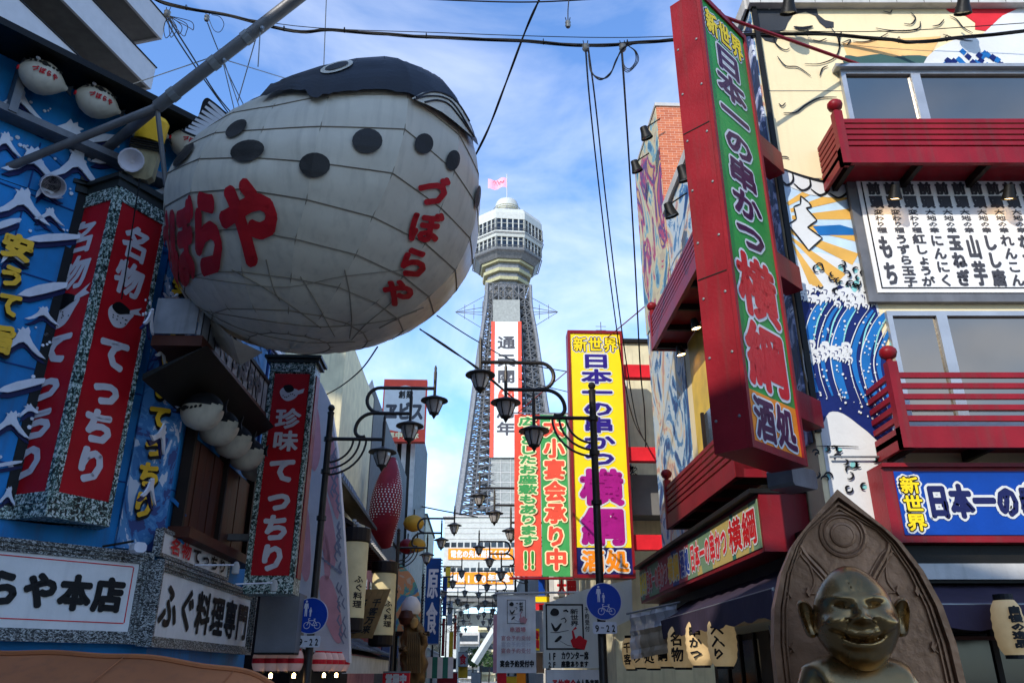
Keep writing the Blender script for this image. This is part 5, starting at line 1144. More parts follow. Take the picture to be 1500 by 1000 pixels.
ring(arch(0), arch(.035), -.06, .0, 'arch_rim'); ring(arch(.05), arch(.062), -.06, -.03, 'arch_moulding'); ring(arch(.075), arch(.083), -.06, -.038, 'arch_moulding')
def ntube(pts, r, nm='tracery_rib', k=6): build(MB().tube([NF.p(x, y, -.055) for x, y in (smooth_pts(pts, k) if k else pts)], r, 6), nm, M_niche, st, True)
for rr_, r in ((.125, .012), (.105, .006), (.062, .011)): ntube([(rr_ * math.cos(a), 2.36 + rr_ * math.sin(a)) for a in (2 * math.pi * i / 28 for i in range(29))], r, 'boss_ring', 0)
build(MB().lathe(NF.p(0, 2.36, -.06), [(.06, 0), (.056, .012), (.01, .016)], 24, tuple(NF.n)), 'boss', M_niche, st, True)
for s_ in (-1, 1):
    for off, r in ((0, .014), (.028, .007), (-.028, .007)): ntube([(s_ * (.25 + off * .2), 2.31 - abs(off)), (s_ * (.22 - off), 2.24), (s_ * (.12 - off), 2.10), (s_ * (.055 - off), 1.96), (s_ * (.02 - off * .6), 1.84)], r)
    ntube([(s_ * .26, 2.26), (s_ * .22, 2.21), (s_ * .2, 2.10), (s_ * .235, 2.03)], .007); ntube([(s_ * .235, 2.03), (s_ * .17, 2.02), (s_ * .11, 1.95), (s_ * .08, 1.82)], .007)
    ntube([(s_ * .26, 2.26), (s_ * .335, 2.15), (s_ * .365, 2.08), (s_ * .355, 2.03)], .007); ntube([(s_ * .355, 2.03), (s_ * .395, 1.97), (s_ * .42, 1.86), (s_ * .41, 1.77), (s_ * .37, 1.73)], .007)
    ntube([(s_ * .37, 1.73), (s_ * .43, 1.66), (s_ * .44, 1.5), (s_ * .44, .6)], .007)
    for c in ((.245, 2.035), (.345, 2.03), (.37, 1.735)): build(MB().prism(NF, [(s_ * c[0] - .012, c[1]), (s_ * c[0], c[1] - .025), (s_ * c[0] + .012, c[1]), (s_ * c[0], c[1] + .03)], -.06, -.035), 'cusp', M_niche, st)
build(MB().box(NF, -.62, .62, 0, .55, -.3, .55), 'plinth', M_conc, st)
# head: a displaced ball with brow, cheeks, nose, grin and chin
def head_mesh(c, yaw, pitch):
    nt_, np_ = 150, 110; vs = []; fs = []
    def g(x, y, cx, cy, sx2, sy2): return math.exp(-((x - cx) / sx2) ** 2 - ((y - cy) / sy2) ** 2)
    for i in range(np_ + 1):
        ph_ = math.pi * i / np_ - math.pi / 2
        for j in range(nt_):
            a = 2 * math.pi * j / nt_ - math.pi; x = a * .2; y = .25 * math.sin(ph_)   # x: round the head, y: up
            cr = math.cos(ph_); rx, ry, rz = .200, .208, .262
            z = math.sin(ph_) * rz
            jaw = 1 - .10 * max(0, -z / rz) ** 1.5 + .03 * math.exp(-((z + .08) / .07) ** 2); crown = 1 - .16 * max(0, z / rz) ** 2
            k = jaw * crown
            d = 0
            if abs(a) < 1.7:
                X = .21 * math.sin(a) * cr; ax_ = abs(X)
                d += .045 * g(ax_, z, .0, -.015, .026, .05) + .03 * g(ax_, z, 0, -.045, .03, .02) + .022 * g(ax_, z, .034, -.045, .018, .016)   # nose and wings
                d += .050 * g(ax_, z, .118, -.05, .055, .045)                      # cheeks
                d += .016 * g(ax_, z, .075, .068 + .1 * (ax_ - .07), .06, .018)      # brow
                d -= .020 * g(ax_, z, .078, .028 + .16 * (ax_ - .06), .045, .015)      # eye hollow
                d += .010 * g(ax_, z, .078, .024 + .16 * (ax_ - .06), .036, .008)      # lids
                ez = .026 + .28 * (ax_ - .07); d -= .012 * math.exp(-((z - ez) / .0042) ** 2) * (1 if .035 < ax_ < .125 else 0)   # slit
                mz = -.135 + 2.6 * X * X; d += .020 * math.exp(-((z - mz - .026) / .016) ** 2) * math.exp(-(ax_ / .12) ** 4) + .022 * math.exp(-((z - mz + .026) / .018) ** 2) * math.exp(-(ax_ / .10) ** 4)
                d -= .026 * math.exp(-((z - mz) / .008) ** 2) * math.exp(-(ax_ / .125) ** 6)   # grin
                d -= .014 * math.exp(-((ax_ - (.062 + .35 * max(0, -.04 - z))) / .010) ** 2) * (1 if -.12 < z < -.03 else 0)   # cheek fold
                d += .030 * g(ax_, z, 0, -.215, .055, .03)                         # chin
                w1 = abs(ax_ - (.018 + .28 * max(0, z - .1))) ; d -= .007 * math.exp(-(w1 / .005) ** 2) * (1 if .095 < z < .155 else 0)
            P = V(((rx * k + d) * math.sin(a) * cr, -(ry * k + d) * math.cos(a) * cr, z + .02 * 0))
            P.rotate(Matrix.Rotation(pitch, 3, 'X')); P.rotate(Matrix.Rotation(yaw, 3, 'Z')); vs.append(c + P)
    for i in range(np_):
        for j in range(nt_): fs.append((i * nt_ + j, i * nt_ + (j + 1) % nt_, (i + 1) * nt_ + (j + 1) % nt_, (i + 1) * nt_ + j))
    return vs, fs
HC = V((sx_ - .0, sy_ - .22, 1.99 - .0))
HC = at(1252, 905, sy_ - .24)
yaw = R(-14); vs, fs = head_mesh(HC, yaw, R(-6))
hb = MB(); hb.add(vs, fs)
build(hb, 'head', M_bronze, st, True)
HFr = Fr(HC, (math.cos(yaw), math.sin(yaw), 0))
for s_ in (-1, 1):
    er = MB(); prof = []
    ppts = smooth_pts([(0, -.085), (.02, -.10), (.045, -.085), (.062, -.03), (.075, .03), (.07, .075), (.04, .085), (.01, .06), (0, .02)], 4, True)
    n = len(ppts); ctr = (.03, 0)
    for ring_, (sc2, w) in enumerate(((1, -.03), (1.0, .015), (.86, .03), (.66, .012), (.3, .0))): er.v += [HFr.p(s_ * (.195 + ctr[0] + (x - ctr[0]) * sc2), .01 + y * sc2, -.02 + w) for x, y in ppts]
    for q in range(4):
        for i in range(n): f = (q * n + i, q * n + (i + 1) % n, (q + 1) * n + (i + 1) % n, (q + 1) * n + i); er.f.append(f if s_ > 0 else f[::-1]); er.m.append(0)
    er.f.append(tuple(range(4 * n, 5 * n)) if s_ > 0 else tuple(range(5 * n - 1, 4 * n - 1, -1))); er.m.append(0)
    build(er, 'ear', M_bronze, st, True)
# body: one skinned, subdivided figure seated with bent knees and arms at its sides
def skinned(name, verts, edges, mat_, parent, lvl=2):
    me = bpy.data.meshes.new('s'); me.from_pydata([v[0] for v in verts], edges, []); o = bpy.data.objects.new('s', me); COL.objects.link(o)
    m = o.modifiers.new('skin', 'SKIN'); m.use_smooth_shade = True
    for i, v in enumerate(verts): me.skin_vertices[0].data[i].radius = (v[1], v[1] * (v[2] if len(v) > 2 else 1)); 
    me.skin_vertices[0].data[0].use_root = True
    s_ = o.modifiers.new('sub', 'SUBSURF'); s_.levels = lvl
    bpy.context.view_layer.update(); nm = bpy.data.meshes.new_from_object(o.evaluated_get(bpy.context.evaluated_depsgraph_get())); mb = MB()
    mb.v = [v.co.copy() for v in nm.vertices]; mb.f = [tuple(p.vertices) for p in nm.polygons]; mb.m = [0] * len(mb.f)
    bpy.data.objects.remove(o); bpy.data.meshes.remove(me); bpy.data.meshes.remove(nm)
    return build(mb, name, mat_, parent, True)
hx, hy, hz = HC
B_ = lambda x, y, z: (hx + x, hy + y, z)
sk = [(B_(0, .06, .78), .26), (B_(0, .02, 1.08), .27), (B_(0, .06, 1.38), .235), (B_(0, .09, 1.56), .17), (B_(0, .07, 1.72), .115),
      (B_(-.20, .09, 1.55), .12), (B_(-.30, .05, 1.36), .085), (B_(-.33, -.04, 1.14), .07), (B_(-.27, -.2, 1.02), .055), (B_(-.2, -.3, 1.0), .05),
      (B_(.20, .09, 1.55), .12), (B_(.30, .05, 1.36), .085), (B_(.33, -.04, 1.14), .07), (B_(.27, -.2, 1.02), .055), (B_(.2, -.3, 1.0), .05),
      (B_(-.18, -.16, .72), .13), (B_(-.2, -.46, .72), .10), (B_(-.2, -.66, .68), .075), (B_(.18, -.16, .72), .13), (B_(.2, -.46, .72), .10), (B_(.2, -.66, .68), .075)]
skinned('body', sk, [(0, 1), (1, 2), (2, 3), (3, 4), (3, 5), (5, 6), (6, 7), (7, 8), (8, 9), (3, 10), (10, 11), (11, 12), (12, 13), (13, 14), (0, 15), (15, 16), (16, 17), (0, 18), (18, 19), (19, 20)], M_bronze, st)

# ------------------------------------------------------------------ the observation tower
TY = 154.0
tw = thing('observation_tower', 'tall steel lattice observation tower with a windowed deck and white dome at the street end', 'tower', (at(742, 985, TY).x, TY, 0))
TX = at(742, 500, TY).x; TR = Matrix.Rotation(R(6), 3, 'Z')
def tz(py): return at(742, py, TY).z
def tm(px, py): r = ray(742, py); return px * TY / r.y / FPX
def octa(hf, z, cut=.42, rot=0):   # octagon with front facet
    c = hf * cut; q = [(-hf, -c), (-c, -hf), (c, -hf), (hf, -c), (hf, c), (c, hf), (-c, hf), (-hf, c)]
    return [V((TX, TY, z)) + TR @ V((x, y, 0)) for x, y in q]
def loft(secs, nm, m, par=tw, cap=True):
    mb = MB(); n = len(secs[0])
    for s_ in secs: mb.v += s_
    for i in range(len(secs) - 1):
        for k in range(n): mb.f.append((i * n + k, i * n + (k + 1) % n, (i + 1) * n + (k + 1) % n, (i + 1) * n + k)); mb.m.append(0)
    if cap: mb.f += [tuple(range(n - 1, -1, -1)), tuple(range((len(secs) - 1) * n, len(secs) * n))]; mb.m += [0, 0]
    return build(mb, nm, m, par)
def O(px, py, cut=.42): return octa(tm(px, py), tz(py), cut)
hfD = tm(49, 350)
loft([octa(hfD, tz(346) ), octa(hfD * 1.0, tz(337)), octa(hfD * .92, tz(330)), octa(tm(30, 325), tz(324))], 'deck_roof', M_towerw)
for (ya, yb) in ((347, 362), (371, 385)):
    k = .97 if ya > 360 else 1; z1_, z0_ = tz(ya - 1), tz(yb)
    g = loft([octa(hfD * k * .97, z0_), octa(hfD * k * .97, z1_)], 'window_band', M_glassd)
    s0 = octa(hfD * k * .985, z0_); s1 = octa(hfD * k * .985, z1_)
    for e in range(8):
        a, b = s0[e], s0[(e + 1) % 8]; a2, b2 = s1[e], s1[(e + 1) % 8]
        for q in range(6):
            t_ = q / 5; build(MB().tube([a.lerp(b, t_), a2.lerp(b2, t_)], .16 if q not in (0, 5) else .28, 4), 'window_mullion', M_towerw, g)
        for zf in (.62,): build(MB().tube([a.lerp(a2, zf), b.lerp(b2, zf)], .09, 4), 'window_transom', M_towerw, g)
loft([octa(hfD * .985, tz(371)), octa(hfD, tz(369)), octa(hfD, tz(364)), octa(hfD * .985, tz(362))], 'deck_band', M_towerw)
loft([octa(hfD * .80, tz(397)), octa(hfD * .95, tz(389)), octa(hfD * .98, tz(385))], 'deck_band', M_tower)
for ya, hp in ((366, 51), (389, 49)):
    s_ = octa(tm(hp, ya), tz(ya)); build(MB().tube(s_ + [s_[0]], .12, 4), 'deck_rail', M_tower, tw); s_ = [v + V((0, 0, 1.0)) for v in s_]; build(MB().tube(s_ + [s_[0]], .08, 4), 'deck_rail', M_tower, tw)
M_ty = mat('pale_yellow_tower_band', '#a9a582', .5, bump=0)
for py, hp in ((398, 37), (410, 34), (421, 31)):
    loft([octa(tm(hp, py), tz(py + 2)), octa(tm(hp + 1, py), tz(py - 2))], 'yellow_collar', M_ty); loft([octa(tm(hp - 5, py), tz(py + 11)), octa(tm(hp - 5, py), tz(py + 2))], 'dark_recess', M_tower)
loft([octa(tm(26, 440), tz(462)), octa(tm(26, 440), tz(424))], 'neck', M_concd)
# roof works and dome
def cyl(r, z0, z1, nm, m, n=20): return build(MB().lathe((TX, TY, z0), [(r, 0), (r, z1 - z0)], n), nm, m, tw)
cyl(tm(19, 320), tz(325), tz(314), 'dome_drum', M_tower); build(MB().lathe((TX, TY, tz(316)), [(tm(17, 310), 0), (tm(17, 310), tz(302) - tz(316)), (tm(15, 300), tz(297.5) - tz(316)), (tm(8, 300), tz(294) - tz(316)), (.01, tz(293) - tz(316))], 24), 'dome', M_towerw, tw, True)
for r_, z in ((27, 322), (27, 318), (20, 312), (20, 309)):
    s_ = [V((TX + tm(r_, 320) * math.cos(k * .3927), TY + tm(r_, 320) * math.sin(k * .3927), tz(z))) for k in range(17)]; build(MB().tube(s_, .1, 4), 'roof_rail', M_ty, tw)
for k in range(12): p = V((TX + tm(27, 320) * math.cos(k * .5236), TY + tm(27, 320) * math.sin(k * .5236), tz(325))); build(MB().tube([p, p + V((0, 0, 1.7))], .1, 4), 'rail_post', M_tower, tw)
build(MB().tube([V((TX, TY, tz(294))), V((TX, TY, tz(255)))], .12, 6), 'flagpole', M_towerw, tw)
fl_ = thing('flag', 'small pink flag flying from the pole on the tower dome', 'flag', (TX, TY, tz(275))); FF = Fr((TX, TY, 0), (1, 0, 0)); mb = MB()
for j in range(2):
    for i in range(9): mb.v.append(FF.p(-tm(27, 265) * i / 8 - .1, (tz(275) if j == 0 else tz(261.5)) + .25 * math.sin(i * .9) - .05 * i, .25 * math.sin(i * 1.1)))
for i in range(8): mb.f.append((i, i + 1, i + 10, i + 9)); mb.m.append(0)
build(mb, 'cloth', mat('pink_flag_cloth', '#e9a3b8', .7, var=.05, bump=0), fl_, True)
mb = MB(); z_ = tz(268); xx = [(-3.2, .2), (-2.9, .8), (-2.5, .1), (-2.2, .7), (-1.8, 0), (-1.4, .6), (-1, .3), (-.7, .9)]
mb.stroke(FF, [(x, z_ + y - .4) for x, y in xx], .25, .35); build(mb, 'emblem', M_mred, fl_)
# shaft and four lattice sides
def sq(py, hp): h = tm(hp, py); return [V((TX, TY, tz(py))) + TR @ V((x * h, y * h, 0)) for x, y in ((-1, -1), (1, -1), (1, 1), (-1, 1))]
hs = [(430, 31), (462, 32), (500, 38), (550, 44), (600, 50), (650, 57), (700, 64), (757, 72), (800, 80)]
def hpx(py):
    for (a, b), (c, d) in zip(hs, hs[1:]):
        if a <= py <= c: return b + (d - b) * (py - a) / (c - a)
    return hs[-1][1]
ya_, yb_ = -tm(74, 780) - .6, -tm(33, 455) - .6; za_, zb2 = tz(800), tz(455); sh_ = tm(20, 600)
loft([[V((TX - sh_, TY + y, z)), V((TX + sh_, TY + y, z)), V((TX + sh_, TY + 2, z)), V((TX - sh_, TY + 2, z))] for y, z in ((ya_, za_), (yb_, zb2))], 'shaft', mat('grey_shaft_panel', '#8b8e8a', .6, bump=0))
slv = V((0, yb_ - ya_, zb2 - za_)); ksl = slv.length / (zb2 - za_); slv.normalize()
class FrS(Fr):
    def p(f, u, v, w=0): return f.O + f.u * u + f.v * ((v - za_) * ksl) + f.n * w
FT = FrS((TX, TY + ya_, za_), (1, 0, 0), slv); lv = [430] + list(range(445, 801, 12))
for z in range(680, 800, 14): build(B(FT, -tm(20, 600), tm(20, 600), tz(z), tz(z) + .12, .001, .06), 'panel_joint', M_conc, tw)
for x in (-.33, .33): build(B(FT, x * tm(20, 600) - .05, x * tm(20, 600) + .05, tz(800), tz(670), .061, .1), 'panel_joint', M_conc, tw)
legs = [[sq(p, hpx(p))[k] for p in lv] for k in range(4)]
for k in range(4): build(MB().tube(legs[k], [.35 + .35 * i / len(lv) for i in range(len(lv))], 6), 'tower_leg', M_tower, tw)
lat_ = MB()
for k in range(4):
    A, Bq = legs[k], legs[(k + 1) % 4]
    for i in range(len(lv) - 1):
        lat_.tube([A[i], Bq[i]], .16, 4, cap=False)
        for (f0, f1) in ((0, .27), (.27, .5), (.5, .73), (.73, 1)):
            lat_.tube([A[i].lerp(Bq[i], f0), A[i + 1].lerp(Bq[i + 1], f1)], .13, 4, cap=False); lat_.tube([A[i].lerp(Bq[i], f1), A[i + 1].lerp(Bq[i + 1], f0)], .13, 4, cap=False)
    for f0 in (.14, .27, .4, .6, .73, .86): lat_.tube([A[i].lerp(Bq[i], f0) for i in range(len(lv))], .14, 4, cap=False)
# inner second skin for the dense look
for k in range(4):
    ins = [(p - V((TX, TY, p.z))) * .72 + V((TX, TY, p.z)) for p in legs[k]]; ins2 = [(p - V((TX, TY, p.z))) * .72 + V((TX, TY, p.z)) for p in legs[(k + 1) % 4]]
    for i in range(len(lv) - 1): lat_.tube([ins[i], ins2[i + 1]], .14, 4, cap=False); lat_.tube([ins2[i], ins[i + 1]], .14, 4, cap=False); lat_.tube([ins[i], ins2[i]], .16, 4, cap=False)
build(lat_, 'lattice_bracing', M_tower, tw, kind='stuff')
ob_ = MB()
for s_ in (-1, 1):
    e = V((TX + s_ * tm(75, 458), TY, tz(457)))
    for (y1, hp, d) in ((440, 27, 3), (470, 33, -3), (457, 30, 0), (440, 27, -3), (474, 34, 3)): ob_.tube([e, V((TX + s_ * tm(hp, y1), TY + d, tz(y1)))], .07, 4)
    for q in (.3, .6): p = e.lerp(V((TX + s_ * tm(30, 457), TY, tz(457))), q); ob_.tube([p + V((0, 0, -1.6)), p + V((0, 0, 1.8))], .06, 4)
build(ob_, 'outrigger', M_tower, tw)
# hanging vertical banner
vb = thing('vertical_banner', 'tall white red-edged vertical banner with grey writing on the tower front', 'banner', (TX, TY - 4, tz(670)))
tz_ = tz; tz = lambda py: at(742, py, TY - 8.5).z; bw_ = tm(19.2, 570); FVB = FrS((TX, TY + ya_ - .5, za_), (1, 0, 0), slv); build(B(FVB, -bw_, bw_, tz(671), tz(465), -.2, 0), 'cloth', M_mwhite, vb)
for s_ in (-1, 1): build(B(FVB, s_ * bw_ - .35, s_ * bw_ + .35, tz(671), tz(465), .01, .12), 'red_edge', M_redb, vb)
chs = [('通', 497), ('天', 524), ('閣', 549), ('60', 575), ('周', 602), ('年', 628)]
mb = MB(); mb2 = MB()
for ch, y in chs:
    hgt_ = tz(y - 11) - tz(y + 11); (letter(mb2 if ch == '60' else mb, FVB, ch, (-bw_ * .72, tz(y + 11), bw_ * .72, tz(y - 11)), .03, False, .10 if ch != '60' else .18))
build(mb, 'lettering', M_chr, vb, kind='stuff'); build(mb2, 'lettering', M_redb, vb); tz = tz_

# base building of the tower
BY = 138; bb = thing('tower_base_building', 'white tower base hall on splayed legs with two orange slogan bands', 'building', (at(735, 985, BY).x, BY, 0)); BF = Fr((0, BY, 0), (1, 0, 0))
xl, _ = BF.px(650, 800); xr = BF.px(845, 800)[0]; zz_ = lambda py: BF.px(740, py)[1]
build(B(BF, xl, xr, zz_(872), zz_(757), -14, 0), 'hall', M_towerw, bb)
build(B(BF, xl - .3, xr + .3, zz_(757), zz_(755), -14.3, .3), 'roof_edge', M_conc, bb)
for y in (765, 773, 781, 789): build(B(BF, xl, xr, zz_(y), zz_(y) + .12, .001, .08), 'cladding_joint', M_conc, bb)
for (ya, yb) in ((794, 801), (831, 837)):
    n = 20
    for k in range(n): a = xl + (xr - xl) * (k + .12) / n; build(B(BF, a, a + (xr - xl) / n * .76, zz_(yb), zz_(ya), .01, .05), 'window', M_glassd, bb)
for (ya, yb, s_) in ((803, 819, '電化の先に道拓く日立'), (838, 855, '創業100年記念')):
    p_ = build(B(BF, xl + .8, xl + (xr - xl) * .52, zz_(yb), zz_(ya), .06, .2), 'slogan_band', M_orange, bb); build(letter(MB(), BF, s_, (xl + 1.2, zz_(yb - 2), xl + (xr - xl) * .5, zz_(ya + 2)), .22, False, .06), 'lettering', M_mwhite, p_)
build(B(BF, xl + 12.6, xl + 14.4, zz_(816), zz_(808), .01, .25), 'red_sign_box', M_redp, bb)
build(B(BF, xl, xr, zz_(866), zz_(857), .01, .3), 'white_fascia', M_mwhite, bb)
build(B(BF, xl, xr, zz_(880), zz_(872), -13.5, -.5), 'soffit', M_concd, bb)
for (x0_, y0_, x1_, y1_, w_) in ((742, 893, 694, 970, 1.1), (668, 893, 720, 870, .7), (742, 880, 722, 868, .7), (790, 893, 838, 970, 1.1)):
    a, b = BF.px(x0_, y0_), BF.px(x1_, y1_); build(MB().tube([BF.p(*a, -2), BF.p(*b, -2)], w_ * .6, 4), 'splayed_leg', M_towerw, bb)
build(B(BF, xl, xr, zz_(912), zz_(893), -9, -8), 'arcade_wall', M_towerw, bb)
for x0_, x1_ in ((650, 668), (838, 850)): a = BF.px(x0_, 900)[0]; b = BF.px(x1_, 900)[0]; build(B(BF, a, b, 0, zz_(880), -12, -3), 'pier', M_towerw, bb)
# houses and trees beyond the arch
for k, (x0_, x1_, yt, Y, m) in enumerate(((700, 726, 905, 190, M_cream), (724, 760, 915, 200, M_conc), (672, 702, 925, 185, M_conc), (758, 800, 900, 195, M_cream))):
    F = Fr((0, Y, 0), (1, 0, 0)); a, b = F.px(x0_, yt), F.px(x1_, yt); t = thing('apartment_building', ('cream apartment block seen through the tower arch, left of centre', 'pale concrete apartment block seen through the tower arch', 'low pale building beyond the arch at left', 'cream block beyond the tower base at right')[k], 'building', F.p((a[0] + b[0]) / 2, 0, -4))
    build(B(F, a[0], b[0], 0, a[1], -10, 0), 'wall', m, t)
    for q in range(5):
        z = a[1] - 1.2 - q * 2.3
        if z > .5: build(B(F, a[0] + .3, b[0] - .3, z - .8, z + .5, .01, .06), 'window_band', M_glass, t); build(B(F, a[0], b[0], z - 1.3, z - .8, .01, 1.0), 'balcony', m, t)
M_leaf = ramp_mat('tree_foliage', [(0, '#1f3318'), (.45, '#2f4a22'), (.6, '#4b6a34')], 3, const=False, bump=0)
def leafcloud(mb, c, rx, rz, n, s, rd):
    for _ in range(n):
        while True:
            p = V((rd.uniform(-1, 1), rd.uniform(-1, 1), rd.uniform(-1, 1)))
            if p.length < 1: break
        p = p.normalized() * (p.length ** .5); q = V(c) + V((p.x * rx, p.y * rx, p.z * rz)); a = V((rd.uniform(-1, 1), rd.uniform(-1, 1), rd.uniform(-1, 1))).normalized(); b = a.orthogonal().normalized() * s * rd.uniform(.6, 1.3); c2 = a.cross(b)
        mb.add([q - b, q + c2 * .6, q + b, q - c2 * .6], [(0, 1, 2, 3)])
rt = random.Random(11)
for k, (x, Y) in enumerate(((704, 150), (692, 150), (716, 165))):
    p = at(x, 985, Y); t = thing('tree', ('small street tree left under the tower arch', 'dark street tree nearest the arch on the left', 'street tree beyond the arch near the cream block')[k], 'tree', (p.x, Y, 0)); build(MB().tube([V((p.x, Y, 0)), V((p.x + .1, Y, 2)), V((p.x, Y, 4))], [.16, .12, .06], 7), 'trunk', M_dark, t)
    mb = MB()
    for q in range(5): leafcloud(mb, (p.x + rt.uniform(-1, 1), Y + rt.uniform(-1, 1), 4 + rt.uniform(-.6, 1.4)), 1.2, .9, 120, .22, rt)
    build(mb, 'crown', M_leaf, t, kind=None)

# ------------------------------------------------------------------ the left row of shops beyond the blue building
t = thing('cream_building', 'plain cream rendered building behind the left lamp post, partly hidden by the giant lantern', 'building', S(-7, 24, 0))
f1 = Fr(S(-8.6, 24), SR); w1 = 4.2
build(MB().ground([tuple(S(*q).xy) for q in ((-8.6, 24), (-4.4, 24), (-4.4, 31), (-8.6, 31))], 0, 11.9), 'wall', M_cream, t)
build(B(f1, 2.2, 2.28, 7.5, 11.8, .01, .1), 'downpipe', M_conc, t); build(B(f1, .5, 3.9, 8.5, 8.56, .01, .05), 'render_joint', M_concd, t)
build(B(f1, 2.6, 3.5, 9.0, 9.9, .01, .04), 'window', M_glass, t)
t = thing('grey_building', 'dark grey building with louvred wall and jagged parapet, between cream building and hanging sign', 'building', S(-6, 32, 0))
f2 = Fr(S(-8, 32), SR)
build(MB().ground([tuple(S(*q).xy) for q in ((-8, 32), (-4.5, 32), (-4.5, 48), (-8, 48))], 0, 12.6), 'wall', M_concd, t)
for k in range(7): build(MB().prism(f2, [(.2 + k * .48, 12.6), (.45 + k * .48, 13.1 + .25 * (k % 3)), (.6 + k * .48, 12.6)], -.3, -.02), 'parapet_spike', M_conc, t)
build(B(f2, -.5, 3.4, 11.9, 12.15, .01, .5), 'roof_gutter', M_conc, t)
for k in range(6): build(B(f2, 1.0, 3.4, 9.0 + k * .3, 9.18 + k * .3, .02, .14), 'louvre', M_eave, t)
build(B(f2, 2.6, 3.3, 6.6, 8.2, .02, .3), 'meter_box', M_cream, t)
# striped building and the hanging beer sign
t = thing('striped_building', 'tall narrow building with black and white vertical stripes under the red and white sign', 'building', S(-6, 52, 0)); f3 = Fr(S(-9, 52), SR)
build(MB().ground([tuple(S(*q).xy) for q in ((-9, 52), (-4.4, 52), (-4.4, 64), (-9, 64))], 0, 18.2), 'wall', M_eave, t)
for k in range(6): build(B(f3, 1.3 + k * .6, 1.6 + k * .6, 0, 18.1, .01, .1), 'white_stripe', M_conc, t)
build(B(Fr(S(-4.4, 52), SD), .1, .5, 10.5, 10.9, .01, .6), 'wall_fitting', M_eave, t)
f4 = Fr(at(592, 600, 50), SR); a = f4.px(557, 646); b = f4.px(626, 556)
t = thing('hanging_sign', 'square red and white sign with large brush characters high on the striped building', 'sign', f4.p((a[0] + b[0]) / 2, a[1], 0))
build(B(f4, a[0], b[0], a[1], b[1], -.5, 0), 'box', M_redb, t); hh_ = b[1] - a[1]
build(MB().prism(f4, smooth_pts([(a[0] + .08, a[1] + hh_ * .2), ((a[0] + b[0]) / 2, a[1] + hh_ * .14), (b[0] - .08, a[1] + hh_ * .2), (b[0] - .08, b[1] - hh_ * .16), ((a[0] + b[0]) / 2, b[1] - hh_ * .10), (a[0] + .08, b[1] - hh_ * .16)], 1, True), .002, .02), 'white_field', M_mwhite, t)
build(letter(MB(), f4, 'ヱビス', (a[0] + .15, a[1] + hh_ * .32, b[0] - .15, a[1] + hh_ * .64), .03, False, .06), 'lettering', M_chr, t)
build(letter(MB(), f4, '創業', (a[0] + 1.0, a[1] + hh_ * .68, b[0] - .9, a[1] + hh_ * .82), .03, False, .02), 'lettering', M_brush, t)
build(letter(MB(), f4, '年中無休', (a[0] + .4, a[1] + hh_ * .04, b[0] - .4, a[1] + hh_ * .15), .03, False, .03), 'lettering', M_creamp, t)
# pink petal panel: a big tapering board at right angles to the street
M_pink = mat('pink_mural_paint', '#dd9a9c', .6, var=.12); M_pale = mat('pale_grey_mural_ground', '#cfc8c6', .6, var=.08)
f5 = Fr(S(-4.4, 17), SR); pts = [f5.px(*q) for q in ((415, 940), (470, 958), (512, 970), (508, 860), (502, 760), (494, 660), (484, 590), (470, 560), (440, 560))]
t = thing('mural_board', 'large tapering board painted with pink petals on pale ground, behind the left lamp post', 'board', f5.p(.4, pts[0][1], 0))
build(MB().prism(f5, pts, -.3, 0), 'board', M_pale, t)
rp_ = random.Random(4); mb = MB()
for poly in ([(478, 640), (488, 640), (497, 720), (495, 760), (486, 740), (476, 700)], [(470, 720), (480, 730), (492, 790), (490, 830), (478, 820), (468, 780)], [(468, 850), (482, 845), (496, 880), (502, 930), (492, 940), (474, 900)], [(452, 590), (466, 600), (470, 660), (460, 690), (450, 650)], [(440, 740), (452, 750), (455, 830), (446, 850), (436, 800)], [(474, 780), (482, 800), (484, 840), (476, 845)]):
    mb.prism(f5, smooth_pts([f5.px(*q) for q in poly], 4, True), .002, .012)
build(mb, 'petal', M_pink, t); mb = MB()
for k in range(40):
    x = 500 - 12 * rp_.random() - (960 - 700) * 0; y = rp_.uniform(640, 930); x = 494 + (y - 660) * .05 - rp_.uniform(0, 9); q = [f5.px(x, y), f5.px(x - 3, y + 8), f5.px(x + 1, y + 16)]; mb.stroke(f5, q, .035, .016 + k * .0002)
for k in range(6):
    x, y = 470 + k * 5, 816 + k * 4; mb.stroke(f5, [f5.px(x, y), f5.px(x + 5, y + 3)], .05, .026)
build(mb, 'grey_brush_marks', mat('grey_brush_paint', '#8e8a96', .6), t, kind='stuff')
# grey shutter box under the second red sign
f6 = Fr(S(-4.2, 14.3), SR)
t = thing('shutter_box', 'plain grey roller shutter box under the narrow red projecting sign', 'shutter', f6.p(.4, 2, 0)); a, b = f6.px(372, 955), f6.px(440, 868)
build(B(f6, a[0], b[0], a[1], b[1], -.6, 0), 'case', mat('grey_shutter_paint', '#77777a', .5, var=.12), t)
for k in range(1): build(B(f6, a[0], b[0], a[1] - .03, a[1], -.6, .04), 'bottom_rail', M_eave, t)
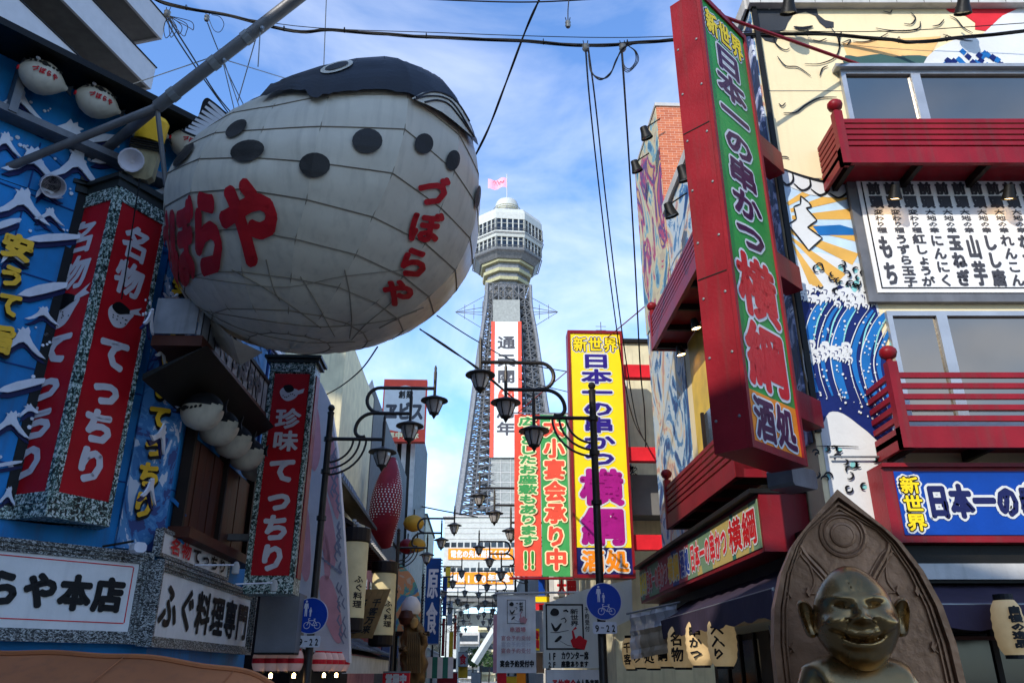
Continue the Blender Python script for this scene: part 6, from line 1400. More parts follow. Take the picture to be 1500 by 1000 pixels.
# row of red and white lanterns
M_lanr = mat('faded_red_white_lantern', '#c9a39a', .6, var=.25, emit=.05)
for k in range(9):
    x = (380, 397, 414, 431, 466, 475, 484, 493, 501)[k]; Y = 14.6 if k < 4 else 16 + (k - 4) * .25
    p = at(x, 983, Y); t = thing('round_lantern', ('first', 'second', 'third', 'fourth', 'fifth', 'sixth', 'seventh', 'eighth', 'last')[k] + ' from the left of the small red and white lanterns by the left pole', 'lantern', p, 'small red and white lanterns by the left lamp post')
    n = 10; build(MB().lathe(p, [(.14 * (.55 + .45 * math.sin(math.pi * i / n) ** .6) * (1 + .02 * (i % 2)), .34 * i / n) for i in range(n + 1)], 14), 'shade', M_lanr, t, True)
    for z in (-.02, .33): build(MB().lathe(p + V((0, 0, z)), [(.01, 0), (.085, 0), (.085, .03), (.01, .03)], 12), 'end_ring', M_redl if z > 0 else M_black, t)
    build(MB().lathe(p, [(.142, .13), (.146, .17), (.142, .21)], 14), 'red_band', M_redl, t)
    if k % 2: build(MB().lathe(p + V((0, 0, -.10)), [(.01, 0), (.03, .0), (.03, .06), (.01, .08)], 8), 'bulb', M_lit, t)
# restaurant with tiled roofs and tall paper columns
t = thing('tiled_restaurant', 'dark timber restaurant with blue-grey tiled roofs and deep eaves, behind the left poles', 'building', S(-5, 20, 0))
build(MB().ground([tuple(S(*q).xy) for q in ((-8, 19.5), (-4.2, 19.5), (-4.2, 28), (-8, 28))], 0, 5.2), 'wall', M_dark, t)
def tiled(parent, P00, P10, P01, P11, nu, nv, r=.055):
    """roof slope with real rolled tiles: P00-P10 along the eave, P01-P11 along the top"""
    mb = MB(); mb.add([P00, P10, P11, P01], [(0, 1, 2, 3)]); build(mb, 'roof_deck', M_roof, parent)
    nn = (P10 - P00).cross(P01 - P00).normalized()
    if nn.z < 0: nn = -nn
    base = None
    for i in range(nu):
        for j in range(nv):
            a, b = (i + .5) / nu, j / nv; p = P00.lerp(P10, a).lerp(P01.lerp(P11, a), b); q = P00.lerp(P10, a).lerp(P01.lerp(P11, a), b + 1.15 / nv); s_ = (P10 - P00).normalized() * (P10 - P00).length / nu * .5
            m_ = MB(); m_.v = [p - s_ + nn * .02, p - s_ * .4 + nn * .09, p + s_ * .4 + nn * .07, p + s_ + nn * .015, q - s_ + nn * .0, q - s_ * .4 + nn * .05, q + s_ * .4 + nn * .04, q + s_]; m_.f = [(0, 1, 5, 4), (1, 2, 6, 5), (2, 3, 7, 6), (3, 2, 1, 0)]; m_.m = [0] * 4
            build(m_, 'roof_tile', M_roof, parent, True)
p_ = lambda o, d, z: S(o, d, z)
tiled(t, S(-3.6, 19.4, 6.15), S(-3.6, 27, 6.15), S(-4.6, 19.4, 7.7), S(-4.6, 27, 7.7), 20, 8)
build(MB().tube([S(-4.6, 19.3, 7.72), S(-4.6, 27, 7.72)], .12, 8), 'ridge', M_roof, t); build(MB().prism(Fr(S(-5.6, 19.4), SR), [(2.1, 6.0), (1.05, 7.75), (0, 6.0)], -.1, .05), 'gable', M_conc, t)
mb = MB(); mb.add([S(-3.45, 19.2, 6.0), S(-3.45, 27.2, 6.0), S(-4.3, 27.2, 6.35), S(-4.3, 19.2, 6.35), S(-3.45, 19.2, 6.1), S(-3.45, 27.2, 6.1)], [(3, 2, 1, 0), (0, 1, 5, 4)]); build(mb, 'eave_board', M_dark, t)
mb = MB(); mb.add([S(-2.95, 18.9, 4.75), S(-2.95, 27.6, 4.75), S(-4.2, 27.6, 5.5), S(-4.2, 18.9, 5.5), S(-2.95, 18.9, 4.85), S(-2.95, 27.6, 4.85), S(-4.2, 27.6, 5.6), S(-4.2, 18.9, 5.6)], [(3, 2, 1, 0), (0, 1, 5, 4), (4, 5, 6, 7), (0, 4, 7, 3)]); build(mb, 'eave', M_dark, t)
for k in range(18): build(B(Fr(S(-2.95, 19 + k * .48), SR), -1.2, 0, 4.72 , 4.78, -.06, .0), 'rafter', M_wood, t)
for k in range(24): build(MB().lathe(S(-2.95, 19 + k * .36, 4.88), [(.01, 0), (.05, 0), (.05, .05), (.01, .05)], 8), 'eave_tile_end', M_conc, t)
tiled(t, S(-2.8, 18.5, 2.1), S(-2.8, 27, 2.1), S(-4.2, 18.5, 2.75), S(-4.2, 27, 2.75), 22, 5)
mb = MB(); mb.add([S(-2.8, 18.4, 2.0), S(-2.8, 27.2, 2.0), S(-4.2, 27.2, 2.5), S(-4.2, 18.4, 2.5)], [(3, 2, 1, 0)]); build(mb, 'lower_eave_board', M_dark, t)
build(B(Fr(S(-2.85, 18.5), SD), 0, 9, 1.6, 1.98, -.05, .0), 'shop_fascia', M_conc, t)
for k in range(12): build(B(Fr(S(-4.19, 19.6 + k * .68), SD), 0, .1, 2.8, 5.0, .0, .08), 'wall_post', M_wood, t)
def column_lantern(px, py0, py1, Y, r, label, gw_=.12):
    p = at(px, py1, Y); top = at(px, py0, Y).z; t = thing('column_lantern', label, 'lantern', p, 'tall paper columns under the dark eaves')
    n = 14; build(MB().lathe(p, [(r * (1 + .015 * (i % 2)), (top - p.z) * i / n) for i in range(n + 1)], 18), 'paper', mat('old_cream_paper', '#cbbb8f', .75, var=.12, emit=.03), t, True)
    build(MB().lathe(V((p.x, p.y, top)), [(r * .9, 0), (r * 1.12, .03), (r * 1.12, .32), (r * .9, .34)], 18), 'top_band', M_dark, t); build(MB().lathe(p - V((0, 0, .3)), [(r * .8, 0), (r * 1.02, .05), (r * 1.02, .3)], 18), 'bottom_band', M_dark, t)
    mb = MB()
    for pts, k in text2d('ふぐ料理', (-r * .35, .2, r * .45, (top - p.z) * .55), True, .006, 1): mb.add([V((p.x + 1.03 * r * math.sin(x / r + .6), p.y - 1.03 * r * math.cos(x / r + .6), p.z + y)) for x, y in pts], [tuple(range(len(pts)))])
    build(mb, 'lettering', M_brush, t)
column_lantern(513, 795, 905, 19.0, .30, 'nearer tall cream paper column lantern with vertical writing, under the dark eaves')
column_lantern(558, 840, 930, 24.0, .34, 'farther tall cream paper column lantern under the dark eaves, behind the wooden plaque')
f7 = Fr(at(535, 900, 20), SR + SD * -.2, (.34, 0, 1)); t = thing('wooden_plaque', 'tilted wooden plaque with carved writing leaning between the two paper columns', 'plaque', f7.p(0, -.5, 0))
for k in range(5): build(B(f7, -.36 + k * .15, -.36 + k * .15 + .142, -.55, .62, -.05 + .004 * k, .0 + .004 * (k % 2)), 'plank', mat('weathered_plaque_wood', '#8f6f45', .6, var=.3, bscale=8), t)
build(letter(MB(), f7, '名物料理', (-.28, -.45, -.05, .4), .01, True, .008), 'lettering', M_brush, t); build(letter(MB(), f7, '千客万来', (.05, -.45, .28, .4), .01, True, .008), 'lettering', M_brush, t)
# red dotted tentacle ornament
M_tent = mat('dark_red_dotted_cloth', '#7c1a28', .6, var=.15)
t = thing('giant_tentacle', 'giant red tentacle-like ornament covered with rows of white dots, on a shop front at left', 'ornament', at(565, 800, 30))
c = [at(576, 672, 30), at(571, 700, 29.6), at(566, 735, 29.4), at(562, 770, 29.6), at(566, 800, 30)]; rs_ = [.12, .42, .58, .50, .2]
cc_ = smooth_pts([tuple(x) for x in c], 5); rr2 = [v[0] for v in smooth_pts([(a_, 0) for a_ in rs_], 5)]
build(MB().tube([V(x) for x in cc_], rr2, 16), 'tentacle', M_tent, t, True)
mb = MB(); m0 = None
for i in range(1, len(cc_) - 1):
    p = V(cc_[i])
    for k in range(14):
        for h_ in (0, .5):
            a_ = math.pi * (k + (i % 2) * .5) / 14 + math.pi; q = p.lerp(V(cc_[i + 1]), h_); r__ = rr2[i] + (rr2[i + 1] - rr2[i]) * h_; d_ = V((math.cos(a_), math.sin(a_), 0)); b_ = d_.cross(V((0, 0, 1))); mb.add([q + d_ * r__ * 1.02 + (b_ * math.cos(w) + V((0, 0, 1)) * math.sin(w)) * .028 + d_ * .01 for w in (0, 1.05, 2.1, 3.14, 4.2, 5.2)], [(0, 1, 2, 3, 4, 5)])
build(mb, 'white_dots', M_mwhite, t, kind='stuff')
# further shop fronts on the left, each with its own sign boards
cols_ = ['#8c8476', '#b59a86', '#77706d', '#a89f8c', '#6f6a70', '#9d8f80']
fr_shops = [(28, 36, 6.2, '#b77d80', 'pink-washed shop front behind the dotted tentacle'), (36, 44, 7.5, '#6f665c', 'grey-brown shop front with curved mural board'), (44, 51, 6.0, '#8a8f7c', 'olive shop front with striped awning'), (64, 76, 13.2, '#c6bfa5', 'beige block with a round emblem near the tower'), (76, 96, 9, '#8f8a86', 'grey shop row building nearest the tower on the left')]
for k, (d0, d1, h_, c_, lb_2) in enumerate(fr_shops):
    t = thing('shop_building', lb_2, 'building', S(-6, d0, 0)); m = mat('shop_wall_' + str(k), c_, .75, var=.15, streak=.2)
    build(MB().ground([tuple(S(*q).xy) for q in ((-9, d0), (-4.3, d0), (-4.3, d1), (-9, d1))], 0, h_), 'wall', m, t); ff = Fr(S(-4.3, d0), SD)
    build(B(ff, 0, d1 - d0, h_, h_ + .15, -.2, .12), 'coping', M_concd, t)
    for q in range(int((d1 - d0) / 2)):
        g = build(B(ff, .5 + q * 2, 1.7 + q * 2, 3.6, 4.9, .01, .04), 'window', M_glassd, t); build(B(ff, .45 + q * 2, 1.75 + q * 2, 3.5, 3.6, .01, .12), 'window_sill', M_conc, g)
    build(B(ff, .2, d1 - d0 - .2, 2.3, 2.9, .01, .25), 'fascia_sign', (M_redp, M_blued, M_gold, M_conc, M_redp)[k], t)
t = S(-4.3, 64); f8 = Fr(S(-9, 64) - SD * .02, SR)
oo = thing('round_emblem', 'round white emblem with dark ring on the beige block near the tower', 'sign', at(612, 765, 63.5)); ef = Fr(at(612, 765, 63.4), SR)
build(MB().prism(ef, ell(0, 0, .62, .62, 0, 24), -.1, 0), 'disc', M_mwhite, oo); 
mb = MB()
for k in range(24): a_, b_ = 2 * math.pi * k / 24, 2 * math.pi * (k + 1) / 24; mb.flat(ef, [(.62 * math.cos(a_), .62 * math.sin(a_)), (.62 * math.cos(b_), .62 * math.sin(b_)), (.54 * math.cos(b_), .54 * math.sin(b_)), (.54 * math.cos(a_), .54 * math.sin(a_))], .01)
build(mb, 'ring', M_brush, oo); build(letter(MB(), ef, '串', (-.36, -.36, .36, .36), .012, False, .04), 'lettering', M_brush, oo)
# curved mural board, golden figure, blue sign, small orange lanterns, striped awning
f9 = Fr(S(-4.2, 33), SR); t = thing('mural_board', 'rounded multicoloured mural board with blue, orange and white shapes, left of the blue upright sign', 'board', at(595, 900, 33))
M_mm = ramp_mat('multicolour_mural', [(0, '#3f6f9e'), (.40, '#5f9a8a'), (.46, '#c98a5a'), (.54, '#c2a88c'), (.6, '#9a4438'), (.66, '#cfcfd6')], .9, dist=1.8, bump=0)
build(MB().prism(f9, smooth_pts([f9.px(*q) for q in ((566, 925), (566, 830), (580, 822), (600, 838), (612, 862), (616, 900), (604, 930))], 4, True), -.25, 0), 'board', M_mm, t)
t = thing('snack_shelf', 'dark canopy with hanging striped noren under the mural board', 'canopy', at(590, 950, 32)); f10 = Fr(at(585, 945, 32), SR)
build(B(f10, -.4, 1.1, .35, .5, -.5, .2), 'canopy', M_dark, t)
for k in range(9): build(B(f10, -.35 + k * .16, -.24 + k * .16, -.9, .35, -.05, .0), 'noren_strip', (M_conc, M_eave)[k % 2], t)
t = thing('golden_figure', 'weathered golden-brown carved figure with white cap leaning out over the street', 'figure', at(606, 990, 31))
M_gf = mat('golden_brown_carving', '#6e5433', .45, .2, var=.35, bump=.5, bscale=6)
pz = lambda px, py, d=31: at(px, py, d)
fb = [(pz(608, 1010), .45), (pz(606, 975), .5), (pz(607, 945), .42), (pz(604, 920), .36), (pz(602, 895), .3), (pz(594, 955, 30.6), .16), (pz(589, 948, 30.3), .12), (pz(618, 940, 30.6), .16), (pz(620, 925, 30.3), .12)]
gb = skinned('body', fb, [(0, 1), (1, 2), (2, 3), (3, 4), (2, 5), (5, 6), (2, 7), (7, 8)], M_gf, t, 3)
for v in gb.data.vertices:
    c_ = v.co; v.co += v.normal * (.05 * math.sin(c_.z * 9 + 3 * math.sin(c_.x * 7)) + .04 * math.sin(c_.x * 17 + c_.z * 5) * math.cos(c_.y * 13))
for k in range(7): build(MB().tube([pz(598 + k * 2.6, 925, 30.45), pz(596 + k * 3.2, 950, 30.4), pz(597 + k * 3, 985, 30.4)], .035, 6), 'robe_fold', M_gf, t, True)
build(MB().lathe(pz(606, 912, 30.5), [(.02, .2), (.14, .16), (.17, 0), (.1, -.16), (.02, -.2)], 12), 'carved_face', mat('tan_carving', '#a88450', .5, var=.3), t, True)
build(MB().lathe(pz(602, 893), [(.02, .5), (.2, .45), (.34, .25), (.38, .0), (.3, -.15), (.02, -.2)], 14), 'white_cap', M_pale, t, True); build(MB().lathe(pz(595, 905, 30.5), [(.02, .3), (.2, .25), (.3, 0), (.2, -.2), (.02, -.25)], 12), 'red_bundle', M_wood, t, True)
t, F, a, b = simple_sign('upright_sign', 'upright navy sign with pale characters and light bulb edges, right of the golden figure', 620, 818, 646, 942, 34, M_blued, txt='原食', tm=M_silver, vert=True, bold=.02)
for k in range(28):
    z = a[1] + (b[1] - a[1]) * (k + .5) / 28
    for u in (a[0] - .05, b[0] + .05): build(MB().lathe(F.p(u, z, .02), [(.01, 0), (.04, .01), (.03, .05), (.01, .06)], 6, tuple(F.n)), 'edge_bulb', M_conc, t)
for k, (x, y, r) in enumerate(((606, 766, .42), (611, 798, .36), (597, 800, .40))):
    c_ = at(x, y, 33 + k); t = thing('round_lantern', ('ochre round paper lantern, upper one beside the tentacle', 'ochre round paper lantern, lower one by the lamp scrolls', 'red round ornament beside the ochre lanterns')[k], 'lantern', c_, 'round lanterns by the tentacle')
    n = 10; build(MB().lathe(c_, [(max(.06, r * math.sin(math.pi * i / n)) * (1 + .03 * (i % 2)), -r * .8 * math.cos(math.pi * i / n)) for i in range(n + 1)], 16), 'shade', (mat('ochre_lantern_paper', '#b98a2e', .6), MATS['ochre_lantern_paper'], M_redp)[k] if k else mat('ochre_lantern_paper', '#b98a2e', .6), t, True)
    build(MB().tube([c_ + V((0, 0, r * .75)), c_ + V((0, 0, r * .75 + .25))], .03, 6), 'hanger', M_dark, t)
t = thing('striped_awning', 'small green and white striped awning below the navy upright sign', 'awning', at(625, 980, 36)); f11 = Fr(at(625, 985, 36), SR)
for k in range(10): build(MB().prism(f11, [(-1.1 + k * .22, -.2), (-.88 + k * .22, -.2), (-.88 + k * .22, .62), (-1.1 + k * .22, .62)], 0, .05), 'stripe', (mat('awning_green', '#2f6f60', .7), M_pale)[k % 2], t)
for k, (x0, y0, x1, y1, Y, m, tx, lb_2) in enumerate(((652, 830, 660, 860, 52, M_gold, None, 'small yellow upright sign among the lamps, left side'), (671, 955, 685, 975, 60, M_conc, '食', 'small white sign above a yellow one, centre bottom'), (671, 976, 685, 992, 60.3, M_gold, None, 'small yellow-green sign at the bottom centre'), (646, 905, 652, 960, 50, M_redp, None, 'narrow dark red upright sign left of the lamps'), (655, 880, 663, 915, 60, M_conc, None, 'narrow pale upright sign among the left lamps'), (728, 985, 742, 1000, 22, M_redl, None, 'red poster low under the white cloth banner'), (757, 985, 770, 1002, 24, M_orange, None, 'orange poster low under the white cloth banner'))):
    simple_sign('shop_sign', lb_2, x0, y0, x1, y1, Y, m, txt=tx, tm=M_redl)
# right-hand shops farther down
for k, (d0, d1, h_, c_, o_) in enumerate(((60, 75, 8, '#8d8a80', 3.0), (75, 100, 7, '#a39c90', 3.1))):
    t = thing('shop_building', ('grey shop building far down the right side', 'pale shop building farthest down the right side')[k], 'building', S(6, d0)); build(MB().ground([tuple(S(*q).xy) for q in ((o_, d0), (9, d0), (9, d1), (o_, d1))], 0, h_), 'wall', mat('shopr_wall_' + str(k), c_, .75, streak=.2), t)
    ff = Fr(S(o_, d1), -SD)
    for q in range(6): build(B(ff, .5 + q * 2.2, 1.9 + q * 2.2, 3.4, 4.8, .01, .04), 'window', M_glassd, t)

# ------------------------------------------------------------------ apartment tower behind the blue building
E1 = at(222, 128, 30); dA = V((math.sin(R(14)), math.cos(R(14)), 0)); AF = Fr(E1, dA)
ap = thing('apartment_tower', 'grey high-rise apartment block with stacked concrete balconies at top left', 'building', (E1.x - 6, E1.y - 10, 0))
M_tile = mat('pale_tiled_parapet', '#b5b4b8', .6, var=.05)
build(MB().ground([tuple(AF.p(u, 0, w).xy) for u, w in ((-40, -3.0), (-1.2, -3.0), (-1.2, -14), (-40, -14))], 0, 60), 'wall', M_concd, ap)
for k in range(-3, 8):
    z = 3.0 * k
    for (u0, u1, w0_, w1_) in ((-40, 0, -3.0, 0),):
        build(B(AF, u0, u1, z - .02, z + .18, w0_, w1_ - .14), 'balcony_slab', M_concd, ap); build(B(AF, u0, u1, z - .12, z + 1.15, w1_ - .13, w1_), 'balcony_parapet', M_tile, ap); build(B(AF, u1 - .13, u1, z - .12, z + 1.15, w0_, w1_ - .135), 'balcony_end', M_tile, ap)
        build(B(AF, u0, u1 + .05, z + 1.15, z + 1.2, w1_ - .18, w1_ + .05), 'parapet_rail', M_eave, ap)
    for u in (-13, -26): build(B(AF, u, u + .2, z + .18, z + 2.9, -3.0, -.2), 'party_wall', M_conc, ap)
    for u in range(-38, -2, 4): g = build(B(AF, u, u + 2.4, z + .3, z + 2.3, -2.99, -2.95), 'window', M_glassd, ap)
# roof top tank boxes on the blue building
t = thing('roof_box', 'pale box unit on the roof edge, nearer the corner', 'roof unit', LF.p(-1.6, 9.5, -.4)); a = LF.px(125, 95, -.4); build(B(LF, a[0] - .32, a[0] + .42, 9.5, 10.0, -.9, -.4, bev=.02), 'case', M_cream, t); build(B(LF, a[0] - .36, a[0] + .46, 10.0, 10.04, -.94, -.36), 'lid', M_conc, t)
t = thing('roof_box', 'pale box unit on the roof edge, farther left', 'roof unit', LF.p(-2.6, 9.5, -.4)); a = LF.px(55, 60, -.4); build(B(LF, a[0] - .32, a[0] + .35, 9.5, 9.98, -.9, -.4, bev=.02), 'case', M_cream, t); build(B(LF, a[0] - .36, a[0] + .39, 9.98, 10.02, -.94, -.36), 'lid', M_conc, t)

# ------------------------------------------------------------------ buildings behind the viewer (they throw the street into shade)
def back_building(name, label, p0, p1, depth, h_, col):
    p0, p1 = V(p0), V(p1); f = Fr(p0, (p1 - p0)); Lw = (p1 - p0).length; t = thing(name, label, 'building', (p0 + p1) / 2); m = mat('back_wall_' + label[:5], col, .7, streak=.2)
    build(B(f, 0, Lw, 0, h_, -depth, 0), 'wall', m, t); build(B(f, -.1, Lw + .1, h_, h_ + .3, -depth - .1, .15), 'coping', M_concd, t)
    for fl in range(int(h_ / 3.2)):
        for q in range(int(Lw / 2.4)):
            g = build(B(f, .6 + q * 2.4, 2.1 + q * 2.4, 1.0 + fl * 3.2, 2.5 + fl * 3.2, .01, .04), 'window', M_glassd, t)
PV = V((-SUN_H.y, SUN_H.x, 0))   # across the sun's direction, to the right as seen from the sun's far side
def sp(p, q, z=0): return -PV * 0 + V((SUN_H.x * q + .835 * p, SUN_H.y * q - .55 * p, z))
back_building('street_block', 'tall grey street block behind the viewer on the left', sp(-4.6, 8.5), sp(-22, 8.5), 8, 17.3, '#c9c4ba')
back_building('street_block', 'lower brown street block behind the viewer on the right', sp(12, 9.5), sp(-4.5, 9.5), 8, 13.5, '#c4b7a4')

# ------------------------------------------------------------------ overhead cables
def cable(label, pts, Ya, Yb, r=.014, strands=1, name='overhead_cable', k=6, group='overhead cables', tw=0, extra=None):
    n = len(pts); P = [at(x, y, Ya + (Yb - Ya) * i / (n - 1)) for i, (x, y) in enumerate(pts)]; P = [V(p) for p in smooth_pts([tuple(p) for p in P], k)]
    t = thing(name, label, 'cable', P[0], group)
    for s_ in range(strands):
        a0 = s_ * 6.28 / strands; q = [p + V((0, math.cos(a0 + i * tw), math.sin(a0 + i * tw))) * (r * 1.1 if strands > 1 else 0) for i, p in enumerate(P)]
        build(MB().tube(q, r, 5), 'strand', M_cable, t, True)
    return t, P
t, P = cable('thick bundled cable sagging across the whole top of the picture', [(215, -8), (250, 8), (330, 22), (430, 46), (480, 44), (560, 50), (640, 55), (760, 60), (860, 67), (930, 63), (995, 58), (1100, 51), (1200, 50), (1300, 58), (1340, 62), (1400, 56), (1500, 46), (1600, 36)], 9.2, 7.85, .013, 3, tw=.35)
t2, P2 = cable('thin messenger wire running just above the bundled cable', [(215, -14), (250, 5), (430, 38), (640, 48), (860, 55), (995, 53), (1100, 46), (1300, 46), (1500, 34), (1600, 26)], 9.2, 7.85, .006)
for i in range(8, len(P) - 6, 9):
    c_ = P[i]; build(MB().tube([c_ + V((0, .03 * math.cos(a), .015 + .045 * math.sin(a))) for a in (k * .785 for k in range(9))], .006, 4), 'lashing_loop', M_cable, t)
cable('thin dark cable along the top edge of the picture, centre', [(560, -4), (700, 2), (790, 3), (900, -3)], 8.8, 8.6, .011)
cable('twisted black cable slanting from the top centre down behind the giant lantern', [(790, 0), (770, 45), (740, 125), (715, 190), (690, 240)], 8.7, 11, .014, 2, tw=.6)
for x0, lb_2, pts in ((0, 'pair of long black cables falling from the top right of centre, left one', [(858, 74), (864, 150), (878, 280), (895, 420), (915, 560), (930, 620), (948, 650)]), (1, 'pair of long black cables falling from the top, middle one', [(862, 74), (872, 150), (886, 280), (905, 440), (922, 560), (935, 625), (950, 655)]), (2, 'long black cable falling from the top, right of the pair', [(911, 76), (916, 150), (923, 260), (931, 400), (938, 540), (944, 600), (946, 660)])):
    cable(lb_2, pts, 8.2, 19.8, .013 if x0 != 2 else .016)
for x, y in ((858, 70), (912, 70), (245, 20), (303, 27), (832, 36)):
    c_ = at(x, y, 8.3 if x > 500 else 9.1); t = thing('insulator', {858: 'grey insulator at the head of the pair of falling cables', 912: 'grey insulator at the head of the right falling cable', 245: 'pale ribbed insulator at the far left end of the bundled cable', 303: 'small round insulator hanging under the bundled cable at left', 832: 'small pale insulator hanging from a short wire at the top'}[x], 'insulator', c_, 'cable insulators')
    s_ = .8 if x in (303, 832) else 1
    build(MB().lathe(c_, [(.01, -.07 * s_), (.035 * s_, -.05), (.05 * s_, -.02), (.035 * s_, .0), (.05 * s_, .03), (.03, .05), (.01, .06)], 12), 'body', M_steel, t, True)
    for q in (-.02, .02): build(MB().tube([c_ + V((q, 0, .05)), c_ + V((q * 1.6, 0, .12))], .006, 4), 'shackle', M_cable, t)
cable('short wire holding the small pale insulator at the top', [(834, -6), (832, 14), (832, 34)], 8.3, 8.3, .008)
cable('looped slack cable between the two falling cables', [(862, 80), (866, 105), (880, 116), (894, 108), (903, 88), (912, 72), (926, 64)], 8.15, 8.1, .009, 2, tw=.5)
for k in range(3): cable('small coil of spare cable beside the right insulator, loop ' + ('inner', 'middle', 'outer')[k], [(912, 76), (914, 95 + k * 3), (922, 101 + k * 2), (931 + k * 2, 90), (930 + k, 76), (921, 68)], 8.12, 8.12, .006)
cable('black cable running from the left insulator down behind the giant lantern, upper', [(247, 28), (280, 80), (318, 140), (352, 180)], 9.1, 13, .013)
cable('black cable running from the left insulator down behind the giant lantern, lower', [(244, 30), (262, 62), (300, 118), (345, 180)], 9.1, 13, .013)
cable('thin black cable from the small left insulator to behind the giant lantern', [(304, 34), (318, 70), (340, 120), (360, 160)], 9.1, 13, .009)
for k in range(5):
    a_ = k * .5; cable('loop of slack cable at the left insulator, ' + ('narrow', 'wide', 'short', 'long', 'rightmost')[k] + ' one', [(246, 24), (240 + k * 9, 40 + (k % 2) * 12), (243 + k * 10, 56 - k * 3), (252 + k * 7, 44 - k * 3), (249, 24)], 9.08, 9.08, .006)
cable('coil of thin cable right of the small left insulator', [(306, 28), (313, 44), (322, 47), (328, 36), (322, 25), (310, 22)], 9.08, 9.08, .005)
cable('thin diagonal cable left of the tower, upper', [(640, 462), (700, 500), (760, 530), (860, 549)], 16, 24, .016)
cable('thick diagonal cable left of the tower, lower', [(615, 482), (660, 512), (700, 540), (760, 590)], 16, 15, .016, 2, tw=.4)
cable('thin cable crossing in front of the tower banner', [(760, 555), (800, 566), (850, 578)], 24, 24, .014)
cable('dark cable sagging from the giant lantern to the cream building', [(553, 508), (530, 540), (500, 565), (470, 582)], 15, 22, .018)
cable('thin cable low in the sky, left of the tower base', [(600, 738), (650, 748), (700, 757)], 60, 60, .05)
cable('short black cable down the face of the twin red column', [(205, 262), (196, 320), (184, 400), (178, 438)], 9.0, 9.0, .009)
cable('thin wire from the blue wall up to the steel arm', [(0, 262), (60, 282), (100, 290)], 8.6, 9.4, .006)
# white conduit arms with small lamps on the street side of the blue building
for k, (a, b, Y) in enumerate((((285, 827), (346, 827), 12.0), ((345, 855), (402, 853), 12.6))):
    t = thing('arm_lamp', ('small white lamp on a thin arm over the long white signboard', 'small white lamp on a thin arm below the narrow red sign')[k], 'lamp', at(*b, Y), 'small white arm lamps'); build(MB().tube([at(*a, Y - .6), at(*b, Y)], .012, 6), 'arm', M_white, t); build(MB().lathe(at(*b, Y), [(.02, -.13), (.05, -.12), (.055, -.02), (.03, .04), (.01, .05)], 12), 'head', M_conc, t, True)
t = thing('arm_lamp', 'small white lamp on the corner above the big white signboard', 'lamp', at(200, 803, 9.9), 'small white arm lamps'); build(MB().tube([at(150, 800, 9.8), at(196, 792, 9.9)], .014, 6), 'arm', M_eave, t); build(B(Fr(at(193, 808, 9.9), LF.u), 0, .15, 0, .12, -.1, .05, bev=.03), 'head', M_white, t)

# ------------------------------------------------------------------ more small street clutter, far down the street
F_ = [(603, 905, 611, 985, 37, M_conc, None, 'pale upright sign strip behind the golden figure'), (648, 845, 655, 900, 47, M_blued, None, 'narrow dark blue upright sign behind the yellow one'),
      (657, 925, 664, 968, 56, M_gold, None, 'narrow gold upright sign low on the left side'), (664, 900, 669, 950, 66, M_redb, None, 'thin orange-red upright sign deep in the street'),
      (640, 965, 668, 978, 45, M_dark, None, 'dark shop fascia board low on the left side'), (640, 985, 670, 1000, 40, M_redp, None, 'dark red shop fascia at the bottom edge, left of centre'),
      (560, 985, 600, 1002, 26, M_redl, '営業中', 'red shop fascia with white characters under the tiled eave'), (722, 900, 729, 985, 44, M_pink, None, 'pink upright edge sign beside the white cloth banner'),
      (742, 990, 757, 1002, 40, M_gold, None, 'yellow board between the two posters'), (786, 955, 797, 985, 30, M_dark, None, 'dark upright board beside the sloping-top box sign'), (690, 985, 704, 1000, 75, M_conc, None, 'pale board far down the street at the bottom edge')]
for x0, y0, x1, y1, Y, m, tx, lb_2 in F_: simple_sign('shop_sign', lb_2, x0, y0, x1, y1, Y, m, txt=tx, tm=M_mwhite)
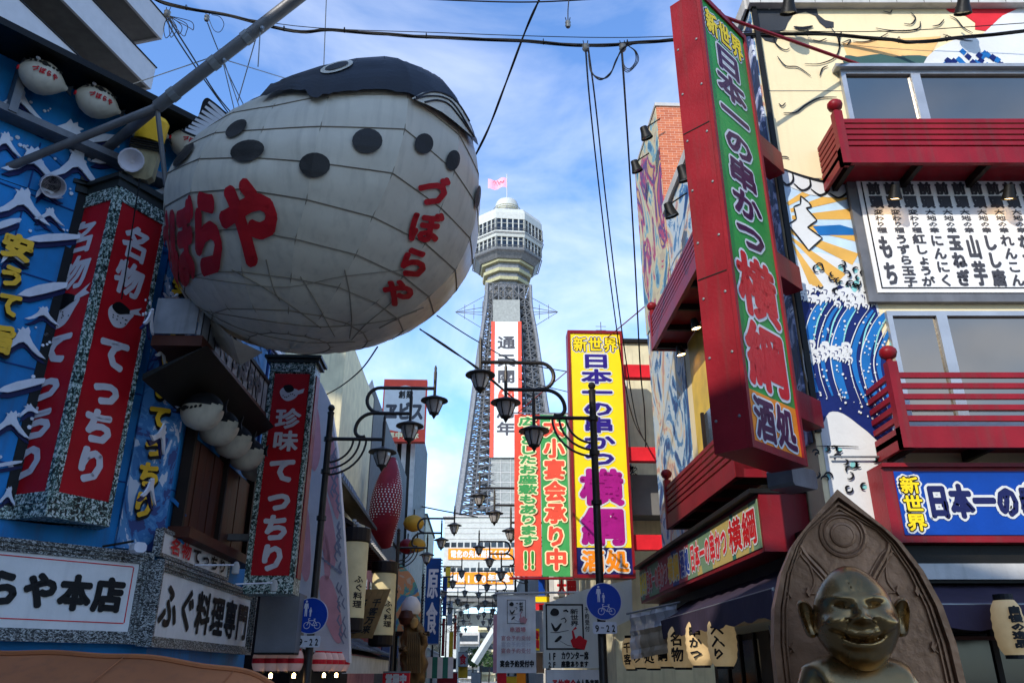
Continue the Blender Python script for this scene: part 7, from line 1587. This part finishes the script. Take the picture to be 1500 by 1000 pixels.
# wall clutter: conduits, an air conditioner, downpipes
t = thing('air_conditioner', 'beige air conditioner unit on brackets on the cream building front', 'air conditioner', f1.p(3.0, 6.3, .3)); build(B(f1, 2.6, 3.4, 6.3, 6.9, .05, .4, bev=.03), 'case', M_cream, t)
build(MB().lathe(f1.p(2.9, 6.6, .4), [(.02, 0), (.22, 0), (.22, .02), (.02, .02)], 18, tuple(f1.n)), 'fan_grille', M_eave, t)
for k, (u, z0_, z1_) in enumerate(((.35, 3.0, 8.9), (3.55, 5.0, 9.0))): build(MB().tube([LS.p(u, z0_, .06), LS.p(u, z1_, .06)], .03, 8), 'downpipe', M_blued, bl)
for z in (5.62,): build(MB().tube([RF.p(.1, z - 1.9, .06), RF.p(.9, z - 1.9, .06)], .012, 6), 'conduit', M_steel, br_)
# fascia bolts and joints on the big red boxes
for z in [gz0 + .3 + k * .62 for k in range(8)]:
    for w_ in (-.31, -.07): build(MB().lathe(Fr(GF.p(0, 0, 0), (-GF.n)).p(-w_ if 0 else -w_, z, .0) , [(.001, 0), (.014, 0), (.014, .008), (.001, .010)], 6, tuple(-GF.u)), 'bolt', M_steel, COL.objects['tall_sign'])
for z in (gz0 + 1.75, gz0 + 3.5): build(B(Fr(GF.p(-.004, 0, 0), -GF.n), .03, .35, z, z + .012, -.001, .004), 'panel_joint', M_eave, COL.objects['tall_sign'])
# thin darker blue brush bands scattered at random over the blue wall
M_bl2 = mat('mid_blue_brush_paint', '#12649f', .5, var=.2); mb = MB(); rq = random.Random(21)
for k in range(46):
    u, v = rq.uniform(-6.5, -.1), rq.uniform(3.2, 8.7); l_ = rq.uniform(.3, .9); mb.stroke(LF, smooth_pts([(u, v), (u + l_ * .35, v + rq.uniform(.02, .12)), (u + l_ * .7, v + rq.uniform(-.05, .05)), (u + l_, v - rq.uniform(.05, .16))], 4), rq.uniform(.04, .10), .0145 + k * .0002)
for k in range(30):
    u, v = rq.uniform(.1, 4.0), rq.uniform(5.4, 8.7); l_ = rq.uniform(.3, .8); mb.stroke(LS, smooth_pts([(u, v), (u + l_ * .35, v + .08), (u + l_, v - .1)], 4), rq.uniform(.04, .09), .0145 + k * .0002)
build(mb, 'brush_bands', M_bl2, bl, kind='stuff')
# wall joints and streak lines on the beige front
for z in (5.7, 7.25, 8.6): build(B(RF, .062, 6, z, z + .008, .001, .0045), 'wall_joint', M_concd, br_)
# blinds seen just inside the lower front windows
